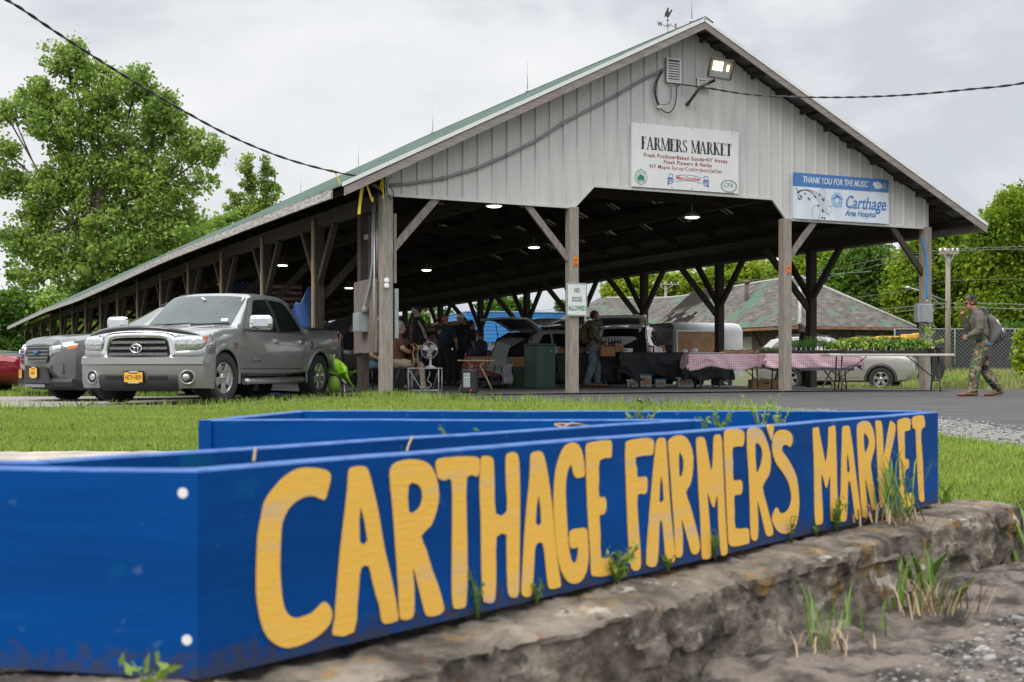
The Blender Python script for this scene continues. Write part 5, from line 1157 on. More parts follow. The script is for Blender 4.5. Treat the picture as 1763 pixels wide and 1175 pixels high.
# ------------------------------------------------------------------ generic SUV
def suv(name, label, cat, loc, rz, m, L_=(0.92, -3.85), wb=2.9, h=1.72, hw=.98, grille=None, roofrails=True, tyre=.375, group=None, rear_open=False, low=0.0, hoodz=1.06):
    r = thing(name, label, cat, loc, rz, group); xf, xr = L_
    k = h/1.72; z = lambda q: q*k
    st = [(xf, .50, hw*.62, hoodz-.24, hoodz-.13, hw*.50), (xf-.07, .40, hw*.80, hoodz-.14, hoodz-.04, hw*.66), (xf-.24, .30, hw*.955, hoodz-.08, hoodz+.01, hw*.78), (xf-.5, .28, hw*.99, hoodz-.04, hoodz+.04, hw*.80), (0, .28, hw, hoodz-.02, hoodz+.065, hw*.82), (-.75, .28, hw, hoodz-.01, hoodz+.11, hw*.82), (-.83, .28, hw, hoodz-.005, hoodz+.15, hw*.82), (-1.62, .28, hw, hoodz, h-.06, hw*.68), (-1.8, .28, hw, hoodz, h-.015, hw*.665), (-2.4, .28, hw, hoodz+.01, h, hw*.66), (xr+.75, .29, hw, hoodz+.03, h-.03, hw*.64), (xr+.40, .31, hw*.99, hoodz+.04, h-.09, hw*.62), (xr+.10, .36, hw*.97, hoodz+.03, hoodz+.26, hw*.66), (xr, .44, hw*.93, hoodz-.06, hoodz-.01, hw*.78)]
    b = Body(st); o = make_body(r, b, m, (0, -wb), tyre+.055)
    for x in (0, -wb):
        for sg in (-1, 1): wheel(r, x, sg*(hw-.13), tyre, tyre*.64, .23, 5, sp_w=.45)
    mb = MB(); mb.box((-wb/2, 0, .33), (wb+.6, 1.0, .12)); mb.build('chassis', M_seam, r)
    for sg in (-1, 1):
        zb_ = hoodz+.045; zt = h-.13
        pane(b, 'window', [(-1.12, zb_), (-1.25, zb_+.14), (-1.72, zt-.02), (-2.18, zt), (-2.2, zb_)], sg, M_glass, r)
        pane(b, 'window', [(-2.28, zb_), (-2.26, zt), (-2.9, zt), (-3.05, zb_+.01)], sg, M_glass, r); pane(b, 'window', [(-3.12, zb_+.02), (-2.98, zt), (xr+.62, zt-.04), (xr+.34, zb_+.10), (xr+.36, zb_+.04)], sg, M_glass, r)
        strip(b, [(-.72, .42), (-.72, hoodz-.1), (-1.02, zb_)], sg, .01, M_seam, r, 'door_gap'); strip(b, [(-2.24, .42), (-2.24, zb_)], sg, .01, M_seam, r, 'door_gap'); strip(b, [(-2.9, .62), (-3.08, zb_)], sg, .01, M_seam, r, 'door_gap')
        strip(b, [(-.6, .34), (-wb+.6, .34)], sg, .13, M_trimblk, r, 'sill_trim', .006)
        for wx in (0, -wb):
            mb = MB(); ra0, ra1 = tyre+.045, tyre+.12
            for ra, oy in ((ra0, .012), (ra1, .014), (ra1+.012, -.002)):
                for i in range(19): a = R(-8+196*i/18); x, z_ = wx+ra*math.cos(a), tyre+ra*math.sin(a); mb.v.append((x, sg*(b.side(min(max(x, xr+.1), xf-.1), max(z_, .36))+oy), z_))
            mb.f = [(q*19+i, q*19+i+1, (q+1)*19+i+1, (q+1)*19+i) for q in (0, 1) for i in range(18)]; mb.m = [0]*36; mb.s = [True]*36; mb.build('wheel_arch', M_trimblk, r)
        for hx in (-2.05, -2.95):
            mb = MB(); y = b.side(hx, hoodz-.1); mb.bar((hx+.09, sg*(y+.025), hoodz-.1), (hx-.09, sg*(y+.025), hoodz-.1), .025, .035); mb.build('door_handle', m, r)
        mirror(r, -1.02, hw-.06, hoodz+.12, sg, M_trimblk, m, .95)
        if roofrails: mb = MB(); mb.tube([(-1.75, sg*hw*.62, h-.02), (-1.9, sg*hw*.63, h+.045), (-2.6, sg*hw*.63, h+.05), (xr+.9, sg*hw*.61, h+.02), (xr+.75, sg*hw*.60, h-.04)], .018, 8); mb.build('roof_rail', M_trimblk, r)
        if not rear_open: lamp_patch(b, 'tail_light', [(xr+.02, sg*hw*.93, hoodz-.18), (xr+.30, sg*hw*.985, hoodz-.08), (xr+.28, sg*hw*.965, hoodz+.05), (xr+.04, sg*hw*.88, hoodz+.03)], M_redlens, r)
    screen(b, 'windshield', -.86, -1.60, M_glass, r, .92, k2=.97)
    screen(b, 'rear_window', xr+.36, xr+.14, M_glass, r, .82)
    return r, b
def suv_front(r, b, xf, hoodz, hw, m, plate_txt=None, bars=5, chrome=M_steel):
    """grille, lamps, lower intake"""
    X = lambda y: xf+.006-.05*(abs(y)/hw)**2-.24*max(0, abs(y)/hw-.55)**1.3
    gp = [(-.47, hoodz-.15), (-.50, hoodz-.22), (-.38, hoodz-.44), (.38, hoodz-.44), (.50, hoodz-.22), (.47, hoodz-.15)]
    mb = MB(); mb.add([(X(y)+.02-.06*(z-hoodz+.44), y, z) for y, z in gp], [tuple(range(6))]); g = mb.build('grille', M_trimblk, r, solid=.03)
    for k in range(bars):
        z = hoodz-.18-k*.06; w = .46-.022*k
        mb = MB()
        for i in range(8): ya, yb = -w+w*i/4, -w+w*(i+1)/4; mb.bar((X(ya)+.04-.06*(z-hoodz+.44), ya, z), (X(yb)+.04-.06*(z-hoodz+.44), yb, z), .012, .016)
        mb.build('grille_bar', chrome, g)
    T = Matrix.Translation((X(0)+.055, 0, hoodz-.27)) @ Matrix.Rotation(R(90), 4, 'Z'); mb = MB(); mb.lathe([(.085, -.004), (.08, .008), (.01, .012)], 20, 0, T @ Matrix.Diagonal((1, 1, .45, 1)) @ Matrix.Rotation(R(90), 4, 'X'), True, False); mb.build('emblem', M_bluink, g)
    for sg in (-1, 1):
        lp = []
        for t in (0, .25, .5, .75, 1): y = .50+.44*hw*t; lp.append((X(y)+.03-.20*t**2.2, sg*y, hoodz-.17+.05*t))
        for t in (1, .75, .5, .25, 0): y = .50+.44*hw*t; lp.append((X(y)+.035-.20*t**2.2, sg*y, hoodz-.33+.14*t))
        mb = MB(); mb.add(lp, [(i, i+1, 8-i, 9-i) for i in range(4)], 0, True); hl = mb.build('headlight', M_lamp, r, solid=.025)
        mb = MB(); mb.add([(p[0]+.004, p[1]*1.005, p[2]) for p in (Vector(lp[3]).lerp(Vector(lp[6]), .35), Vector(lp[4]).lerp(Vector(lp[5]), .35), Vector(lp[5]), Vector(lp[6]))], [(0, 1, 2, 3)]); mb.build('turn_signal', M_amber, hl, solid=.02)
        mb = MB(); y0, y1 = .50, .80*hw/.98; mb.add([(X(y0)+.02, sg*y0, .62), (X(y1)-.03, sg*y1, .66), (X(y1)-.03, sg*y1, .48), (X(y0)+.02, sg*y0, .52)], [(0, 1, 2, 3)]); o = mb.build('fog_recess', M_trimblk, r, solid=.03)
    mb = MB(); mb.add([(X(y)+.05, y, z) for y, z in ((-.40, .58), (-.55, .32), (.55, .32), (.40, .58))], [(0, 1, 2, 3)]); lo = mb.build('lower_grille', M_trimblk, r, solid=.04)
    sk = bumper(r, M_trimblk, hw*.955, xf+.01, [(-.2, .42), (.02, .40), (.05, .34), (.02, .26), (-.12, .20), (-.25, .22)], .22, 'lower_bumper', .25)
    mb = MB(); mb.bar((xf+.07, -.4, .27), (xf+.07, .4, .27), .02, .05); mb.build('skid_plate', M_steel, sk)
    if plate_txt: plate(r, xf+.085, -.02, .50, plate_txt)
def ang(phi): return math.atan2(-math.cos(R(phi)), -math.sin(R(phi)))
def place_front(px_corner, Y, phi, xf, hw):
    """origin (front axle) so that the front-left bumper corner stands under a photo column"""
    c = Vector(((px_corner-CX)/F*Y, Y)); d = Vector((-math.sin(R(phi)), -math.cos(R(phi)))); l = Vector((-d.y, d.x)); return c-d*xf-l*hw
p_ = place_front(121, 22.8, 47, .80, .98)
s1_, b1_ = suv('parked_suv', 'charcoal grey SUV with black wheel arches parked beside the silver pickup', 'car', (p_.x, p_.y, -.10), ang(47), M_charc, hoodz=1.12, h=1.78); suv_front(s1_, b1_, .92, 1.12, .98, M_charc, 'JAX\u202251')
p_ = place_front(70, 27.0, 60, .80, .98)
s2_, b2_ = suv('parked_suv', 'white SUV mostly hidden behind the charcoal SUV', 'car', (p_.x, p_.y, -.14), ang(60), M_wcar, hoodz=1.16, h=1.80); suv_front(s2_, b2_, .92, 1.16, .98, M_wcar, 'KB1', chrome=M_chrome)
p_ = at(-50, 30.5)
s3_, b3_ = suv('parked_car', 'low red car at the left edge of the picture', 'car', (p_.x, p_.y, -.20), R(-30), M_red, hoodz=.95, h=1.48, hw=.90, roofrails=False, tyre=.33)
p_ = at(-30, 35)
s4_, b4_ = suv('parked_suv', 'dark SUV with roof rails behind the red car', 'car', (p_.x, p_.y, -.22), R(-20), M_dkcar, hoodz=1.1, h=1.72)
# ------------------------------------------------------------------ cars behind the stalls, outside the right-hand posts
def tailgate(r, b, xr, h, hoodz, hw, m, lift=20, ln=1.0, dark=M_trimblk):
    """raised hatch hinged at the rear edge of the roof, with its struts, over a dark boot"""
    hx = xr+.55; d = Vector((-math.cos(R(lift)), 0, math.sin(R(lift)))); base = Vector((hx, 0, h-.03)); nrm = Vector((math.sin(R(lift)), 0, math.cos(R(lift)))); mb = MB()
    def fn(u, v):
        y = (2*u-1)*hw*(.70+.12*v); q = base+d*(ln*v)+nrm*(.05*math.sin(v*3.0)-.16*max(0, v-.6)*2.2+.03*(1-(2*u-1)**2)); return (q.x, y, q.z)
    mb.grid(fn, 10, 12); g = mb.build('tailgate', [m], r, solid=.06)
    mb = MB(); mb.grid(lambda u, v: tuple(Vector(fn(.14+.72*u, .10+.42*v))-nrm*.040), 6, 6); mb.build('tailgate_glass', M_glassW, g)
    mb = MB(); mb.grid(lambda u, v: tuple(Vector(fn(.04+.92*u, .56+.40*v))-nrm*.036), 6, 6); mb.build('tailgate_lining', dark, g)
    for sg in (-1, 1): mb = MB(); p1 = base+d*.55*ln; mb.tube([(p1.x, sg*hw*.72, p1.z-.05), (xr+.22, sg*hw*.78, hoodz+.05)], .014, 6); mb.build('strut', M_trimblk, g)
    mb = MB(); mb.add([(xr+.50, -hw*.66, h-.10), (xr+.50, hw*.66, h-.10), (xr+.13, hw*.74, hoodz+.24), (xr-.012, hw*.80, hoodz-.25), (xr-.012, -hw*.80, hoodz-.25), (xr+.13, -hw*.74, hoodz+.24)], [tuple(range(6))])
    for v_ in range(len(mb.v)): x, y, z = mb.v[v_]; mb.v[v_] = (x-.05, y, z+.02)
    mb.build('boot_opening', M_seam, r, solid=.01)
    for sg in (-1, 1): lamp_patch(b, 'tail_light', [(xr-.02, sg*hw*.80, hoodz-.20), (xr+.06, sg*hw*.97, hoodz-.16), (xr+.14, sg*hw*.95, hoodz+.06), (xr+.05, sg*hw*.80, hoodz+.06)], M_redlens, r, thick=.04)
def car_out(px, Y, heading_deg, z, m, label, lift, **kw):
    """rear of the car stands at photo column px"""
    a = R(heading_deg); h = kw.pop('h', 1.7); hoodz = kw.pop('hoodz', 1.06); ln = kw.pop('ln', 1.0)
    d = Vector((math.cos(a), math.sin(a))); p = Vector(((px-CX)/F*Y, Y))+d*3.85
    r, b = suv('parked_suv', label, 'car', (p.x, p.y, z), a, m, hoodz=hoodz, h=h, rear_open=lift is not None, **kw)
    if lift is not None: tailgate(r, b, -3.85, h, hoodz, .98, m, lift, ln)
    return r
car_out(878, 37.0, 38, -.05, M_lsil, 'pale silver hatchback with its black tailgate open beside the green bin', 24, h=1.60)
car_out(940, 38.0, 42, -.05, M_wcar, 'white minivan with its flat tailgate raised behind the green cabinet', 4, h=1.80, ln=1.15)
car_out(1066, 36.4, 76, -.05, M_wcar, 'white hatchback with open boot full of drinks behind the soldier', 16, h=1.72, ln=1.1)
p_ = Vector(((1527-CX)/F*40.5, 40.5))
a = R(-24)
suv('parked_suv', 'champagne SUV parked behind the seedling tables', 'car', (p_.x+.2, p_.y+.9, -.24), a, M_beige, hoodz=1.06, h=1.69, hw=.92, wb=2.75, tyre=.36)
p_ = at(1345, 46)
suv('parked_car', 'white car between the trailer and the champagne SUV', 'car', (p_.x+.6, p_.y+1.2, -.24), R(-150), M_wcar, hoodz=1.0, h=1.60, hw=.9)
# ------------------------------------------------------------------ cargo trailer
TY = 38.5; tp0 = P(1160, 632, TY)
tr_ = thing('cargo_trailer', 'weathered white cargo trailer with plywood side door and open dark rear', 'trailer', (tp0.x, TY, -.22), R(17))
zt_ = CH+(HZ-556)/F*TY+.22
M_trl = mat('trailer_white', (.52, .53, .53), .5, var=.14, scale=2.5); M_ply = mat('stained_plywood', (.30, .17, .085), .7, scale=3, stretch=(1, 6, 1), col2=(.17, .09, .045), mix=(.3, .7))
def tsec(x, z0=.45):   # cross section with rounded roof, long axis X
    o = [(x, .0, z0)]; 
    for i in range(9): a = math.pi/2*i/8; o.append((x, .25*(1-math.sin(a)), zt_-.25+.25*math.cos(a)*0+.25*math.sin(a)))
    return o
mb = MB(); LX, WY = 2.2, 1.9
prof = [(0, .45), (0, zt_-.22)]+[(.22-.22*math.cos(R(15*i)), zt_-.22+.22*math.sin(R(15*i))) for i in range(1, 7)]+[(WY-.22+.22*math.sin(R(15*i)), zt_-.22+.22*math.cos(R(15*i))) for i in range(0, 7)]+[(WY, .45)]
K = len(prof)
for x, k in ((0, 1), (LX-.25, 1), (LX-.07, .985), (LX, .94)): mb.v += [(x, WY/2+(y-WY/2)*k, .45+(z-.45)*k) for y, z in prof]
for i in range(3):
    for j in range(K): mb.f.append((i*K+j, (i+1)*K+j, (i+1)*K+(j+1) % K, i*K+(j+1) % K)); mb.m.append(0); mb.s.append(True)
mb.f.append(tuple(3*K+j for j in range(K))); mb.m.append(0); mb.s.append(False)
o = mb.build('box', M_trl, tr_, recalc=True, solid=.03); sharp(o, 40)
MB().box((.75, -.012, .45+(zt_-.45)*.45), (1.30, .03, (zt_-.45)*.76)).build('plywood_door', M_ply, tr_)
mb = MB()
for x in (.09, 1.41): mb.box((x, -.02, .45+(zt_-.45)*.45), (.04, .04, (zt_-.45)*.78))
mb.box((.75, -.02, .45+(zt_-.45)*.85), (1.36, .04, .04)); mb.build('door_frame', M_trl, tr_)
MB().box((1.25, -.035, 1.1), (.02, .03, .22)).build('door_latch', M_trimblk, tr_)
mb = MB(); mb.bar((-.02, .0, .5), (-.02, 0, zt_-.2), .05, .05); mb.bar((-.02, WY, .5), (-.02, WY, zt_-.2), .05, .05); mb.bar((-.02, .2, zt_-.02), (-.02, WY-.2, zt_-.02), .05, .05); mb.build('rear_frame', mat('olive_trim', (.10, .10, .08), .6), tr_)
MB().box((-.05, WY+.5, 1.25), (.04, 1.0, 1.5)).build('open_door', M_trimblk, tr_)
MB().box((.9, .95, .42), (2.0, 1.7, .08)).build('floor', M_seam, tr_)
for sg in (0, 1): wheel(tr_, 1.5, -.02 if sg == 0 else WY, .30, .19, .18, 8, sp_w=.3)
mb = MB(); mb.box((1.62, -.05, .52), (.8, .06, .16)); mb.build('fender', M_trl, tr_); MB().box((1.75, -.085, .56), (.10, .01, .05)).build('marker_lamp', M_amber, tr_)
# ================================================================== VEGETATION
def leaf_mat(name, a, b, isl=.35, tr=.45):
    return mat(name, a, .6, var=.2, scale=.55, col2=b, mix=(.38, .62), island=isl, trans=tr, spec=.25, detail=3)
M_poplar = leaf_mat('poplar_leaves', (.31, .435, .085), (.165, .265, .05)); M_maple = leaf_mat('spring_maple_leaves', (.25, .35, .026), (.11, .20, .016)); M_dkleaf = leaf_mat('dark_green_leaves', (.125, .23, .028), (.055, .12, .018)); M_yelleaf = leaf_mat('yellow_green_leaves', (.31, .39, .026), (.17, .26, .018))
M_bark = mat('grey_bark', (.13, .11, .09), .95, scale=8, stretch=(3, 3, .6), col2=(.06, .05, .042), bump=.6)
def leaf_quads(C, size, flat=0.0, asp=.75):
    """random oriented leaf-shaped quads at centres C (n, 3)"""
    n = len(C); d = RNG.normal(size=(n, 3)); d /= np.linalg.norm(d, axis=1)[:, None]
    e = RNG.normal(size=(n, 3)); e -= (e*d).sum(1)[:, None]*d; e /= np.linalg.norm(e, axis=1)[:, None]
    s = (size*RNG.uniform(.6, 1.25, n))[:, None]; a = d*s*.5; b = e*s*.5*asp
    return np.stack([C-a, C+b-a*.15, C+a, C-b-a*.15], 1)
def tree(name, label, px, Y, blobs, lm, leaves, size, base_z=0.0, trunk_r=.22, group=None, clump=.5, dep=.8, cat='tree', fork=None, kk=.93):
    """blobs: crown masses as (px, py, rx, ry) read off the photograph at distance Y"""
    s = Y/F; o = P(px, HZ, Y); o.z = base_z
    root = thing(name, label, cat, o, 0, group)
    blobs = [(b[0], b[1], b[2]*kk, b[3]*kk) for b in blobs]
    A = np.array([[(b[0]-px)*s, RNG.uniform(-.5, .5)*b[2]*s*dep, CH+(HZ-b[1])*s-base_z, b[2]*s, b[2]*s*dep, b[3]*s] for b in blobs])
    vol = (A[:, 3]*A[:, 5])**1.0; pr = vol/vol.sum()
    nc = max(30, int(leaves/38)); k = RNG.choice(len(A), nc, p=pr); dr = RNG.normal(size=(nc, 3)); dr /= np.linalg.norm(dr, axis=1)[:, None]
    rad = RNG.uniform(.25, 1.08, nc)**.55
    C = A[k, :3]+dr*rad[:, None]*A[k, 3:]
    n = leaves; j = RNG.integers(0, nc, n); cl = clump*RNG.uniform(.55, 1.3, nc)
    pts = C[j]+np.clip(RNG.normal(size=(n, 3)), -2, 2)*np.array([.55, .55, .45])*cl[j][:, None]
    quads_np('crown', leaf_quads(pts, size), lm, root)
    mb = MB(); top = A[:, 2].max(); zf = fork or max(1.2, A[:, 2].min()*.8)
    xm = (A[:, 0]*pr).sum(); sp = [(0, 0, -.2), (.02*top, .01, zf*.5), (xm*.25, 0, zf), (xm*.6, .1, (zf+top)*.5), (A[A[:, 2].argmax(), 0], .1, top)]
    mb.tube(sp, [trunk_r*1.25, trunk_r, trunk_r*.85, trunk_r*.45, .03], 9)
    for a in A:
        t = random.uniform(.55, 1.0); b = Vector(sp[2]).lerp(Vector(sp[3]), random.uniform(0, .8)) if a[2] > zf else Vector(sp[1]).lerp(Vector(sp[2]), .8); e = Vector(a[:3]); m_ = b.lerp(e, .5)+Vector((0, 0, -.08*(e-b).length))
        r0 = trunk_r*.32; mb.tube([b, m_, e], [r0, r0*.6, .02], 6)
        for _ in range(3):
            d = Vector((random.gauss(0, 1), random.gauss(0, 1), random.gauss(.3, 1))).normalized(); q = e+Vector((d.x*a[3], d.y*a[4], d.z*a[5]))*.85; mb.tube([m_.lerp(e, random.uniform(.3, .9)), (e+q)/2+Vector((0, 0, .1)), q], [r0*.4, r0*.25, .01], 5)
    mb.build('trunk', M_bark, root); return root
tree('poplar_tree', 'tallest leafy poplar tree, standing behind the left side of the shed', 172, 68, [(112, 100, 46, 42), (60, 175, 50, 45), (165, 150, 55, 50), (238, 150, 42, 34), (110, 210, 75, 60), (215, 225, 75, 60), (285, 200, 48, 42), (150, 300, 95, 65), (255, 300, 75, 55), (10, 195, 26, 26), (325, 250, 40, 35), (365, 262, 20, 30), (340, 315, 42, 26), (85, 330, 55, 45), (10, 260, 26, 30), (18, 312, 34, 34), (50, 380, 40, 36), (180, 385, 95, 55), (285, 365, 65, 45), (95, 430, 75, 45), (50, 470, 50, 36), (225, 430, 75, 40), (150, 475, 80, 36), (300, 405, 50, 30), (40, 415, 40, 30)], M_poplar, 54000, .225, -.5, .34, clump=.42, fork=6, kk=.84)
tree('poplar_tree', 'slim young poplar with two leaders behind the green shed roof', 440, 84, [(424, 285, 12, 26), (428, 318, 16, 24), (459, 300, 13, 34), (466, 335, 20, 26), (440, 360, 40, 22), (400, 345, 20, 22), (405, 385, 40, 26), (455, 385, 40, 26)], M_poplar, 7600, .21, -.5, .12, clump=.34, fork=8, kk=.8)
tree('broadleaf_tree', 'leafy tree between the tall poplar and the shed roof', 300, 92, [(300, 420, 55, 34), (350, 400, 45, 34), (260, 455, 60, 36), (200, 500, 70, 36), (130, 520, 70, 36), (335, 440, 50, 30)], M_poplar, 17000, .34, -.5, .2, clump=.7)
gl = 'trees seen beyond the far end of the shed'
tree('broadleaf_tree', 'bushy green tree at the left edge below the tall poplar', 30, 96, [(20, 540, 60, 40), (60, 570, 50, 40), (0, 590, 60, 36), (40, 610, 70, 30)], M_dkleaf, 13000, .36, -.6, .2, gl, .8)
tree('broadleaf_tree', 'green tree filling the gaps between the far left posts', 130, 100, [(110, 560, 60, 44), (160, 585, 60, 36), (90, 600, 60, 30), (190, 600, 50, 30)], M_poplar, 13000, .36, -.6, .2, gl, .8)
tree('broadleaf_tree', 'green tree seen under the shed above the pickup hood', 235, 104, [(235, 565, 60, 40), (280, 590, 60, 34), (210, 600, 50, 30), (330, 600, 60, 30)], M_poplar, 12000, .36, -.6, .2, gl, .8)
gr_ = 'woodland trees behind the old depot and fence'
def woods(px, Y, blobs, lm, lab, n=16000, sz=.29): tree('maple_tree', lab, px, Y, blobs, lm, int(n*1.5), sz, .2, .26, gr_, .75)
woods(1745, 88, [(1760, 370, 60, 46), (1715, 400, 50, 50), (1690, 455, 50, 50), (1765, 460, 60, 60), (1730, 520, 60, 50), (1690, 545, 50, 40), (1775, 560, 60, 50), (1700, 600, 60, 36)], M_maple, 'tallest bright maple at the right edge above the fence', 26000)
woods(1600, 92, [(1610, 420, 46, 36), (1650, 430, 40, 36), (1580, 470, 55, 46), (1640, 500, 55, 46), (1600, 550, 60, 40), (1650, 580, 60, 40), (1560, 520, 46, 40)], M_maple, 'bright maple behind the front right post and utility pole', 22000)
woods(1510, 96, [(1500, 450, 46, 36), (1460, 480, 46, 40), (1530, 500, 50, 44), (1480, 535, 60, 40), (1545, 560, 50, 40), (1430, 520, 40, 36)], M_dkleaf, 'darker green tree right of the depot roof', 19000)
woods(1400, 118, [(1400, 465, 50, 36), (1440, 450, 36, 34), (1360, 480, 46, 30), (1420, 510, 50, 36)], M_maple, 'maple above the ridge of the depot roof', 11000, .4)
woods(1270, 122, [(1265, 480, 60, 30), (1215, 490, 36, 22), (1310, 472, 36, 26), (1330, 500, 50, 26), (1250, 505, 55, 24)], M_yelleaf, 'yellow-green tree above the middle of the depot roof', 11000, .4)
woods(1105, 124, [(1090, 500, 46, 26), (1060, 505, 24, 22), (1130, 495, 36, 24), (1165, 492, 16, 20), (1100, 525, 60, 20)], M_yelleaf, 'yellow-green tree left of the utility pole above the depot roof', 9000, .4)
woods(1680, 74, [(1700, 610, 60, 30), (1750, 600, 50, 34), (1640, 615, 50, 26), (1790, 610, 50, 34)], M_dkleaf, 'low dark shrubby tree behind the chain link fence', 13000, .3)
tree('broadleaf_tree', 'round dark tree above the blue building', 872, 165, [(870, 525, 24, 20), (845, 535, 26, 18), (895, 535, 18, 18), (868, 552, 40, 18)], M_dkleaf, 6000, .5, 0, .3, None, .9)
tree('broadleaf_tree', 'green tree behind the wooden utility poles', 738, 150, [(735, 545, 22, 16), (760, 552, 20, 16), (715, 558, 20, 16), (745, 570, 40, 16)], M_dkleaf, 5000, .5, 0, .3, None, .9)
tree('broadleaf_tree', 'small green tree left of the depot roof', 965, 150, [(965, 527, 6, 6), (972, 533, 8, 6)], M_dkleaf, 700, .4, 0, .2, None, .5)
tree('young_bush', 'young leafy bush in front of the fence at the right edge', 1757, 50, [(1752, 590, 8, 12), (1760, 605, 12, 14), (1757, 625, 14, 14), (1764, 575, 6, 8)], M_yelleaf, 700, .20, .2, .03, None, .25, cat='bush')
woods(1900, 92, [(1880, 400, 70, 60), (1940, 440, 60, 60), (1850, 500, 70, 60), (1920, 540, 80, 60), (1890, 600, 90, 40)], M_maple, 'broad maple just beyond the right edge of the fence view', 9000, .4)
woods(2080, 96, [(2060, 420, 80, 60), (2120, 480, 70, 60), (2050, 540, 90, 60), (2100, 600, 90, 40)], M_dkleaf, 'darker maple farther right of the fence view', 8000, .4)
tree('broadleaf_tree', 'bushy tree beyond the left edge behind the red car', -110, 90, [(-90, 480, 60, 60), (-140, 520, 60, 50), (-80, 570, 70, 50), (-160, 590, 70, 40)], M_dkleaf, 8000, .4, -.6, .2, gl, .8)
# ---- lawn: individual blades
def poly_mask(x, y, poly):
    c = np.zeros(len(x), bool); n = len(poly); j = n-1
    for i in range(n):
        xi, yi = poly[i]; xj, yj = poly[j]
        if yi != yj: c ^= ((yi > y) != (yj > y)) & (x < (xj-xi)*(y-yi)/(yj-yi)+xi)
        j = i
    return c
gz_v = np.vectorize(ground_z)
def blades(name, x, y, h0, h1, w, m, label=None, lean=.45, z=None, cat='grass'):
    n = len(x); z = gz_v(x, y) if z is None else z
    h = RNG.uniform(h0, h1, n); a = RNG.uniform(0, 6.283, n); ln = RNG.normal(0, lean, n)*h
    fx, fy = np.cos(a), np.sin(a); b = RNG.uniform(0, 6.283, n); wx, wy = np.cos(b)*w*.5, np.sin(b)*w*.5
    base = np.stack([x, y, z-.01], 1); W_ = np.stack([wx, wy, np.zeros(n)], 1); mid = base+np.stack([fx*ln*.3, fy*ln*.3, h*.6+.01], 1); tip = base+np.stack([fx*ln, fy*ln, h*np.sqrt(np.maximum(.2, 1-(ln/h)**2*.5))+.01], 1)
    V_ = np.stack([base-W_, base+W_, mid+W_*.75, tip, mid-W_*.75], 1)
    o = quads_np(name, V_, m); tag(o, label, cat, kind='stuff'); return o
M_grass = mat('lawn_grass', (.31, .42, .075), .6, scale=.9, col2=(.205, .305, .05), mix=(.35, .65), island=.45, trans=.35, spec=.3, detail=6)
M_dry = mat('dry_grass', (.40, .34, .16), .8, scale=2, col2=(.26, .24, .09), island=.35, trans=.2)
n = 680000
u_ = RNG.random(n); y = np.where(u_ < .75, RNG.uniform(4.4, 14, n), RNG.uniform(12, 22.6, n)); x = RNG.uniform(-.52, .52, n)*y
LAWN_ = [(a+.12*math.sin(i*2.1), b+.05*math.cos(i*3.3)) for i, (a, b) in enumerate(GEDGE)]+[(8, -3), (-30, -3)]
# softened ragged edge
jx, jy = x+RNG.normal(0, .10, n), y+RNG.normal(0, .12, n)
k_ = poly_mask(jx, jy, LAWN_) & ~((x > -4.62) & (x < -1.6) & (y < 7.84) & (y > 6.90)) & ((x-PN.x)*bn.x+(y-PN.y)*bn.y < -.05) & (y > 4.55)
pat = np.array([mnoise.noise(Vector((a*.9, b*.9, 0))) for a, b in zip(x[k_], y[k_])])
x, y = x[k_], y[k_]; keep = RNG.random(len(x)) < np.clip(.85+.6*pat, .35, 1); x, y, pat = x[keep], y[keep], pat[keep]
blades('grass', x, y, .018, .055, .0065, M_grass, 'short mown green lawn between the planter and the shed')
q = RNG.random(len(x)) < .11; blades('dry_grass', x[q]+.01, y[q], .02, .05, .006, M_dry, 'dry straw coloured blades scattered in the lawn')
# taller tufts at the lawn's edge, posts and slab
tx_, ty_ = [], []
for i in range(1, 9):
    a, b = GEDGE[i], GEDGE[i+1]
    for _ in range(int(260*math.dist(a, b)/2)): t = random.random(); tx_.append(a[0]+(b[0]-a[0])*t+random.gauss(0, .10)); ty_.append(a[1]+(b[1]-a[1])*t+random.gauss(-.1, .12))
for cx, cy, nn, r in ((-2.2, 22.9, 260, .3), (-2.55, 24.0, 200, .3), (-.75, 19.7, 120, .12), (.3, 19.0, 70, .1), (-4.2, 21.0, 260, .5), (-4.0, 24.5, 200, .4)):
    for _ in range(nn): tx_.append(random.gauss(cx, r)); ty_.append(random.gauss(cy, r*.6))
blades('grass_tufts', np.array(tx_), np.array(ty_), .05, .15, .009, M_grass, 'longer unmown grass tufts along the pavement edge and posts')
# rough field beyond the pavilion on the right and beyond the parked cars on the left
n = 62000; y = RNG.uniform(29, 60, n); x = RNG.uniform(.24, .60, n)*y; kk = (x > 9.0+.0*y) & ~((y < 34) & (x < 10.5)); M_field = mat('field_grass', (.25, .34, .06), .7, scale=.3, col2=(.32, .31, .13), mix=(.4, .6), island=.35, trans=.3)
blades('field_grass', x[kk], y[kk], .06, .26, .028, M_field, 'tall rough grass between the pavement and the chain link fence')
n = 9000; y = RNG.uniform(27, 34, n); x = RNG.uniform(-.46, -.25, n)*y; blades('verge_grass', x, y, .04, .12, .014, M_grass, 'green grass strip behind the gravel parking')
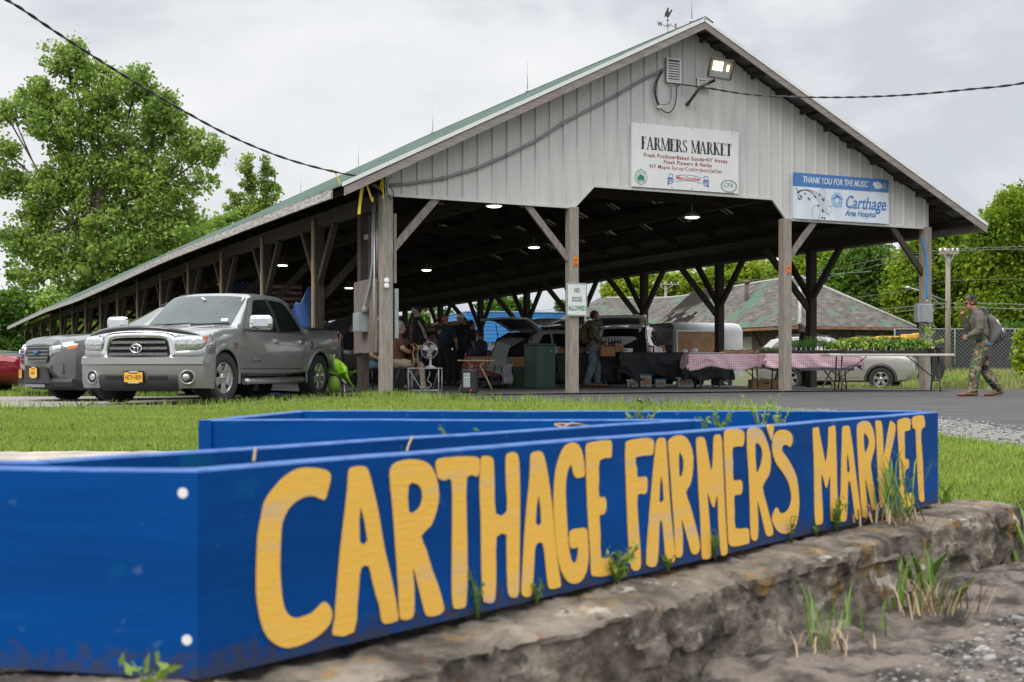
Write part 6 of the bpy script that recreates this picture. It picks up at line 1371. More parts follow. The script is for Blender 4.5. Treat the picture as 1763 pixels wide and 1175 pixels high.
# ---- dandelion-like weeds, tufts on the stone, plants in the troughs
M_weed = mat('weed_leaf', (.14, .25, .03), .6, var=.3, island=.3, trans=.3); M_weedY = mat('pale_weed_leaf', (.24, .34, .05), .6, var=.3, island=.3, trans=.3); M_straw = mat('dead_stems', (.36, .26, .16), .85, var=.3, island=.3)
def board_pt(px, out=.01, z=None):
    """on the stone top, just in front of the lettered board, under photo column px"""
    q = (px-CX)/F; o = PN+bn*out; t = (q*o.y-o.x)/(bd.x-q*bd.y); p = o+bd*t; p.z = ZB+.004 if z is None else z; return p
def weed(name, label, p, h, n, leaf, m, spread=.35, cat='weed', group=None, up=.0):
    root = thing(name, label, cat, p, 0, group); st = MB(); C = []; D = []
    for _ in range(n):
        a = random.uniform(0, 6.28); hh = h*random.uniform(.55, 1); e = Vector((math.cos(a)*spread*hh, math.sin(a)*spread*hh, hh)); md_ = e*.5+Vector((0, 0, hh*.12))
        st.tube([(0, 0, -.01), md_, e], [.0022, .0016, .0008], 4)
        for k in range(7): t = .2+.8*k/6; C.append(tuple(Vector((0, 0, 0)).lerp(md_, t*2) if t < .5 else md_.lerp(e, t*2-1)))
    st.build('stem', m, root)
    V_ = leaf_quads(np.array(C)+RNG.normal(0, leaf*.3, (len(C), 3)), leaf, asp=.38); quads_np('leaves', V_, m, root); return root
def tuft(name, label, p, h, n, m, spread=.5, w=.006, rad=.04, cat='grass tuft', lean=(0, 0)):
    V_ = []; base = Vector(p)
    for _ in range(n):
        a = random.uniform(0, 6.28); hh = h*random.uniform(.5, 1.0); o = base+Vector((random.gauss(0, rad), random.gauss(0, rad), 0)); d = Vector((math.cos(a)*spread+lean[0], math.sin(a)*spread+lean[1], 0))*hh; wv = Vector((math.cos(a+1.4), math.sin(a+1.4), 0))*w/2
        m1 = o+d*.35+Vector((0, 0, hh*.62)); t = o+d*1.0+Vector((0, 0, hh*(1-.25*abs(d.length/hh))))
        V_.append([o-wv, o+wv, m1+wv*.8, t, m1-wv*.8])
    return tag(quads_np(name, np.array(V_), m), label, cat)
gw = 'weeds growing at the foot of the planter'
weed('weed', 'tall thin weed between the letters T and H', board_pt(823), .085, 5, .013, M_weed, .22, group=gw)
weed('weed', 'small weed under the second A of the first word', board_pt(925), .04, 6, .012, M_weed, .4, group=gw)
weed('weed', 'bright bushy weed below the letters E and F', board_pt(1062), .075, 16, .024, M_weedY, .6, group=gw)
weed('weed', 'low weed under the first R of the second word', board_pt(1150), .025, 6, .010, M_weed, .6, group=gw)
weed('weed', 'thin weed in front of the second M of the lettering', board_pt(1232), .07, 6, .012, M_weed, .25, group=gw)
weed('weed', 'little weed under the S of the lettering', board_pt(1362), .06, 4, .011, M_weed, .2, group=gw)
weed('weed', 'bushy weed under the M of the last word', board_pt(1440), .085, 12, .016, M_weed, .4, group=gw)
weed('weed', 'tiny creeping weed at the foot of the board under the last apostrophe', board_pt(1405), .02, 6, .010, M_weed, .9, group=gw)
weed('weed', 'blurred weed sprig in front of the left bolt', PN+ld*.055-Vector((0, .05, 0))+Vector((0, 0, ZB-.01)), .05, 3, .026, M_weedY, .5, group=gw)
tuft('grass_tuft', 'long green grass tuft in front of the last letters', board_pt(1548, .06), .27, 34, M_weed, .75, .006, .035)
tuft('dead_grass', 'dead brown grass at the foot of the last letters', board_pt(1510, .05), .07, 60, M_straw, 1.1, .004, .06)
def stone_front(px, Yq): q = (px-CX)/F; return Vector((q*Yq, Yq, -.10))
tuft('grass_tuft', 'tall green grass tuft leaning at the middle of the stone', stone_front(1590, 3.30), .20, 30, M_weed, .55, .006, .035, lean=(.25, 0))
tuft('dead_grass', 'dead straw tuft at the base of the stone', stone_front(1600, 3.26), .12, 70, M_straw, .9, .004, .05)
tuft('grass_tuft', 'sparse green blades at the stone base left of the big tuft', stone_front(1470, 3.0), .13, 16, M_weed, .5, .005, .06)
tuft('grass_tuft', 'thin green blades at the stone base under the S', stone_front(1405, 2.86), .16, 7, M_weed, .35, .005, .03)
tuft('dead_grass', 'dead stems at the stone base under the S', stone_front(1420, 2.84), .07, 40, M_straw, 1.0, .004, .05)
tuft('grass_tuft', 'broad leaved tuft behind the right end of the stone', P(1742, 632, 4.25)+Vector((0, 0, -.62)), .22, 16, M_weed, .7, .022, .05)
tuft('grass_tuft', 'arching leaves behind the right end of the planter', P(1640, 632, 4.35)+Vector((0, 0, -.58)), .32, 10, M_weed, .7, .018, .03)
tuft('grass_stalk', 'single tall blurred grass stalk rising behind the planter', P(1252, 632, 4.9)+Vector((0, 0, -.58)), .57, 2, M_weedY, .02, .022, .004)
gp_ = 'plants growing in the planter troughs'
for px, Y, h, n_, lab, mm in ((1105, 3.75, .10, 16, 'leafy plant with pale leaves in the planter trough', M_weedY), (790, 2.9, .07, 7, 'small green seedling in the front trough', M_weed), (705, 2.75, .05, 5, 'tiny seedling beside a dead stem in the front trough', M_weed), (1240, 3.95, .09, 10, 'green plant near the far end of the trough', M_weed), (1310, 4.05, .13, 6, 'tall pale plant near the far corner of the planter', M_weedY), (1345, 4.1, .08, 7, 'low green plant at the far corner of the planter', M_weedY), (1205, 3.9, .06, 8, 'short mixed weed by the inner corner', M_weed), (1065, 3.7, .05, 5, 'low weed beside the dead twigs', M_weed)):
    p = P(px, HZ, Y); p.z = ZT-.065; weed('planter_plant', lab, p, h, n_, .017, mm, .55, 'plant', gp_)
def twig(pts, label, r=.0035): cable([P(x, y, Y) for x, y, Y in pts], r, label, M_straw, 'dead_twig', 5, cat='twig', group='dead twigs in the planter')
twig([(985, 752, 3.2), (970, 738, 3.3), (957, 731, 3.4), (1005, 733, 3.5), (1060, 744, 3.6)], 'long bent dead twig lying across the planter edge')
twig([(965, 742, 3.3), (985, 730, 3.4), (1020, 738, 3.55), (1025, 752, 3.5)], 'second dead twig crossed over the long one')
twig([(700, 778, 2.62), (704, 765, 2.64), (711, 752, 2.66)], 'short pinkish dead stem in the front trough', .0025)
twig([(437, 795, 2.05), (438, 785, 2.06), (440, 772, 2.07)], 'dead stem near the first letter', .0025)
sp = []
for _ in range(4200):
    y = random.uniform(1.6, 4.2); x = random.uniform(.15, .42)*y+.1; k_ = (x-PN.x)*bn.x+(y-PN.y)*bn.y
    if k_ > .46: sp.append((x, y, -.098+random.uniform(-.012, .010)))
stones('gravel_stones', sp, (.0015, .0065), M_pebble, 'loose pale pebbles on the broken pavement in the foreground')
sp = []
for _ in range(520):
    y = random.uniform(1.7, 4.0); x = random.uniform(.12, .42)*y+.1; k_ = (x-PN.x)*bn.x+(y-PN.y)*bn.y
    if k_ > .47: sp.append((x, y, -.104))
stones('gravel_stones', sp, (.006, .016), M_pebble, 'larger pebbles half sunk in the broken pavement in the foreground')
# ================================================================== BACKGROUND STRUCTURES
M_shingle = mat('old_grey_shingles', (.175, .152, .13), .95, scale=2.2, col2=(.06, .053, .047), mix=(.32, .62), bump=.3, detail=9)
m = M_shingle; t_ = m.node_tree; b_ = t_.nodes['Principled BSDF']; src = b_.inputs['Base Color'].links[0].from_socket
tc_ = N(t_, 'ShaderNodeTexCoord'); wv_ = N(t_, 'ShaderNodeTexBrick', Scale=1.0); wv_.inputs['Brick Width'].default_value = .55; wv_.inputs['Row Height'].default_value = .22; wv_.inputs['Mortar Size'].default_value = .02
wv_.inputs['Color1'].default_value = (1, 1, 1, 1); wv_.inputs['Color2'].default_value = (.62, .62, .62, 1); wv_.inputs['Mortar'].default_value = (.30, .30, .30, 1)
uvn = N(t_, 'ShaderNodeUVMap'); t_.links.new(uvn.outputs[0], wv_.inputs['Vector'])
ml = N(t_, 'ShaderNodeMix', data_type='RGBA', blend_type='MULTIPLY'); ml.inputs[0].default_value = .9; t_.links.new(src, ml.inputs[6]); t_.links.new(wv_.outputs[0], ml.inputs[7])
n_ = N(t_, 'ShaderNodeTexNoise', Scale=.5, Detail=9.0, Roughness=.74); t_.links.new(tc_.outputs['Object'], n_.inputs['Vector']); mr_ = N(t_, 'ShaderNodeMapRange'); mr_.inputs[1].default_value = .53; mr_.inputs[2].default_value = .585
mx_ = N(t_, 'ShaderNodeMix', data_type='RGBA'); mx_.inputs[7].default_value = (.07, .135, .085, 1); t_.links.new(n_.outputs[0], mr_.inputs[0]); t_.links.new(mr_.outputs[0], mx_.inputs[0]); t_.links.new(ml.outputs[2], mx_.inputs[6])
t_.links.new(mx_.outputs[2], b_.inputs['Base Color'])
def uv_faces(o, scale=1.0):
    """UVs in metres: u along each face's horizontal direction, v up its slope"""
    me = o.data; uv = me.uv_layers.new(name='UVMap')
    for p in me.polygons:
        nrm = p.normal; uu = Vector((-nrm.y, nrm.x, 0)); uu = uu.normalized() if uu.length > 1e-4 else Vector((1, 0, 0)); vv = nrm.cross(uu)
        for li in p.loop_indices: c = me.vertices[me.loops[li].vertex_index].co; uv.data[li].uv = (c.dot(uu)*scale, c.dot(vv)*scale)
DC = Vector((17.2, 80, 0)); du = Vector((.915, .405, 0)).normalized(); dv = Vector((-du.y, du.x, 0)); ED, RG = 2.95, 6.35
depot = thing('abandoned_depot', 'abandoned depot with a sagging hipped shingle roof, green patches and a hole', 'building', DC, math.atan2(du.y, du.x))
DW, DLn, HR = 8.8, 40.0, 6.0
def sag(q): return -.6*math.exp(-((q-22)/9)**2)
mb = MB(); nv = 40
a, b_r, c, d = (0, 0, ED), (DW, 0, ED), (DW/2, HR, RG), (DW/2, DLn-HR, RG)
mb.add([(0, 0, ED), (DW, 0, ED), (DW/2, HR, RG)], [(0, 1, 2)])
def slope(s0):
    def fn(u, v):
        y = DLn*u; top = min(1, max(0, y/HR), max(0, (DLn-y)/HR)); w = v*top; x = w*DW/2; 
        return (x if s0 == 0 else DW-x, y, ED+(RG-ED)*w+sag(y)*w+(.10*mnoise.noise(Vector((y*.5, w*3, s0))) if 0 < v < 1 else 0))
    return fn
# the front slope with a torn hole
g = MB(); g.grid(slope(0), 80, 24, 0, False)
hole = lambda y, w: ((y-16.0)/2.6)**2+((w-.30-.10*math.sin(y*3.1)-.055*(y-16))/.13)**2 < 1
keep = []
for f in g.f:
    c_ = sum((Vector(g.v[i]) for i in f), Vector())/4; w = c_.x/(DW/2)
    if not hole(c_.y, w): keep.append(f)
mb.add(g.v, keep); g = MB(); g.grid(slope(1), 20, 6, 0, False); mb.add(g.v, g.f); mb.add([(0, DLn, ED), (DW, DLn, ED), (DW/2, DLn-HR, RG)], [(1, 0, 2)])
o = mb.build('roof', M_shingle, depot); uv_faces(o, .8); md = o.modifiers.new('t', 'SOLIDIFY'); md.thickness = .06; md.offset = -1
M_ridge = mat('pale_ridge_shingles', (.33, .32, .29), .95, var=.25, scale=6)
mb = MB(); mb.tube([(.0, 0, ED+.05), (DW/2, HR, RG+.05)], .13, 6); mb.tube([(DW, 0, ED+.05), (DW/2, HR, RG+.05)], .11, 6); mb.tube([(DW/2, y, RG+.04+sag(y)) for y in frange(HR, DLn-HR+.1, 1.5)], .11, 6); mb.build('ridge_cap', M_ridge, o)
mb = MB()
for i in range(14): y = 13.2+.42*i; mb.bar((.15, y, ED-.05), (DW/2-.1, y+.2, RG-.25), .06, .12)
for i in range(9): y = 13+random.uniform(0, 5); mb.bar((.6+random.uniform(0, .6), y, ED+.42), (1.6+random.uniform(0, .5), y+random.uniform(-.6, .6), ED+.95), .05, .10)
mb.build('broken_rafters', M_woodD, o)
mb = MB(); mb.tube([(2.6, 9.5, ED+1.5), (2.6, 9.5, ED+3.2)], .14, 8); mb.lathe([(.24, ED+3.15), (.24, ED+3.3), (.1, ED+3.4)], 8, 0, Matrix.Translation((2.6, 9.5, 0))); mb.build('vent_pipe', mat('rusty_flue', (.12, .085, .07), .8), o)
M_brickD = mat('dark_depot_wall', (.14, .105, .085), .9, scale=2.5, col2=(.07, .06, .052), bump=.2); M_boardp = mat('pale_boarding', (.36, .35, .31), .85, var=.25, scale=3, stretch=(1, 1, 6))
mb = MB(); mb.box((DW/2, DLn/2, 1.35), (DW-2.4, DLn-2.4, 3.1)); mb.build('wall', M_brickD, depot)
for k in range(2): mb = MB(); mb.box((2.5+3.2*k, 1.17, 1.5), (1.3, .06, 1.9)); mb.build('boarded_window', M_boardp, depot)
for k in range(8): mb = MB(); mb.box((1.17, 3.2+4.4*k, 1.45), (.06, 1.7, 2.0)); mb.build('boarded_window', M_boardp, depot)
for k in range(3): mb = MB(); mb.bar((.9+3.4*k, 1.15, 1.6), (.9+3.4*k, .2, ED-.1), .12, .14); mb.build('eave_bracket', M_woodDV, depot)
for k in range(9): mb = MB(); mb.bar((1.15, 1+4.4*k, 1.6), (.2, 1+4.4*k, ED-.1), .12, .14); mb.build('eave_bracket', M_woodDV, depot)
mb = MB(); mb.box((DW/2, -.02, ED-.10), (DW+.1, .05, .16)); mb.box((-.02, DLn/2, ED-.10), (.05, DLn, .16)); mb.build('rusty_eave_board', mat('rusty_eave', (.22, .12, .075), .9, var=.4, scale=3), depot)
# blue clad building
bp = P(803, HZ, 128); blue = thing('blue_building', 'long low building with bright blue metal cladding behind the market', 'building', (bp.x, 128, 0), R(14))
M_bluecl = mat('bright_blue_cladding', (.035, .20, .50), .5, var=.12, scale=1.2, stretch=(.5, .5, 3))
hB_ = CH+(HZ-540)/F*128
mb = MB(); L_ = 22; z = 2.9
while z < hB_-.05: mb.box((L_/2, 5, z+.17), (L_, 10, .30)); mb.box((L_/2, 5.02, z+.33), (L_-.06, 9.96, .06)); z += .36
mb.build('upper_wall', M_bluecl, blue); MB().box((L_/2, 5, z+.03), (L_+.2, 10.2, .10)).build('roof_edge', mat('pale_blue_trim', (.25, .42, .60), .5), blue)
MB().box((L_/2, 5.3, 1.45), (L_-.4, 9.4, 2.9)).build('lower_wall', mat('cream_wall', (.52, .45, .36), .8, var=.12), blue)
for k in range(6): MB().box((.2+2.1*k, .1, 1.45), (.16, .16, 2.9)).build('post', M_bluecl, blue)
for k in range(5): o = MB().box((1.25+2.1*k, .58, 1.7), (1.1, .06, 1.2)).build('window', M_glass, blue); MB().box((1.25+2.1*k, .54, 1.05), (1.3, .1, .08)).build('sill', M_white, o)
# brick house and pale houses far off, seen under the roof
def house(px0, px1, Y, wall_y, ridge_y, wm, rm, label, dpt=8):
    a = P(px0, HZ, Y); b = P(px1, HZ, Y); w = b.x-a.x; hw = CH+(HZ-wall_y)/F*Y; hr = CH+(HZ-ridge_y)/F*Y
    h = thing('house', label, 'house', (a.x, Y, 0), R(4)); MB().box((w/2, dpt/2, hw/2), (w, dpt, hw)).build('wall', wm, h)
    mb = MB(); e = .4; mb.add([(-e, -e, hw-.1), (w+e, -e, hw-.1), (w+e, dpt/2, hr), (-e, dpt/2, hr), (-e, dpt+e, hw-.1), (w+e, dpt+e, hw-.1)], [(0, 1, 2, 3), (3, 2, 5, 4)]); mb.build('roof', rm, h, solid=.15)
    mb = MB(); mb.add([(0, .0, hw), (0, dpt, hw), (0, dpt/2, hr-.15)], [(0, 1, 2)]); mb.add([(w, .0, hw), (w, dpt, hw), (w, dpt/2, hr-.15)], [(2, 1, 0)]); mb.build('gable', wm, h)
    for k in range(max(1, int(w/3))): o = MB().box((1.2+3*k, -.03, hw*.55), (.9, .08, 1.2)).build('window', M_glass, h); MB().box((1.2+3*k, -.06, hw*.55-.65), (1.1, .12, .08)).build('sill', M_white, o)
    return h
M_brick = mat('pink_brick', (.32, .20, .16), .9, var=.2, scale=5); M_greyroof = mat('grey_asphalt_roof', (.14, .14, .145), .9, var=.15)
house(650, 700, 150, 572, 545, M_brick, M_greyroof, 'brick house with a grey roof behind the guitarist'); house(776, 808, 150, 585, 566, M_white, M_greyroof, 'small pale house left of the blue building'); house(1128, 1175, 118, 580, 575, M_boardp, M_greyroof, 'pale boarded shed beside the depot', 5)
# ---- fence, poles, wires, crane
fx0, fx1, fy, fh = P(1540, HZ, 58).x, P(2000, HZ, 58).x, 58.0, 1.85
fz0 = ground_z(22, 58)
fence = thing('chain_link_fence', 'chain link fence with dark privacy screen at the field edge', 'fence', (fx0, fy, fz0)); FW = fx1-fx0
MB().box((FW/2, .04, fh/2), (FW, .01, fh)).build('privacy_screen', mat('dark_screen', (.035, .038, .042), .9, var=.25, scale=.6), fence)
mb = MB(); st = .17; k = -int(fh/st)-1
while k*st < FW:
    for sgn in (1, -1):
        x0 = k*st; pts = [(x0, 0), (x0+fh, fh)] if sgn > 0 else [(x0+fh, 0), (x0, fh)]
        if min(pts[0][0], pts[1][0]) >= 0 and max(pts[0][0], pts[1][0]) <= FW: mb.bar((pts[0][0], 0, pts[0][1]), (pts[1][0], 0, pts[1][1]), .011, .011)
    k += 1
mb.build('wire_mesh', mat('grey_wire', (.22, .225, .22), .6, .2), fence); MB().tube([(0, 0, fh), (FW, 0, fh)], .03, 6).build('top_rail', MATS['grey_wire'], fence)
for k in range(int(FW/2.6)+1): MB().tube([(k*2.6, -.05, -.1), (k*2.6, -.05, fh+.03)], .035, 8).build('post', MATS['grey_wire'], fence)
M_pole = mat('silvered_pole', (.34, .30, .25), .9, scale=4, stretch=(4, 4, .3), col2=(.22, .19, .155))
def pole(px, Y, top_y, label, arm=1.6, r=.15, arms=1, base=None):
    p = P(px, HZ, Y); z0 = ground_z(p.x, Y) if base is None else base; h = CH+(HZ-top_y)/F*Y; o = thing('utility_pole', label, 'utility pole', (p.x, Y, z0)); h -= z0
    MB().tube([(0, 0, -.2), (0, 0, h)], [r, r*.75], 10).build('shaft', M_pole, o)
    for k in range(arms):
        z = h-.2-1.1*k; a_ = MB().bar((-arm/2, -r, z), (arm/2, -r, z), .10, .12).build('cross_arm', M_pole, o)
        for q in (-.45, -.2, .2, .45): MB().lathe([(.05, z+.06), (.06, z+.14), (.03, z+.2)], 8, 0, Matrix.Translation((q*arm, -r, 0))).build('insulator', M_white, a_)
        mb = MB(); mb.bar((-arm*.3, -r-.02, z), (0, -r, z-.5), .04, .04); mb.bar((arm*.3, -r-.02, z), (0, -r, z-.5), .04, .04); mb.build('arm_brace', M_galv, a_)
    return o
pl1 = pole(1632, 56, 428, 'weathered utility pole with a cross arm in front of the woods', .8, .125)
mb = MB(); mb.tube([(-.1, -.1, 3.0), (-1.2, -.3, 3.4), (-1.75, -.4, 3.55)], .03, 6); mb.tube([(-.1, -.1, 2.7), (-.9, -.25, 3.25)], .02, 6); mb.lathe([(.05, 0), (.14, .04), (.12, .1), (.05, .14)], 10, 0, Matrix.Translation((-1.8, -.4, 3.48))); mb.build('street_lamp', M_galv, pl1)
pole(1146, 116, 486, 'pale utility pole above the depot roof', 2.4, .16); pole(744, 140, 536, 'pale utility pole with a wide cross arm under the shed roof', 2.2, .2); pole(762, 140, 546, 'bare utility pole right of the one with a wide cross arm', 1.0, .18)
M_wire = mat('aluminium_wire', (.17, .175, .175), .5, .3)
gw2 = 'thin wires running to the utility pole'
for i, (pts, r) in enumerate((([(1300, 500, 70), (1460, 458, 62), (1618, 432, 56), (1800, 424, 52)], .016), ([(1300, 512, 70), (1470, 467, 62), (1625, 435, 56), (1800, 429, 52)], .016), ([(1420, 520, 60), (1560, 500, 58), (1634, 484, 56), (1800, 480, 54)], .013), ([(1500, 535, 60), (1634, 523, 56), (1800, 526, 50)], .022), ([(1540, 538, 60), (1634, 530, 56), (1800, 534, 50)], .026), ([(690, 575, 130), (800, 548, 130), (985, 530, 130)], .03), ([(690, 560, 130), (830, 552, 130), (985, 536, 130)], .03), ([(1185, 505, 110), (1300, 482, 100), (1500, 468, 90)], .025))):
    cable([P(*p) for p in pts], r*.75, ('highest wire over the woods', 'second wire over the woods', 'slack wire at the pole middle', 'upper thick wire behind the walking man', 'lower thick wire behind the walking man', 'wire dropping over the blue building', 'faint wire above the blue building', 'wire above the depot roof')[i], M_wire, 'wire', 5, cat='wire', group=gw2)
# yellow crane
M_crane = mat('crane_yellow', (.62, .33, .03), .5, var=.14, scale=2)
cp = P(1470, HZ, 49); cr = thing('mobile_crane', 'yellow mobile crane with a long lowered telescopic boom behind the seedlings', 'crane', (cp.x, 49, -.05), R(3))
s_ = 49/F
def cb(x0, y0, x1, y1, d, nm, m=M_crane, par=cr, yo=0, bev=.03):
    return MB().box((((x0+x1)/2-1470)*s_, yo, CH+(HZ-(y0+y1)/2)*s_+.05), ((x1-x0)*s_, d, abs(y1-y0)*s_)).build(nm, m, par, bevel=bev)
cb(1470, 581, 1516, 596, .9, 'engine_house'); cb(1486, 584, 1500, 593, .92, 'grille', M_trimblk, cr, -.02); cb(1512, 579, 1560, 590, .55, 'boom'); cb(1555, 576, 1584, 586, .42, 'boom_section'); cb(1575, 574, 1590, 582, .5, 'boom_head'); cb(1544, 588, 1585, 596, .8, 'deck', M_trimblk, cr, -.1)
cb(1520, 594, 1590, 606, 1.6, 'chassis', M_crane, cr, .3); cb(1560, 620, 1606, 642, 1.8, 'lower_body', M_crane, cr, .1); cb(1536, 618, 1562, 640, 1.6, 'cab', M_crane, cr, .1); cb(1540, 620, 1556, 630, 1.64, 'cab_window', M_glass, cr, .1)
for q in range(4): MB().box(((1512+11*q-1470)*s_, -.30, CH+(HZ-584)*s_+.05), (.05, .05, .18)).build('boom_pin', M_seam, cr)
for x in (1485, 1545, 1590): MB().lathe([(.5, -.2), (.55, -.1), (.55, .1), (.5, .2)], 20, 0, Matrix.Translation(((x-1470)*s_, -.7, .5)) @ Matrix.Rotation(R(90), 4, 'X')).build('wheel', M_rubber, cr)
# ================================================================== PEOPLE
M_skin = mat('skin', (.42, .24, .17), .55, var=.10, scale=12); M_skinR = mat('ruddy_skin', (.38, .19, .13), .55, var=.12, scale=12)
M_hairbr = mat('brown_hair', (.10, .06, .035), .7, var=.4, scale=40, bump=.6); M_hairdk = mat('dark_hair', (.03, .022, .018), .7, var=.4, scale=40, bump=.6); M_hairgr = mat('grey_hair', (.34, .34, .34), .7, var=.4, scale=40, bump=.6)
M_eye = mat('eye_dark', (.02, .018, .016), .2); M_lip = mat('lips', (.30, .12, .10), .5)
def cloth(name, col, **k): return mat(name, col, .88, var=.28, scale=5, bump=.25, bscale=30, **k)
def camo(name, cols, sc):
    if name in MATS: return MATS[name]
    m = mat(name, cols[0], .9); t = m.node_tree; b = t.nodes['Principled BSDF']; tcn = N(t, 'ShaderNodeTexCoord'); src = None
    for i, c in enumerate(cols[1:]):
        mp_ = N(t, 'ShaderNodeMapping'); mp_.inputs['Location'].default_value = (i*3.1, i*1.7, i*5.3); mp_.inputs['Scale'].default_value = (1, 1, 1.35)
        n_ = N(t, 'ShaderNodeTexNoise', Scale=sc, Detail=2.5, Roughness=.5, Distortion=.8); r_ = N(t, 'ShaderNodeMath', operation='GREATER_THAN'); r_.inputs[1].default_value = (.52, .55, .60, .6)[i]
        mx_ = N(t, 'ShaderNodeMix', data_type='RGBA'); mx_.inputs[7].default_value = (*c, 1); mx_.inputs[6].default_value = (*cols[0], 1)
        t.links.new(tcn.outputs['Object'], mp_.inputs[0]); t.links.new(mp_.outputs[0], n_.inputs['Vector']); t.links.new(n_.outputs[0], r_.inputs[0]); t.links.new(r_.outputs[0], mx_.inputs[0])
        if src: t.links.new(src, mx_.inputs[6])
        src = mx_.outputs[2]
    t.links.new(src, b.inputs['Base Color']); return m
M_camo = camo('woodland_camouflage', [(.115, .08, .05), (.035, .11, .045), (.24, .19, .125), (.018, .016, .014)], 9); M_camo2 = camo('muted_field_camouflage', [(.10, .085, .055), (.06, .065, .04), (.15, .13, .095), (.045, .038, .028)], 16)
M_boot = mat('tan_leather_boot', (.17, .085, .04), .7, var=.3, scale=10); M_bootdk = mat('dark_shoe', (.02, .019, .018), .6)
def person(label, loc, rz, J, mats, h=1.75, female=False, belly=0.0, hand=(.5, .5), hair=None, hairlen=0, cap=None, hood=None, voxel=.011, shoe_top=.10, sleeve=1.0, group=None, baggy=0.0, beard=None, skirt=0, headturn=0, headtilt=0):
    """One continuous remeshed body. J overrides joints (metres, facing +X, left = +Y). mats: skin, shirt, trousers, shoe."""
    k = h/1.75
    D = dict(pelvis=(0, 0, .96), waist=(0, 0, 1.08), chest=(.0, 0, 1.32), neck=(-.005, 0, 1.49), head=(.02, 0, 1.635), shL=(0, .185, 1.435), shR=(0, -.185, 1.435), elL=(-.02, .235, 1.15), elR=(-.02, -.235, 1.15), wrL=(.06, .25, .91), wrR=(.06, -.25, .91), hiL=(0, .095, .93), hiR=(0, -.095, .93), knL=(.02, .11, .50), knR=(.02, -.11, .50), anL=(0, .115, .09), anR=(0, -.115, .09), toL=(.16, .13, .035), toR=(.16, -.13, .035))
    D.update(J); D = {a: Vector(b)*k for a, b in D.items()}
    root = thing('person', label, 'person', loc, rz, group); mb = MB(); seg = []
    def limb(a, b, r0, r1, mid=None, reg='shirt', n=12):
        a, b = Vector(a), Vector(b); m_ = (a+b)/2; rm = mid or (r0+r1)/2
        mb.tube([a.lerp(b, -.06), a, a.lerp(b, .3), m_, a.lerp(b, .75), b, b.lerp(a, -.05)], [r0*.6, r0, (r0+rm)/2+.003, rm, (rm+r1)/2, r1, r1*.6], n); seg.append((a, b, (r0+r1)/2, reg))
    bg = baggy
    # torso, elliptical rings
    p, w, c, n_ = D['pelvis'], D['waist'], D['chest'], D['neck']; side = (D['shL']-D['shR']).normalized()
    hw = .165 if not female else .172
    mb.tube([p+Vector((0, 0, -.10))*k, p, w, w.lerp(c, .5), c, c.lerp(n_, .55), n_.lerp(c, .12)], [(hw*.75, .10), (hw+bg*.5, .118+belly*.4), (.155+bg+belly*.3, .112+belly+bg), (.165+bg+belly*.2, .118+belly*.7+bg), (.178+bg, .122+bg), (.135, .10), (.06, .06)], 18, flat=side)
    seg += [(p+Vector((0, 0, -.06)), p+Vector((0, 0, .02)), .15, 'pants'), (w, c, .15, 'shirt'), (c, n_.lerp(c, .2), .12, 'shirt')]
    hu = (D['head']-n_).normalized(); limb(n_-hu*.03, D['head']-hu*.05, .058, .052, None, 'skin')
    for s_ in 'LR':
        sh, el, wr = D['sh'+s_], D['el'+s_], D['wr'+s_]
        mb.tube([c.lerp(n_, .45), sh.lerp(c.lerp(n_, .5), .3), sh], [.08, .075+bg*.5, .066+bg*.5], 12)
        limb(sh, el, .062+bg*.7, .047+bg*.6, .056+bg*.8, 'shirt'); limb(el, wr, .045+bg*.6, .029+bg*.35, .042+bg*.6, 'shirt' if sleeve > .9 else 'skin')
        if sleeve <= .9: seg[-2] = (sh, sh.lerp(el, sleeve), .055, 'shirt'); seg.append((sh.lerp(el, min(1, sleeve+.15)), el, .045, 'skin'))
        hi, kn, an, to = D['hi'+s_], D['kn'+s_], D['an'+s_], D['to'+s_]
        limb(hi+(p-hi)*.2, kn, .098+bg, .062+bg*1.3, .084+bg*1.2, 'pants', 14); limb(kn, an, .062+bg*1.3, .046+bg*1.3, .060+bg*1.5, 'pants', 14)
        f = (to-an); f.z = 0; fl_ = f.normalized() if f.length > .01 else Vector((1, 0, 0)); sd_ = Vector((-fl_.y, fl_.x, 0)); g = (to-an).normalized(); up_ = g.cross(sd_)*-1
        heel = an-fl_*.065+Vector((0, 0, -.045)); t2 = to+fl_*.08
        mb.tube([heel-fl_*.02, heel+Vector((0, 0, .01)), an.lerp(to, .45)+Vector((0, 0, -.012)), to, t2+Vector((0, 0, -.004)), t2+fl_*.02], [(.025, .03), (.038, .045), (.043, .048), (.049, .034), (.042, .026), (.02, .012)], 12, flat=sd_)
        limb(an+Vector((0, 0, .06)), an+Vector((0, 0, -.03)), .046, .044, None, 'shoe'); seg += [(heel, to, .05, 'shoe'), (to, t2, .04, 'shoe')]
        # hand: palm, four unequal curled fingers, thumb from the side of the palm
        d = (wr-el).normalized(); inn = Vector((0, -1 if s_ == 'L' else 1, 0)); q = inn-d*inn.dot(d); q = q.normalized() if q.length > .05 else Vector((1, 0, 0)); ax = d.cross(q).normalized()*(1 if s_ == 'L' else -1)
        fwd = ax if ax.x > 0 else -ax; cu = hand[0 if s_ == 'L' else 1]
        pe = wr+d*.085*k; mb.tube([wr-d*.01, wr+d*.03, pe, pe+d*.006], [(.024, .020), (.036, .016), (.040, .014), (.034, .010)], 10, flat=fwd); seg.append((wr+d*.01, pe, .03, 'skin'))
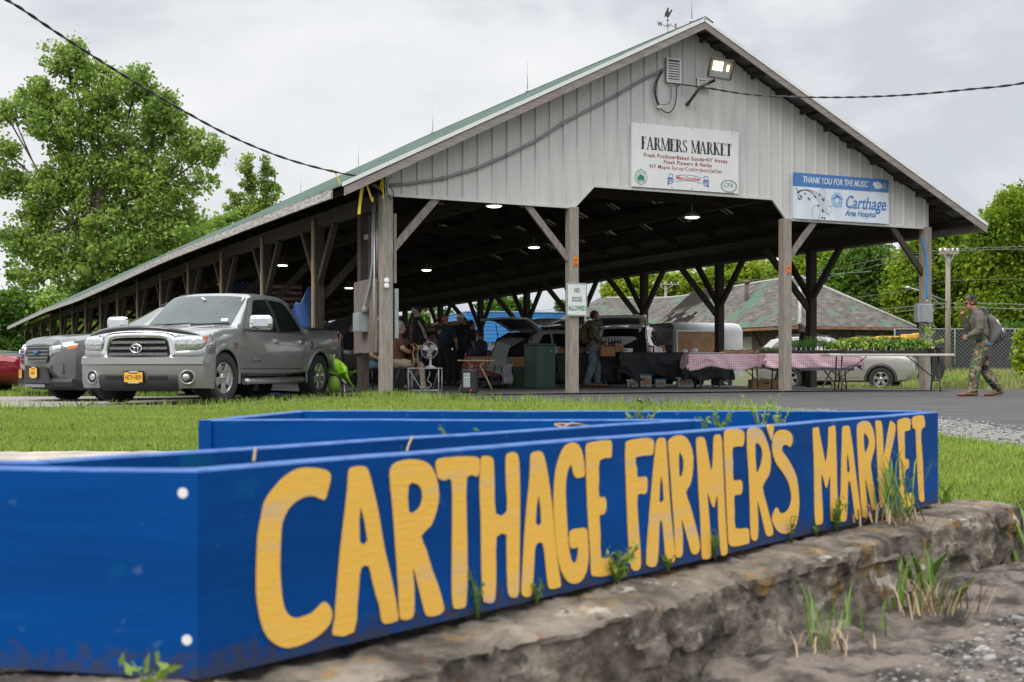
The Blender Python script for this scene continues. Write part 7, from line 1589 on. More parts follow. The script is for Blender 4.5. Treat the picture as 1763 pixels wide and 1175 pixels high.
        for i, (o, ln) in enumerate(((.030, .070), (.010, .078), (-.010, .073), (-.029, .058))):
            b0 = pe+fwd*o-d*.004; a1 = cu*1.1; d1 = (d*math.cos(a1*.6)+q*math.sin(a1*.6)); d2 = (d*math.cos(a1*1.5)+q*math.sin(a1*1.5)); d3 = (d*math.cos(a1*2.2)+q*math.sin(a1*2.2))
            j1 = b0+d1*ln*.45; j2 = j1+d2*ln*.32; j3 = j2+d3*ln*.26; mb.tube([b0, j1, j2, j3], [.0098, .0092, .0085, .007], 7); seg.append((b0, j3, .009, 'skin'))
        tb_ = wr+d*.03+fwd*.032; td = (d*.75+fwd*.6+q*.25).normalized(); t1 = tb_+td*.035; t3 = t1+(td*.5+d*.4+q*.4).normalized()*.03; mb.tube([tb_-fwd*.012, tb_, t1, t3], [.012, .0125, .011, .008], 7); seg.append((tb_, t3, .01, 'skin'))
    # head
    H = Matrix.Translation(D['head']) @ Matrix.Rotation(R(headturn), 4, 'Z') @ Matrix.Rotation(R(headtilt), 4, 'Y'); hk = k
    mb.ball((-.012, 0, .03), (.096*hk, .077*hk, .095*hk), 18, 0, H); mb.ball((.028, 0, -.035), (.066*hk, .060*hk, .085*hk), 16, 0, H); mb.ball((.058, 0, -.088), (.028, .032, .024), 10, 0, H)
    mb.tube([H @ Vector((.078, 0, .022)), H @ Vector((.094, 0, -.008)), H @ Vector((.108, 0, -.030)), H @ Vector((.088, 0, -.036))], [.010, .012, .015, .010], 8); mb.tube([H @ Vector((.078, .035, .028)), H @ Vector((.090, 0, .030)), H @ Vector((.078, -.035, .028))], [.010, .012, .010], 8)
    for sg in (-1, 1): mb.ball((-.008, sg*.079, -.005), (.020, .010, .032), 8, 0, H); mb.ball((.058, sg*.034, -.022), (.022, .020, .022), 8, 0, H)
    mb.tube([H @ Vector((.080, .02, -.062)), H @ Vector((.090, 0, -.060)), H @ Vector((.080, -.02, -.062))], [.007, .010, .007], 6)
    hc = H @ Vector((0, 0, 0)); seg += [(H @ Vector((0, 0, -.07)), H @ Vector((0, 0, .06)), .09, 'skin')]
    if hood:   # hood lying on the shoulders
        mb.tube([n_+Vector((.03, .085, -.005))*k, n_+Vector((-.05, .10, .02))*k, n_+Vector((-.11, .045, .015))*k, n_+Vector((-.12, 0, -.01))*k, n_+Vector((-.11, -.045, .015))*k, n_+Vector((-.05, -.10, .02))*k, n_+Vector((.03, -.085, -.005))*k], [.025, .04, .05, .055, .05, .04, .025], 10); mb.ball(n_+Vector((-.10, 0, -.05)), (.06, .10, .09), 10); seg.append((n_+Vector((-.13, 0, -.05)), n_+Vector((-.06, 0, .02)), .07, 'shirt'))
        seg.append((n_+Vector((-.05, .1, 0)), n_+Vector((.03, .09, 0)), .03, 'shirt')); seg.append((n_+Vector((-.05, -.1, 0)), n_+Vector((.03, -.09, 0)), .03, 'shirt'))
    if skirt:  # jacket skirt below the waist
        mb.tube([w, p, p+Vector((0, 0, -.13))*k, p+Vector((0, 0, -.14))*k], [(.16+bg, .13+bg), (.185+bg, .145+bg), (.20+bg, .155+bg), (.15, .12)], 16, flat=side); seg.append((w, p+Vector((0, 0, -.12)), .17, 'shirt'))
    o = mb.build('body', [mats[0], mats[1], mats[2], mats[3]], root, recalc=True)
    md = o.modifiers.new('skin', 'REMESH'); md.mode = 'VOXEL'; md.voxel_size = voxel; md.use_smooth_shade = True
    md = o.modifiers.new('soft', 'SMOOTH'); md.iterations = 2; md.factor = .45
    baked(o); me = o.data; n = len(me.vertices); co = np.empty(n*3, np.float32); me.vertices.foreach_get('co', co); co = co.reshape(-1, 3)
    best = np.full(n, 1e9); reg = np.zeros(n, int); RG_ = {'skin': 0, 'shirt': 1, 'pants': 2, 'shoe': 3}
    for a, b, r, g in seg:
        a_, b_ = np.array(a), np.array(b); ab = b_-a_; t = np.clip(((co-a_) @ ab)/max(1e-9, ab @ ab), 0, 1); dd = np.linalg.norm(co-a_-t[:, None]*ab, axis=1)-r
        q = dd < best; best[q] = dd[q]; reg[q] = RG_[g]
    # cloth folds
    nv = np.array([mnoise.noise(Vector(c_)*11)+.6*mnoise.noise(Vector((c_[0]*9, c_[1]*9, c_[2]*26))) for c_ in co]); nrm = np.empty(n*3, np.float32); me.vertices.foreach_get('normal', nrm); nrm = nrm.reshape(-1, 3)
    amp = np.where(reg == 2, .007+.05*bg, np.where(reg == 1, .006+.05*bg, 0)); co += nrm*(nv*amp)[:, None]; me.vertices.foreach_set('co', co.ravel().astype(np.float32))
    mi = np.zeros(len(me.polygons), np.int32)
    ls = np.empty(len(me.polygons), np.int32); me.polygons.foreach_get('loop_start', ls); vi = np.empty(len(me.loops), np.int32); me.loops.foreach_get('vertex_index', vi); mi = reg[vi[ls]].astype(np.int32)
    me.polygons.foreach_set('material_index', mi); me.polygons.foreach_set('use_smooth', np.ones(len(me.polygons), bool)); me.update()
    for sg in (-1, 1): MB().ball((.080, sg*.031, .006), (.008, .013, .008), 8, 0, H).build('eye', M_eye, root)
    MB().tube([H @ Vector((.088, .022, -.062)), H @ Vector((.097, 0, -.061)), H @ Vector((.088, -.022, -.062))], .004, 6).build('mouth', M_lip, root)
    if hair:
        mh = MB(); g = MB(); g.ball((-.018, 0, .034), (.103*hk, .085*hk, .102*hk), 22)
        mh.add(g.v, [f for f in g.f if not (max(g.v[i][0] for i in f) > .045 and min(g.v[i][2] for i in f) < .075) and min(g.v[i][2] for i in f) > -.065-hairlen*.2], 0, True, H)
        if hairlen: mh.tube([H @ Vector((-.06, 0, .02)), H @ Vector((-.095, 0, -.06)), H @ Vector((-.085, 0, -.06-hairlen))], [(.07, .05), (.075, .04), (.05, .02)], 12, flat=(0, 1, 0))
        mh.build('hair', hair, root, recalc=True, solid=.008)
    if beard: g = MB(); g.ball((.034, 0, -.055), (.066, .066, .070), 14); mh = MB(); mh.add(g.v, [f for f in g.f if max(g.v[i][2] for i in f) < -.058], 0, True, H); mh.build('beard', beard, root, solid=.006)
    if cap:
        mh = MB(); g = MB(); g.ball((-.015, 0, .040), (.108*hk, .090*hk, .100*hk), 22); top = [f for f in g.f if min(g.v[i][2] for i in f) > .028]
        mh.add(g.v, [f for f in top if sum(g.v[i][0] for i in f)/len(f) > -.0], 0, True, H); mh.add(g.v, [f for f in top if sum(g.v[i][0] for i in f)/len(f) <= -.0], 1, True, H)
        br = [H @ Vector((.06+.11*math.cos(a)*(1 if abs(a) < 1.4 else .6), .078*math.sin(a), .045-.035*math.cos(a)+.012*math.cos(2*a))) for a in [(-1.5+3.0*i/10) for i in range(11)]]
        bb = [H @ Vector((.055, .082*(1-2*i/10)*-1, .052)) for i in range(11)]; mh.add(br+bb, [(i, i+1, 12+i, 11+i) for i in range(10)], 0, True); mh.ball((-.015, 0, .141), .010, 8, 1, H)
        mh.build('cap', list(cap), root, solid=.006)
    return root, D, H
def rzl(deg): return R(deg)
# ---- walking man on the right
M_hoodie = cloth('olive_grey_hoodie', (.135, .12, .095)); M_khaki = cloth('khaki_trousers', (.30, .25, .185)); M_jean = cloth('blue_jeans', (.055, .09, .15)); M_jeanf = cloth('faded_blue_jeans', (.12, .16, .18)); M_blk = cloth('black_cloth', (.014, .014, .016)); M_teal = cloth('dark_teal_shirt', (.014, .035, .06)); M_brown = cloth('rust_brown_shirt', (.10, .038, .022)); M_greysh = cloth('grey_shirt', (.10, .10, .115)); M_dkpant = cloth('dark_trousers', (.02, .02, .024)); M_navysh = cloth('navy_top', (.025, .03, .05))
w1 = at(1690, 22.6); w1.z = -.01
man, DJ, HM = person('man walking left in woodland camouflage trousers, grey hoodie and trucker cap, eating', w1, R(176), dict(
    pelvis=(0, 0, .955), waist=(.01, 0, 1.08), chest=(.055, 0, 1.31), neck=(.12, 0, 1.465), head=(.185, 0, 1.60), shL=(.085, .175, 1.415), shR=(.085, -.175, 1.415),
    elL=(.10, .25, 1.13), wrL=(.26, .17, 1.03), elR=(.17, -.20, 1.15), wrR=(.285, -.075, 1.37),
    hiL=(0, .09, .93), hiR=(0, -.09, .93), knL=(.13, .10, .52), anL=(.17, .11, .10), toL=(.345, .12, .045), knR=(-.06, -.10, .50), anR=(-.31, -.10, .125), toR=(-.17, -.11, .04)),
    (M_skinR, M_hoodie, M_camo, M_boot), 1.74, hair=M_hairbr, cap=(M_camo, M_blk), hood=1, voxel=.0085, hand=(.9, 1.15), baggy=.022, headtilt=14)
MB().tube([(-.12, .155, .90), (-.02, .165, .895), (.09, .12, .90), (.11, 0, .90), (.09, -.12, .90), (-.02, -.165, .895), (-.12, -.155, .90), (-.14, 0, .905), (-.12, .155, .90)], [(.02, .045)]*9, 8).build('shirt_hem', M_jean, man)
MB().ball(HM @ Vector((.115, .01, -.07)), (.03, .025, .025), 10).build('food', M_lip, man)
M_pack = cloth('grey_backpack', (.115, .108, .112))
bk = thing('backpack', 'grey backpack with white zip pulls worn by the walking man', 'backpack', w1, R(176))
mb = MB(); mb.tube([(-.08, .02, .90), (-.185, .02, .93), (-.235, .02, 1.08), (-.20, .02, 1.25), (-.09, .02, 1.37), (-.04, .02, 1.39)], [(.08, .04), (.15, .10), (.165, .125), (.15, .11), (.11, .06), (.05, .03)], 16, flat=(0, 1, 0)); o = mb.build('bag', M_pack, bk, recalc=True, fine=1)
mb = MB(); mb.tube([(-.30, .06, .99), (-.345, .05, 1.08), (-.32, .03, 1.14)], [(.10, .03), (.11, .04), (.09, .02)], 10, flat=(0, 1, 0)); mb.build('pocket', M_pack, bk)
for q in ((-.20, .175, 1.30, -.26, .185, 1.20), (-.30, .14, 1.16, -.335, .13, 1.06)): MB().tube([q[:3], q[3:]], .009, 6).build('zip_pull', M_white, bk)
MB().tube([(-.27, .17, 1.05), (-.29, .18, .98), (-.25, .175, .93), (-.22, .17, .98)], .016, 6).build('buckle', M_black, bk)
for sg in (-1, 1): MB().tube([(-.10, sg*.10, 1.40), (.0, sg*.125, 1.51), (.10, sg*.125, 1.50), (.17, sg*.135, 1.36), (.14, sg*.17, 1.16), (-.08, sg*.175, 1.0)], [(.022, .012)]*6, 8).build('strap', M_pack, bk)
# ---- soldier with paper bag
s1 = at(1022, 31.2)
sol, DJ2, H2 = person('bearded man in a camouflage field jacket walking right past the black tables', s1, R(4), dict(head=(.035, 0, 1.64), elR=(.02, -.26, 1.17), wrR=(.22, -.22, 1.02), elL=(.0, .26, 1.17), wrL=(.20, .22, .98), knL=(.10, .10, .51), anL=(.10, .11, .09), toL=(.27, .12, .04), knR=(-.04, -.10, .50), anR=(-.17, -.10, .12), toR=(-.02, -.11, .05)), (M_skinR, M_camo2, M_jeanf, M_boot), 1.76, hair=M_hairdk, beard=M_hairdk, hood=1, hand=(1.1, 1.2), baggy=.02, skirt=1, headturn=-8)
pb = thing('backpack', 'olive brown backpack worn by the bearded man', 'backpack', s1, R(4)); M_olive = cloth('olive_brown_pack', (.075, .058, .032))
mb = MB(); mb.tube([(-.10, 0, 1.02), (-.20, 0, 1.04), (-.255, 0, 1.18), (-.22, 0, 1.38), (-.12, 0, 1.48), (-.06, 0, 1.49)], [(.10, .04), (.16, .10), (.175, .12), (.15, .10), (.12, .05), (.06, .03)], 16, flat=(0, 1, 0)); mb.build('bag', M_olive, pb, recalc=True, fine=1)
for sg in (-1, 1): MB().tube([(-.10, sg*.11, 1.50), (.0, sg*.13, 1.55), (.12, sg*.13, 1.42), (.10, sg*.16, 1.2), (-.08, sg*.18, 1.1)], [(.02, .01)]*5, 8).build('strap', M_olive, pb)
M_paper = mat('brown_paper', (.33, .17, .075), .85, var=.15, scale=8)
def paper_bag(loc, rz, s=1.0, label='', cat='paper bag'):
    o = thing('paper_bag', label, cat, loc, rz); mb = MB(); w, d, h = .30*s, .16*s, .20*s
    vs = [(-w/2, -d/2, -h), (w/2, -d/2, -h), (w/2, d/2, -h), (-w/2, d/2, -h), (-w/2+.01, -d*.35, 0), (w/2-.02, -d*.40, -.01), (w/2-.01, d*.35, .01), (-w/2, d*.4, 0), (0, -d*.62, -h*.5), (0, d*.6, -h*.5)]
    mb.add(vs, [(3, 2, 1, 0), (0, 1, 8), (1, 5, 8), (5, 4, 8), (4, 0, 8), (2, 3, 9), (3, 7, 9), (7, 6, 9), (6, 2, 9), (1, 2, 6, 5), (3, 0, 4, 7)]); mb.build('sack', M_paper, o, solid=.003)
    for sg in (-1, 1): MB().tube([(-.05*s, sg*d*.38, -.005), (-.045*s, sg*d*.2, .045), (.045*s, sg*d*.2, .045), (.05*s, sg*d*.38, -.005)], .005, 6).build('handle', M_paper, o)
    return o
wp = Matrix.Translation(s1) @ Matrix.Rotation(R(4), 4, 'Z') @ (DJ2['wrR']+Vector((.07, -.01, -.085)))
paper_bag(wp, R(12), 1.12, 'brown paper bag carried by the bearded man')
# ---- musicians and visitors
def sit(seat=.46): return dict(pelvis=(0, 0, seat+.09), waist=(.0, 0, seat+.22), chest=(.02, 0, seat+.46), neck=(.035, 0, seat+.63), head=(.06, 0, seat+.775), shL=(.03, .185, seat+.57), shR=(.03, -.185, seat+.57), hiL=(.03, .10, seat+.07), hiR=(.03, -.10, seat+.07), knL=(.46, .14, seat+.05), knR=(.46, -.14, seat+.05), anL=(.46, .14, .09), anR=(.46, -.14, .09), toL=(.62, .15, .035), toR=(.62, -.15, .035), elL=(-.02, .25, seat+.30), elR=(.0, -.25, seat+.30), wrL=(.22, .20, seat+.20), wrR=(.22, -.18, seat+.20))
gm = at(684, 26.4); J = sit(.47); J.update(elR=(.10, -.27, .82), wrR=(.30, -.10, .74), elL=(.16, .26, .80), wrL=(.40, .20, .86), anR=(.50, -.17, .09), toR=(.66, -.19, .035), anL=(.20, .15, .09), toL=(.34, .16, .035))
gp, DG, _ = person('seated guitarist in a rust brown shirt and khaki trousers', gm, R(8), J, (M_skin, M_brown, M_khaki, M_bootdk), 1.76, belly=.05, hair=M_hairgr, sleeve=.62, hand=(1.0, .8))
def chair(name, label, loc, rz, m=None, seat=.45, h=.85, cat='chair', group=None):
    o = thing(name, label, cat, loc, rz, group); m = m or M_black; MB().box((0, 0, seat), (.44, .44, .035)).build('seat', m, o, bevel=.01); MB().bar((-.22, 0, h-.36), (-.27, 0, h), .42, .03, 0, (1, 0, 0)).build('backrest', m, o, bevel=.01)
    for x, y in ((.19, .2), (.19, -.2)): MB().tube([(x, y, 0), (x-.02, y, seat)], .014, 6).build('leg', m, o)
    for y in (.2, -.2): MB().tube([(-.24, y, 0), (-.19, y, seat), (-.27, y, h)], .014, 6).build('leg', m, o)
    return o
chair('chair', 'black chair under the seated guitarist', gm, R(8))
# guitar
gt = thing('acoustic_guitar', 'dark wooden acoustic guitar on the lap of the seated guitarist', 'guitar', gm+Vector((.285, -.05, .70)), R(8)); M_gtop = mat('guitar_wood', (.06, .02, .008), .25, var=.4, scale=5, stretch=(1, 1, 6), coat=.6); M_gedge = mat('guitar_binding', (.52, .40, .20), .35)
TG = Matrix.Rotation(R(-62), 4, 'Z') @ Matrix.Rotation(R(10), 4, 'Y')
ol = [(.0, -.25), (.10, -.245), (.17, -.20), (.195, -.11), (.165, -.02), (.125, .03), (.13, .09), (.145, .15), (.11, .215), (.0, .235)]; ol = smooth_loop(ol+[(-x, z) for x, z in ol[-2:0:-1]], 2)
MB().prism([(x, z) for x, z in ol], .10, 0, TG @ Matrix.Translation((0, -.05, 0))).build('body', M_gtop, gt, recalc=True)
for yy in (-.05, .05): MB().tube([TG @ Vector((x, yy, z)) for x, z in ol+ol[:1]], .007, 6).build('binding', M_gedge, gt)
MB().lathe([(.052, 0), (.045, .001)], 16, 0, TG @ Matrix.Translation((0, -.0545, .05)) @ Matrix.Rotation(R(90), 4, 'X')).build('sound_hole', M_black, gt)
MB().bar(TG @ Vector((0, -.05, .20)), TG @ Vector((0, -.06, .62)), .05, .03).build('neck', M_gtop, gt); MB().bar(TG @ Vector((0, -.06, .62)), TG @ Vector((0, -.04, .76)), .075, .02).build('headstock', M_black, gt)
m2 = at(716, 29.2); person('standing musician in a black cap and black jacket with a pale guitar strap', m2, R(-18), dict(elR=(.08, -.25, 1.14), wrR=(.26, -.12, 1.02), elL=(.14, .26, 1.15), wrL=(.36, .28, 1.20)), (M_skin, M_blk, M_jean, M_bootdk), 1.80, belly=.04, hair=M_hairgr, cap=(M_blk, M_blk), beard=M_hairgr, hand=(.9, .9), baggy=.01, skirt=1, headtilt=16)
MB().tube([m2+Vector((-.08, .10, 1.50)), m2+Vector((.08, .04, 1.44)), m2+Vector((.17, -.08, 1.25)), m2+Vector((.19, -.15, 1.08))], [(.028, .005)]*4, 8, flat=(0, 1, 0)); mb = MB(); mb.tube([m2+Vector((-.08, -.02, 1.53)), m2+Vector((.06, -.10, 1.46)), m2+Vector((.17, -.16, 1.28)), m2+Vector((.24, -.20, 1.08))], [(.03, .005)]*4, 8, flat=(.6, .2, .6)); tag(mb.build('guitar_strap', mat('pale_strap', (.38, .37, .35), .7)), 'pale grey guitar strap across the chest of the standing musician', 'strap')
m2h = at(692, 30.5); person('dark haired person standing behind the seated guitarist', m2h, R(150), dict(), (M_skinR, M_blk, M_dkpant, M_bootdk), 1.62, hair=M_hairdk, hairlen=.05, voxel=.014)
person('bald man in a dark teal T-shirt seen from behind', at(766, 33.5), R(62), dict(elL=(.02, .27, 1.16), wrL=(.12, .27, .95), elR=(.05, -.27, 1.16), wrR=(.16, -.24, .97)), (M_skinR, M_teal, M_dkpant, M_bootdk), 1.76, belly=.05, sleeve=.75, voxel=.013, baggy=.012)
person('man in a white cap and black jacket standing by the post', at(793, 34.2), R(120), dict(), (M_skinR, M_blk, M_dkpant, M_bootdk), 1.80, hair=M_hairgr, cap=(M_white, M_white), voxel=.013, baggy=.018, skirt=1)
person('shorter man in black standing right of the white capped man', at(811, 35.2), R(20), dict(), (M_skinR, M_blk, M_jean, M_bootdk), 1.68, belly=.04, hair=M_hairdk, sleeve=.8, voxel=.013)
J = sit(.50); J.update(wrR=(.34, -.10, .78), wrL=(.34, .12, .78)); ws = at(829, 32.6); person('vendor in a navy top seated by the red checked table', ws, R(150), J, (M_skinR, M_navysh, M_dkpant, M_bootdk), 1.72, female=True, hair=M_hairdk, voxel=.013, headtilt=10); chair('chair', 'dark chair under the seated vendor by the red table', ws, R(150), None, .48)
wv_ = at(1389, 33.2); person('grey haired woman in a black top and teal apron tending the seedlings', wv_, R(186), dict(chest=(.04, 0, 1.31), neck=(.08, 0, 1.46), head=(.135, 0, 1.585), shL=(.06, .165, 1.41), shR=(.06, -.165, 1.41), elL=(.08, .23, 1.14), wrL=(.27, .16, 1.05), elR=(.08, -.23, 1.14), wrR=(.27, -.14, 1.02)), (M_skin, M_blk, M_dkpant, M_bootdk), 1.68, female=True, hair=M_hairgr, hairlen=.02, voxel=.012, headtilt=22, baggy=.012)
mb = MB(); mb.tube([wv_+Vector((-.13, -.02, 1.30)), wv_+Vector((-.15, -.02, 1.05)), wv_+Vector((-.14, 0, .85)), wv_+Vector((-.14, 0, .60))], [(.10, .06), (.13, .075), (.17, .07), (.19, .07)], 14, flat=(0, 1, 0)); tag(mb.build('apron', cloth('teal_apron', (.008, .075, .085))), 'dark teal apron worn by the grey haired woman', 'apron')
ps = at(637, 27.0); J = sit(.44); J.update(chest=(.08, 0, .88), neck=(.14, 0, 1.03), head=(.20, 0, 1.15), shL=(.10, .19, .98), shR=(.10, -.19, .98), elL=(.20, .26, .72), wrL=(.38, .14, .60), elR=(.20, -.25, .72), wrR=(.38, -.12, .58)); person('seated person in a grey shirt and jeans leaning forward behind the plank panel', ps, R(-25), J, (M_skin, M_greysh, M_jean, M_bootdk), 1.74, belly=.05, hair=M_hairdk, sleeve=.7, voxel=.012); chair('chair', 'dark chair under the person in jeans behind the plank panel', ps, R(-25))
person('dark silhouetted person standing in front of the grey canopy tent', at(606, 35.5), R(-70), dict(), (M_skinR, M_blk, M_dkpant, M_bootdk), 1.60, hair=M_hairdk, voxel=.014)
# ================================================================== STALLS AND MARKET THINGS
def gingham(name, c1, c2, s):
    m = mat(name, c1, .8); t = m.node_tree; b = t.nodes['Principled BSDF']; tcn = N(t, 'ShaderNodeUVMap'); sx = N(t, 'ShaderNodeSeparateXYZ'); t.links.new(tcn.outputs[0], sx.inputs[0]); fs = []
    for i in (0, 1):
        a = N(t, 'ShaderNodeMath', operation='MULTIPLY'); a.inputs[1].default_value = s; f = N(t, 'ShaderNodeMath', operation='FRACT'); g = N(t, 'ShaderNodeMath', operation='GREATER_THAN'); g.inputs[1].default_value = .5
        t.links.new(sx.outputs[i], a.inputs[0]); t.links.new(a.outputs[0], f.inputs[0]); t.links.new(f.outputs[0], g.inputs[0]); fs.append(g)
    ad = N(t, 'ShaderNodeMath', operation='ADD'); t.links.new(fs[0].outputs[0], ad.inputs[0]); t.links.new(fs[1].outputs[0], ad.inputs[1]); dv_ = N(t, 'ShaderNodeMath', operation='MULTIPLY'); dv_.inputs[1].default_value = .5; t.links.new(ad.outputs[0], dv_.inputs[0])
    mx_ = N(t, 'ShaderNodeMix', data_type='RGBA'); mx_.inputs[6].default_value = (*c1, 1); mx_.inputs[7].default_value = (*c2, 1); t.links.new(dv_.outputs[0], mx_.inputs[0]); t.links.new(mx_.outputs[2], b.inputs['Base Color']); return m
M_ging = gingham('pink_gingham', (.66, .56, .60), (.45, .20, .27), 23); M_gingr = gingham('red_gingham', (.40, .22, .20), (.24, .02, .02), 12)
M_blkcl = mat('black_tablecloth', (.022, .023, .030), .7, var=.2, bump=.2); M_tabletop = mat('cream_table_top', (.50, .46, .40), .5, var=.08); M_leg = mat('dark_table_leg', (.035, .035, .04), .45, .4)
def tablecloth(name, label, w, d, h, drop, m, loc, rz, seed, jag=.05, cat='tablecloth', group=None):
    """draped cloth: one sheet over the top whose skirt hangs in folds"""
    mb = MB(); nu, nv = 72, 40; W2, D2 = w/2+drop, d/2+drop; uvs = []
    def fn(u, v):
        a, b = (2*u-1)*W2, (2*v-1)*D2; ox, oy = max(0, abs(a)-w/2), max(0, abs(b)-d/2); x = max(-w/2, min(w/2, a)); y = max(-d/2, min(d/2, b)); dr = max(ox, oy)
        q = mnoise.noise(Vector((a*2.6+seed, b*2.6, seed))); fold = .035*math.sin((a+b)*11+3*q)*min(1, dr/.15)+.05*dr
        z = h-dr*(1+jag*q*1.5)+.004*q
        if ox >= oy and ox > 0: x += math.copysign(.01+fold, a)
        if oy > 0 and oy >= ox*.6: y += math.copysign(.01+fold, b)
        return (x, y, max(z, .03))
    mb.grid(fn, nu, nv); o = mb.build(name, m, None, loc); o.rotation_euler = (0, 0, rz); tag(o, label, cat, group)
    me = o.data; uv = me.uv_layers.new(name='UVMap')
    for lp in me.loops: i = lp.vertex_index; u, v = (i//(nv+1))/nu, (i % (nv+1))/nv; uv.data[lp.index].uv = (u*2*W2, v*2*D2)
    md = o.modifiers.new('t', 'SOLIDIFY'); md.thickness = .004; return o
def folding_table(label, loc, rz, w, d, h, top=M_tabletop, leg=M_leg, group=None, name='folding_table'):
    o = thing(name, label, 'table', loc, rz, group); MB().box((0, 0, h-.022), (w, d, .044)).build('table_top', top, o, bevel=.01)
    for sx_ in (-1, 1):
        x = sx_*(w/2-.28); mb = MB()
        for sy in (-1, 1): mb.tube([(x, sy*d*.30, h-.05), (x+sx_*.02, sy*d*.30, h*.32), (x+sx_*.02, sy*d*.36, h*.20), (x+sx_*.02, sy*d*.40, .01)], .015, 8)
        mb.tube([(x+sx_*.02, -d*.30, h*.30), (x+sx_*.02, d*.30, h*.30)], .012, 6); mb.build('leg', leg, o)
        MB().tube([(x+sx_*.01, 0, h*.33), (x-sx_*.55, 0, h-.05)], .010, 6).build('brace', leg, o)
    return o
def pt(px, Y): return at(px, Y)
# black covered stalls
t1 = pt(1010, 31.9); folding_table('folding table under the left black cloth', t1, R(4), 1.45, .75, .78, group='covered stall tables'); tablecloth('tablecloth', 'black cloth over the stall table behind the bearded man', 1.47, .77, .795, .70, M_blkcl, t1, R(4), 1)
t2 = pt(1137, 31.6); folding_table('folding table under the wide black cloth', t2, R(6), 2.05, .75, .80, group='covered stall tables'); tablecloth('tablecloth', 'wide black cloth gathered up in the middle over a stall table', 2.07, .77, .815, .62, M_blkcl, t2, R(6), 5, .22)
t3 = pt(1212, 31.0); folding_table('folding table behind the gingham table', t3, R(6), 1.1, .7, .62, group='covered stall tables'); tablecloth('tablecloth', 'black cloth on the lower table behind the gingham table', 1.12, .72, .635, .45, M_blkcl, t3, R(6), 9, .12)
# gingham tables
t4 = pt(1251, 28.7); folding_table('folding table under the pink gingham cloth with bread', t4, R(3), 1.75, .72, .735, group='gingham covered tables'); tablecloth('tablecloth', 'pink checked gingham cloth with bread loaves on it', 1.77, .74, .75, .31, M_ging, t4, R(3), 3, .25)
t5 = pt(1392, 28.0); folding_table('folding table under the gingham cloth with seedlings', t5, R(2), 1.95, .74, .735, group='gingham covered tables'); tablecloth('tablecloth', 'pink checked gingham cloth under the seedling trays', 1.97, .76, .75, .30, M_ging, t5, R(2), 7, .25)
mb = MB(); mb.box((.3, -.40, .425), (1.1, .02, .05)); o = mb.build('undercloth', M_greysh, None, t5); tag(o, 'grey undercloth edge hanging below the gingham cloth', 'cloth'); 
t6 = pt(1527, 26.9); folding_table('long cream folding table with bare dark steel legs', t6, R(0), 2.48, .76, .76)
# bread loaves
M_bread = mat('brown_bread', (.24, .10, .035), .35, var=.35, scale=7, coat=.5)
for i, px in enumerate((1248, 1262, 1276, 1291, 1306)):
    p = pt(px, 28.62+.05*(i % 2)); p.z = t4.z+.757
    mb = MB(); mb.grid(lambda u, v: (.13*(2*u-1)*(1-.05*math.cos(v*9)), .065*math.cos(v*math.pi)*math.sin(u*math.pi)**.35, .085*math.sin(v*math.pi)**.7*math.sin(u*math.pi)**.4), 12, 12)
    tag(mb.build('bread_loaf', M_bread, None, p, solid=.002), ('leftmost brown loaf on the gingham table', 'second brown loaf from the left on the gingham table', 'middle brown loaf of the five on the gingham table', 'fourth brown loaf on the gingham table', 'rightmost brown loaf on the gingham table')[i], 'bread', 'wrapped bread loaves on the gingham table')
# clear bags on the gingham table's left end
M_bag = mat('clear_wrap', (.55, .56, .55), .2, coat=.5)
for px, s, lb in ((1197, .07, 'crumpled clear plastic bag by the plywood door'), (1180, .06, 'white flowers in wrap at the left end of the gingham table')):
    p = pt(px, 28.9); p.z = t4.z+.757; mb = MB(); mb.grid(lambda u, v: (s*math.sin(u*6.28)*math.sin(v*3.14)*(1+.3*math.sin(u*19)), s*math.cos(u*6.28)*math.sin(v*3.14), s*1.7*v*(1+.15*math.sin(u*25))), 24, 8); tag(mb.build('plastic_bag', M_bag, None, p, solid=.002), lb, 'bag')
mb = MB(); mb.box((0, 0, .012), (.75, .5, .024)); p = pt(1215, 28.7); p.z = t4.z+.757; tag(mb.build('baking_tray', M_galv, None, p, bevel=.008), 'flat metal tray at the left of the loaves', 'tray')
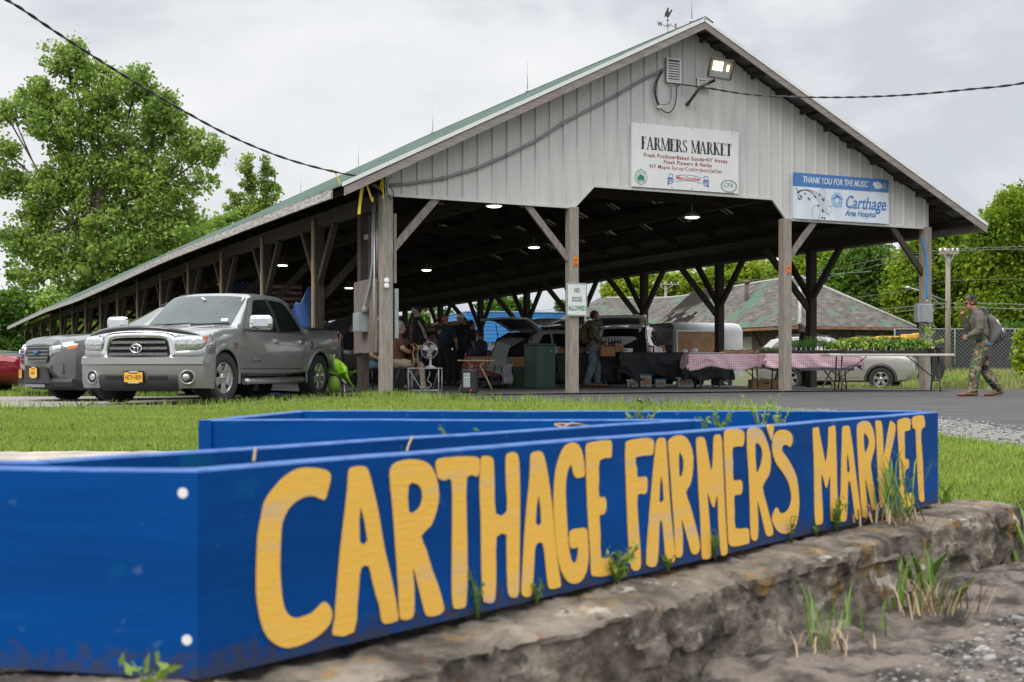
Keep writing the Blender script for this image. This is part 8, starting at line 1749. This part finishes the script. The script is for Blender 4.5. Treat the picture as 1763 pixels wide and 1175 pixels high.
# seedling trays: black tray with individual leafy seedlings
M_tray = mat('black_seed_tray', (.02, .02, .022), .5); M_seed = mat('seedling_leaf', (.16, .30, .04), .6, var=.3, island=.4, trans=.3, scale=4); M_seedd = mat('dill_leaf', (.09, .20, .035), .6, var=.3, island=.35, trans=.3, scale=4); M_seedp = mat('pale_seedling_leaf', (.27, .38, .06), .6, var=.25, island=.35, trans=.3, scale=4)
def seed_tray(px, Y, zt_, w, d, h, leaf, n, m, label, asp=.6, tags_=0):
    h, leaf, n = h*1.45, leaf*1.35, int(n*1.5)
    p = pt(px, Y); p.z = zt_; o = thing('seedling_tray', label, 'plant tray', p, R(RNG.uniform(-3, 3)), 'seedling trays on the tables'); mb = MB(); mb.box((0, 0, .028), (w, d, .056))
    nx = max(2, int(w/.13))
    for i in range(nx): mb.box((-w/2+w*(i+.5)/nx, -d/2-.004, .045), (w/nx-.012, .012, .05))
    mb.build('tray', M_tray, o, bevel=.006)
    C = []; st = MB()
    for _ in range(n):
        x, y = RNG.uniform(-w/2, w/2), RNG.uniform(-d/2, d/2); hh = h*RNG.uniform(.6, 1.1); tx_, ty_ = RNG.normal(0, .03, 2); st.tube([(x, y, .05), (x+tx_*.5, y+ty_*.5, .05+hh*.5), (x+tx_, y+ty_, .05+hh)], .0028, 4)
        for q in range(9): t = RNG.uniform(.3, 1); C.append((x+tx_*t+RNG.normal(0, leaf*.6), y+ty_*t+RNG.normal(0, leaf*.6), .05+hh*t+RNG.normal(0, .01)))
    st.build('stems', m, o); quads_np('leaves', leaf_quads(np.array(C), leaf, asp=asp), m, o)
    for q in range(tags_): x = -w/2+w*(q+.5)/tags_; MB().box((x, -d/2+.02, .085), (.016, .002, .07)).build('plant_tag', M_white, o)
    return o
za, zb2 = t5.z+.757, t6.z+.765
for args in ((1328, 28.05, za, .42, .45, .05, .03, 40, M_seed, 'low seedling tray left of the post under the banner', .6, 0), (1372, 28.0, za, .40, .46, .17, .035, 60, M_seedd, 'tray of tall feathery dark green seedlings in front of the woman', .25, 4), (1405, 28.1, za, .40, .46, .21, .035, 60, M_seedd, 'tray of the tallest feathery seedlings, right of the post', .25, 4), (1440, 27.9, za, .40, .46, .15, .05, 50, M_seed, 'tray of leafy mid green seedlings at the end of the gingham cloth', .6, 4), (1468, 26.95, zb2, .40, .46, .17, .07, 46, M_seedp, 'tray of broad pale leaved seedlings at the left of the cream table', .7, 3), (1500, 26.95, zb2, .38, .46, .17, .07, 50, M_seedp, 'tray of drooping pale seedlings on the cream table', .7, 3), (1532, 26.9, zb2, .38, .46, .17, .065, 50, M_seed, 'tray of round leaved seedlings at the middle of the cream table', .75, 4), (1563, 26.95, zb2, .36, .46, .17, .065, 50, M_seed, 'tray of round leaved seedlings with white tags on the cream table', .75, 5), (1588, 27.0, zb2, .26, .40, .15, .06, 34, M_seedp, 'short tray of small seedlings near the right post', .75, 2)): seed_tray(*args)
for px, Y, h_, lb, lf in ((1603, 26.8, .12, 'black pot of small seedlings beside the right post', .05), (1617, 26.75, .26, 'black pot of upright spiky leaves at the end of the cream table', .12)):
    p = pt(px, Y); p.z = zb2; o = thing('plant_pot', lb, 'plant pot', p, 0, 'black pots at the table end'); MB().lathe([(.052, 0), (.07, .11), (.075, .11), (.075, .125), (.066, .125), (.062, .11)], 14).build('pot', M_tray, o)
    C = RNG.normal(0, .03, (30, 3))*np.array([1, 1, .6])+np.array([0, 0, .12+h_*.5]); quads_np('leaves', leaf_quads(C, lf, asp=.3 if h_ > .2 else .7), M_seedp, o)
p = pt(1597, 27.3); p.z = zb2; o = thing('plant_pot', 'tall leafy young tomato plant in a pot behind the right post', 'plant pot', p); MB().lathe([(.05, 0), (.07, .12)], 12).build('pot', M_tray, o); C = RNG.normal(0, 1, (70, 3))*np.array([.08, .08, .10])+np.array([0, 0, .42]); quads_np('leaves', leaf_quads(C, .07), M_seedp, o); MB().tube([(0, 0, .1), (.01, 0, .35), (0, 0, .55)], .006, 5).build('stem', M_seedp, o)
# cardboard box, storage bins, folding chairs under and behind
def carton(label, px, Y, w, d, h, rz=0, z=None, m=None, name='cardboard_box', cat='box', group=None):
    p = pt(px, Y)
    if z is not None: p.z = z
    o = thing(name, label, cat, p, R(rz), group); MB().box((0, 0, h/2), (w, d, h)).build('carton', m or M_card, o, bevel=.006); MB().box((0, -d/2-.002, h*.62), (w*.18, .004, .03)).build('hand_hole', M_seam, o); MB().box((0, 0, h+.003), (w*.98, .05, .004)).build('tape', M_paper, o); return o
carton('large cardboard box under the gingham table', 1316, 29.0, .62, .4, .20, 4); carton('cardboard carton standing on the black table by the bottles', 1065, 31.6, .20, .2, .20, 8, t2.z+.82); carton('flat cardboard tray under the carton on the black table', 1069, 31.4, .30, .2, .07, 2, t2.z+.82); carton('pale cardboard box inside the open trailer', 1136, 38.0, .26, .3, .26, 0, .85); carton('low wooden crate beside the pale box in the trailer', 1147, 37.7, .30, .3, .10, 0, .80)
M_clear = mat('cloudy_plastic_bin', (.30, .33, .36), .25, var=.3, coat=.4); M_lid = mat('teal_bin_lid', (.02, .30, .28), .4)
for i, (px, Y, w, h, lid, lb) in enumerate(((1111, 31.3, .26, .27, M_lid, 'tallest clear storage bin with a teal lid under the black table'), (1136, 31.2, .24, .17, M_lid, 'short clear storage bin with a teal lid under the black table'), (1088, 31.4, .26, .15, M_white, 'white lidded storage bin at the left under the black table'), (1178, 30.9, .34, .2, M_white, 'wide cloudy storage bin under the gingham table'))):
    o = thing('storage_bin', lb, 'storage bin', pt(px, Y), 0, 'storage bins under the stalls'); MB().box((0, 0, h/2), (w, .35, h)).build('tub', M_clear, o, bevel=.012); MB().box((0, 0, h+.012), (w+.03, .38, .03)).build('lid', lid, o, bevel=.006); MB().box((0, -.178, h*.5), (w*.7, .01, h*.5)).build('contents', M_card, o)
def wood_chair(label, px, Y, rz):
    o = thing('folding_chair', label, 'folding chair', pt(px, Y), R(rz)); m = mat('wooden_slats', (.27, .18, .10), .7, var=.2)
    for y in (-.2, .2): MB().bar((-.2, y, 0), (.2, y, .75), .03, .025).build('leg', m, o); MB().bar((.2, y*.9, 0), (-.2, y*.9, .45), .03, .025).build('leg', m, o)
    for k in range(4): MB().box((-.16+.1*k, 0, .45), (.08, .42, .018)).build('slat', m, o)
    MB().box((.19, 0, .68), (.02, .42, .10)).build('backrest', m, o)
wood_chair('wooden folding chair standing behind the end of the gingham cloth', 1437, 29.4, 15)
# bottles on the black table
M_bottle = mat('dark_bottle_glass', (.008, .012, .05), .12, coat=.5); M_blabel = mat('bottle_label', (.45, .47, .52), .5)
k = 0
for r in range(2):
    for i in range(6):
        p = pt(1043+5.2*i, 31.75+.12*r); p.z = t2.z+.822 if i > 2 else t1.z+.80; p.z += .10 if r else 0
        if k == 0:
            b0 = thing('bottle', 'dark blue bottle with a pale label on the black stall table', 'bottle', p, 0, 'dark bottles on the black table'); MB().lathe([(.032, 0), (.034, .01), (.034, .15), (.014, .20), (.013, .245)], 12).build('glass', M_bottle, b0); MB().lathe([(.0352, .04), (.0352, .11)], 12, 0, None, True, False).build('label', M_blabel, b0); MB().lathe([(.015, .245), (.015, .265)], 8).build('cap', M_bluink, b0)
        else: copy_tree(b0).location = p
        k += 1
mb = MB(); mb.box((0, 0, .1), (1.0, .3, .2)); p = pt(1053, 31.95); p.z = t2.z+.82-.2; 
# brown bags and navy bundle on the left black table
for i, (px, s, lb) in enumerate(((966, .5, 'leftmost small brown paper bag on the black table'), (978, .55, 'second small brown paper bag on the black table'), (992, .5, 'third small brown paper bag on the black table'), (1000, .48, 'small brown paper bag hidden partly by the sign post'))):
    p = pt(px, 31.7); p.z = t1.z+.80+.20*s; paper_bag(p, R(10*i), s, lb)
mb = MB(); mb.grid(lambda u, v: (.34*(2*u-1), .12*math.cos(v*3.14), .22*math.sin(v*3.14)*(math.sin(u*3.14)**.5)*(1+.15*math.sin(u*13))), 20, 8); p = pt(985, 32.2); p.z = t1.z+.80; tag(mb.build('blue_bundle', cloth('navy_blue_cloth', (.02, .04, .14)), None, p, solid=.003), 'navy blue bundle of cloth behind the paper bags', 'cloth bundle')
mb = MB(); mb.grid(lambda u, v: (.5*(2*u-1), .1*math.cos(v*3.14), .16*math.sin(v*3.14)*(math.sin(u*3.14)**.4)), 16, 8); p = pt(1042, 35.6); p.z = 1.0; tag(mb.build('red_cooler_bag', cloth('red_cloth', (.45, .03, .05)), None, p, solid=.003), 'red cloth bag in the open boot behind the bottles', 'bag')
mb = MB(); mb.prism([(-.1, 0), (.1, 0), (.1, .09), (-.1, .09)], .01, 0, Matrix.Rotation(R(-12), 4, 'X')); p = pt(1082, 31.3); p.z = t2.z+.82; tag(mb.build('price_card', M_white, None, p), 'small white price card on the black table', 'card')
# green bin cabinet
M_dkgreen = mat('dark_green_metal', (.012, .052, .036), .45, .1, var=.12, coat=.2)
gc = thing('bin_cabinet', 'dark green metal litter bin cabinet on the pavement edge', 'bin', pt(929, 28.7), R(34)); w_ = .49
MB().box((0, 0, .47), (w_, .46, .90)).build('cabinet', M_dkgreen, gc, bevel=.012); MB().box((0, 0, .945), (w_+.04, .50, .05)).build('lid', M_dkgreen, gc, bevel=.015); MB().box((0, 0, .02), (w_-.03, .43, .04)).build('plinth', M_black, gc); MB().box((.0, -.234, .47), (w_-.06, .008, .82)).build('door', M_dkgreen, gc, bevel=.003); MB().lathe([(.018, 0), (.014, .012)], 10, 0, Matrix.Translation((.12, -.238, .80)) @ Matrix.Rotation(R(90), 4, 'X')).build('lock', M_steel, gc)
# pale green litter bin marked WASTE with a full bag
wb_ = thing('litter_bin', 'pale green WASTE bin with a brown bag sticking out beside the green cabinet', 'bin', pt(895, 29.6), 0); M_pgreen = mat('pale_green_plastic', (.12, .23, .14), .5, var=.2)
mb = MB(); mb.lathe([(.17, 0), (.22, .46), (.235, .46), (.235, .49), (.21, .49), (.205, .46)], 20); mb.build('tub', M_pgreen, wb_); text('marking', 'WASTE', .10, M_dkgreen, wb_, Matrix.Translation((0, -.232, .39)) @ UP, bold=.003, sx=.8)
mb = MB(); mb.grid(lambda u, v: ((.20-.08*v)*math.sin(u*6.28)*(1+.2*math.sin(u*17+v*5)), (.20-.08*v)*math.cos(u*6.28), .46+.22*math.sin(v*1.57)), 24, 6); mb.build('liner', M_paper, wb_, solid=.003)
# easel board leaning by the small table
eb = thing('easel_board', 'tilted grey green board on a black stand behind the speaker', 'easel', pt(858, 27.6), R(-10)); M_board = mat('grey_green_board', (.12, .135, .12), .7)
MB().bar((-.09, 0, .36), (.09, .12, .96), .30, .02, 0, (0, 1, 0)).build('panel', M_board, eb)
for x, y in ((-.16, -.12), (.16, -.12), (0, .2)): MB().tube([(x, y, 0), (x*.4, 0, .5)], .010, 6).build('leg', M_black, eb)
# small folding table with yellow legs, green sheet on it
M_yleg = mat('yellowed_leg', (.42, .33, .14), .5, var=.2)
yt = thing('side_table', 'small folding table with yellowish crossed legs and a green sheet', 'table', pt(819, 26.3), R(4)); MB().box((0, 0, .60), (.72, .42, .022)).build('table_top', M_yleg, yt, bevel=.006)
for sy in (-.18, .18):
    for sg in (-1, 1): MB().tube([(sg*.33, sy, .005), (sg*.20, sy, .28), (sg*.08, sy+.02, .50), (sg*.20, sy+.02, .59)], .011, 6).build('leg', M_yleg, yt)
MB().box((.02, -.02, .616), (.22, .3, .008)).build('green_sheet', mat('bright_green_sheet', (.02, .30, .10), .5), yt)
rt = pt(829, 30.4); folding_table('folding table under the red checked cloth', rt, R(8), .70, .6, .70); tablecloth('tablecloth', 'red checked cloth on the table behind the small yellow legged table', .72, .62, .715, .48, M_gingr, rt, R(8), 4, .1)
# PA speaker
sp_ = thing('loudspeaker', 'black portable loudspeaker standing on the pavement in front of the small table', 'loudspeaker', pt(809, 24.1), R(-8))
MB().prism([(-.135, .02), (.135, .02), (.125, .42), (-.11, .44), (-.135, .40)], .24, 0, Matrix.Translation((0, -.12, 0))).build('case', M_black, sp_, bevel=.015, recalc=True); MB().box((-.035, -.123, .24), (.125, .012, .26)).build('control_panel', M_greybox, sp_, bevel=.004); MB().box((-.035, -.131, .335), (.10, .004, .03)).build('display', M_galv, sp_)
for q in range(4): MB().lathe([(.010, 0), (.008, .012)], 8, 0, Matrix.Translation((-.075+.027*q, -.13, .285)) @ Matrix.Rotation(R(90), 4, 'X')).build('dial', M_white, sp_)
MB().lathe([(.010, 0), (.008, .006)], 8, 0, Matrix.Translation((.04, -.121, .065)) @ Matrix.Rotation(R(90), 4, 'X')).build('power_light', emat('red_led', (1, .02, .02), 1.5), sp_); MB().tube([(-.08, 0, .43), (-.08, 0, .46), (.06, 0, .46), (.06, 0, .42)], .012, 6).build('handle', M_black, sp_); MB().box((0, 0, .012), (.24, .2, .024)).build('foot', M_rubber, sp_)
# white folding table with the fan
M_wtube = mat('white_tube', (.42, .43, .43), .4); wt_ = thing('side_table', 'small white tubular folding table carrying the fan', 'table', pt(732, 24.6), R(-6)); MB().box((0, 0, .455), (.60, .42, .022)).build('table_top', M_wtube, wt_, bevel=.006)
for x in (-.28, .28):
    for y in (-.19, .19): MB().tube([(x, y, .01), (x, y, .45)], .0115, 8).build('leg', M_wtube, wt_)
for y in (-.19, .19): MB().tube([(-.28, y, .05), (.28, y, .05)], .010, 6).build('rail', M_wtube, wt_)
MB().tube([(-.28, -.19, .44), (-.02, -.19, .05)], .009, 6).build('brace', M_wtube, wt_); MB().tube([(.28, -.19, .44), (.10, .19, .05)], .009, 6).build('brace', M_wtube, wt_)
fz_ = wt_.location.z+.468; fan = thing('desk_fan', 'white desk fan on the small white table', 'fan', pt(741, 24.55), R(20)); fan.location.z = fz_; M_fan = mat('white_fan_plastic', (.42, .43, .42), .4)
MB().lathe([(.095, 0), (.095, .012), (.07, .025), (.022, .045), (.018, .20), (.022, .22)], 18).build('base', M_fan, fan)
TFN = Matrix.Translation((-.02, -.02, .315)) @ Matrix.Rotation(R(-28), 4, 'Z') @ Matrix.Rotation(R(90), 4, 'X'); mb = MB(); mb.lathe([(.03, -.09), (.05, -.08), (.052, 0), (.03, .012)], 16, 0, TFN); mb.build('motor', M_fan, fan)
mb = MB()
for i in range(28):
    a = 2*math.pi*i/28; c, s_ = math.cos(a), math.sin(a); mb.tube([TFN @ Vector((.035*c, .035*s_, .075)), TFN @ Vector((.11*c, .11*s_, .07)), TFN @ Vector((.150*c, .150*s_, .03)), TFN @ Vector((.11*c, .11*s_, -.015)), TFN @ Vector((.045*c, .045*s_, -.03))], .0008, 3, cap=False)
mb.tube([TFN @ Vector((.150*math.cos(2*math.pi*i/28), .150*math.sin(2*math.pi*i/28), .03)) for i in range(29)], .006, 6); mb.build('guard', M_fan, fan)
for i in range(3): a = i*2.094+.5; MB().grid(lambda u, v: tuple(TFN @ Vector(((.03+.10*u)*math.cos(a+(v-.5)*1.3*(1-.25*u)), (.03+.10*u)*math.sin(a+(v-.5)*1.3*(1-.25*u)), .03+.025*(v-.5)))), 6, 6).build('blade', M_fan, fan, solid=.003)
cable([wt_.location+Vector(v) for v in ((.05, .05, .46), (.10, -.23, .36), (.06, -.24, .24), (.13, -.24, .15), (.02, -.24, .08), (-.12, -.22, .03))], .007, 'white fan cable curling down in front of the small white table', M_wtube)
# banner of yellow cloth with purple lines between rear posts
yb = P(742, 577, 36.5); bnr = thing('yellow_banner', 'faded yellow banner with purple lettering hung behind the musicians', 'banner', yb, R(-14)); M_yban = cloth('faded_yellow_banner', (.26, .17, .05)); M_purp = mat('purple_ink', (.06, .02, .12), .7)
mb = MB(); mb.grid(lambda u, v: (1.0*(2*u-1), .03*math.sin(u*9), .30*(2*v-1)-.03*math.sin(u*3.1)+.10*u), 20, 6); mb.build('cloth', M_yban, bnr, solid=.004)
for q, (a, b) in enumerate(((-.78, .8), (-.7, .72), (-.75, .5))): MB().box(((a+b)/2, -.045, .17-.15*q+.05), (b-a, .004, .06)).build('lettering_line', M_purp, bnr)
# flag, tarps, canopy tent, camp chair with hi-vis vest
fl0 = P(459, 519, 42); flag = thing('american_flag', 'American flag hung flat under the shed roof', 'flag', fl0, R(25)); M_fred = cloth('flag_red', (.12, .012, .02)); M_fwh = cloth('flag_white', (.24, .24, .24)); M_fbl = cloth('flag_blue', (.02, .03, .10)); M_star = M_fwh
fw_, fh_ = 2.3, 1.2
for i in range(13):
    mb = MB(); z1 = fh_/2-fh_*i/13; z0 = z1-fh_/13; x0 = (-fw_/2 if i > 6 else -fw_/2+fw_*.4); mb.grid(lambda u, v: (x0+(fw_/2-x0)*u, .02*math.sin((x0+(fw_/2-x0)*u)*6), z0+(z1-z0)*v), 14, 1); mb.build('stripe', M_fred if i % 2 == 0 else M_fwh, flag)
mb = MB(); mb.grid(lambda u, v: (-fw_/2+fw_*.4*u, .02*math.sin((-fw_/2+fw_*.4*u)*6), fh_/2-fh_*7/13*(1-v)), 8, 4); can = mb.build('canton', M_fbl, flag)
for r in range(9):
    for c in range(6 if r % 2 == 0 else 5):
        x = -fw_/2+fw_*.4*((c+.5+(0 if r % 2 == 0 else .5))/6); z = fh_/2-fh_*7/13*(r+.5)/9; MB().add([(x+.028*(1 if i % 2 == 0 else .42)*math.sin(i*math.pi/5), -.02+.02*math.sin(x*6), z+.028*(1 if i % 2 == 0 else .42)*math.cos(i*math.pi/5)) for i in range(10)], [tuple(range(10))]).build('star', M_star, can)
M_tarp = mat('blue_tarp', (.02, .075, .24), .35, var=.25, scale=6, bump=.3, bscale=18)
mb = MB(); tpp = P(527, 530, 27.6)
mb.grid(lambda u, v: (-.30+.52*u, .10*math.sin(u*7+v*2), (1.02-.62*(1-u))*v*.98-.45+.08*math.sin(u*12)*v), 18, 12); o = mb.build('blue_tarp', M_tarp, None, tpp, solid=.004); tag(o, 'blue tarp hanging in folds behind the pickup cab', 'tarp')
mb = MB(); mb.grid(lambda u, v: (2.0*(u-.5), .9*(v-.5), .10*abs(mnoise.noise(Vector((u*5, v*4, 2))))*math.sin(u*3.14)*math.sin(v*3.14)*2+.01), 40, 16); o = mb.build('blue_tarp', M_tarp, None, pt(490, 27.2), solid=.004); tag(o, 'crumpled blue tarp lying on the floor behind the pickup', 'tarp')
ct = P(612, HZ, 39.0); tent = thing('canopy_tent', 'grey peaked canopy tent standing inside the shed', 'tent', (ct.x, 39, .0), R(20)); M_tent = cloth('grey_canopy', (.125, .125, .13)); e = 1.35; ze = CH+(HZ-572)/F*39; zp = CH+(HZ-540)/F*39
mb = MB(); mb.add([(-e, -e, ze), (e, -e, ze), (e, e, ze), (-e, e, ze), (0, 0, zp)], [(0, 1, 4), (1, 2, 4), (2, 3, 4), (3, 0, 4)]); mb.build('canopy', M_tent, tent, solid=.01)
for a, b in (((-e, -e), (e, -e)), ((-e, -e), (-e, e))): mb = MB(); mb.grid(lambda u, v: (a[0]+(b[0]-a[0])*u+.03*math.sin(u*20), a[1]+(b[1]-a[1])*u+.03*math.cos(u*17), .05+(ze-.05)*v), 24, 4); mb.build('side_wall', M_tent, tent, solid=.006)
for x in (-e, e):
    for y in (-e, e): MB().tube([(x, y, 0), (x, y, ze)], .02, 6).build('leg', M_galv, tent)
text('banner_text', 'MARKET', .16, M_redlens, tent, Matrix.Translation((-.6, -e-.05, ze-.18)) @ UP)
cc = pt(602, 25.4); chr_ = thing('camp_chair', 'folding camp chair with lime green fabric beside the pickup', 'camp chair', cc, R(-30)); M_lime = mat('lime_fabric', (.22, .48, .02), .7, var=.2); M_limed = mat('lime_bag', (.14, .30, .02), .6, var=.25)
MB().grid(lambda u, v: (.38*(u-.5), .04*math.sin(u*3.14), .42+.42*v-.04*math.sin(u*3.14)), 8, 4).build('backrest', M_black, chr_, solid=.006); MB().grid(lambda u, v: (.42*(u-.5), -.4*v, .40-.05*math.sin(u*3.14)), 8, 4).build('seat', M_lime, chr_, solid=.006)
for sx_ in (-.2, .2): MB().tube([(sx_, -.42, 0), (-sx_*.8, .02, .44)], .010, 6).build('leg', M_galv, chr_); MB().tube([(sx_, .05, 0), (sx_, .04, .85)], .010, 6).build('leg', M_galv, chr_)
MB().ball((-.02, -.45, .16), (.13, .09, .16), 12).build('bag', M_limed, chr_)
M_hiv = emat('hi_vis_yellow_green', (.30, .62, .02), .0); M_refl = mat('reflective_band', (.45, .46, .45), .3, .4)
vst = thing('safety_vest', 'hi-vis lime safety vest with grey reflective bands draped over the camp chair', 'vest', cc+Vector((-.06, -.06, 0)), R(-30)); mb = MB(); mb.grid(lambda u, v: (-.30+.50*u+.10*(1-v), -.10-.16*math.sin(v*2.2)+.02*math.sin(u*13), .30+.42*v-.26*u*u+.02*math.sin(u*9)), 14, 12); mb.build('cloth', M_hiv, vst, solid=.008); MB().grid(lambda u, v: (-.16+.06*v+.05*u, -.125-.16*math.sin((.15+.8*u)*2.2), .36+.36*u), 8, 2).build('reflective_band', M_refl, vst, solid=.012); MB().grid(lambda u, v: (-.26+.42*u, -.21+.02*math.sin(u*13), .35-.20*u*u+.05*v), 12, 2).build('reflective_band', M_refl, vst, solid=.012)
# odds and ends under the tables
for px, Y, lb, c in ((700, 26.6, 'black guitar case standing behind the guitarist', M_black),):
    o = thing('instrument_case', lb, 'case', pt(px, Y+.7), R(20)); MB().prism(smooth_loop([(-.2, .0), (.2, 0), (.22, .2), (.14, .42), (.17, .62), (.06, .8), (.05, 1.05), (-.05, 1.05), (-.06, .8), (-.17, .62), (-.14, .42), (-.22, .2)], 2), .14).build('shell', c, o, recalc=True, bevel=.02); MB().tube([(.2, .07, .3), (.25, .07, .35), (.2, .07, .45)], .012, 6).build('handle', M_galv, o)
ms = thing('microphone_stand', 'black microphone stand in front of the standing musician', 'stand', pt(722, 27.8), 0)
for i in range(3): a = i*2.094; MB().tube([(0, 0, .18), (.28*math.cos(a), .28*math.sin(a), .01)], .010, 6).build('leg', M_black, ms)
MB().tube([(0, 0, .1), (0, 0, 1.05), (.25, -.05, 1.32)], .010, 6).build('pole', M_black, ms); MB().lathe([(.012, 0), (.014, .10), (.026, .12), (.024, .15), (.01, .165)], 10, 0, Matrix.Translation((.25, -.05, 1.32)) @ Matrix.Rotation(R(60), 4, 'Y')).build('microphone', M_steel, ms)
for i, (px, Y, w, lb, m) in enumerate(((852, 29.6, .26, 'dark duffel bag on the floor under the red table', M_black), (872, 29.8, .20, 'grey cloth bag on the floor beside the easel', M_greybox))):
    mb = MB(); mb.grid(lambda u, v: (w*(2*u-1), .14*math.cos(v*3.14), .26*math.sin(v*3.14)**.7*math.sin(u*3.14)**.3*(1+.1*math.sin(u*11))), 16, 8); tag(mb.build('duffel_bag', m, None, pt(px, Y), solid=.004), lb, 'bag')
mb = MB(); mb.grid(lambda u, v: (.12*(2*u-1)+.02*math.sin(v*7), .02*math.sin(u*12+v*3), .10+.44*v), 10, 8); tag(mb.build('white_apron', cloth('white_linen', (.45, .43, .50)), None, pt(873, 29.4), solid=.004), 'pale lilac cloth hanging from the table edge behind the easel', 'cloth')
tb8 = pt(742, 38.5); tablecloth('tablecloth', 'dark cloth over a long table far behind the musicians', 3.4, .8, .95, .9, M_blkcl, tb8, R(12), 11)
folding_table('long table under the dark cloth behind the musicians', tb8, R(12), 3.35, .75, .93, group='covered stall tables')
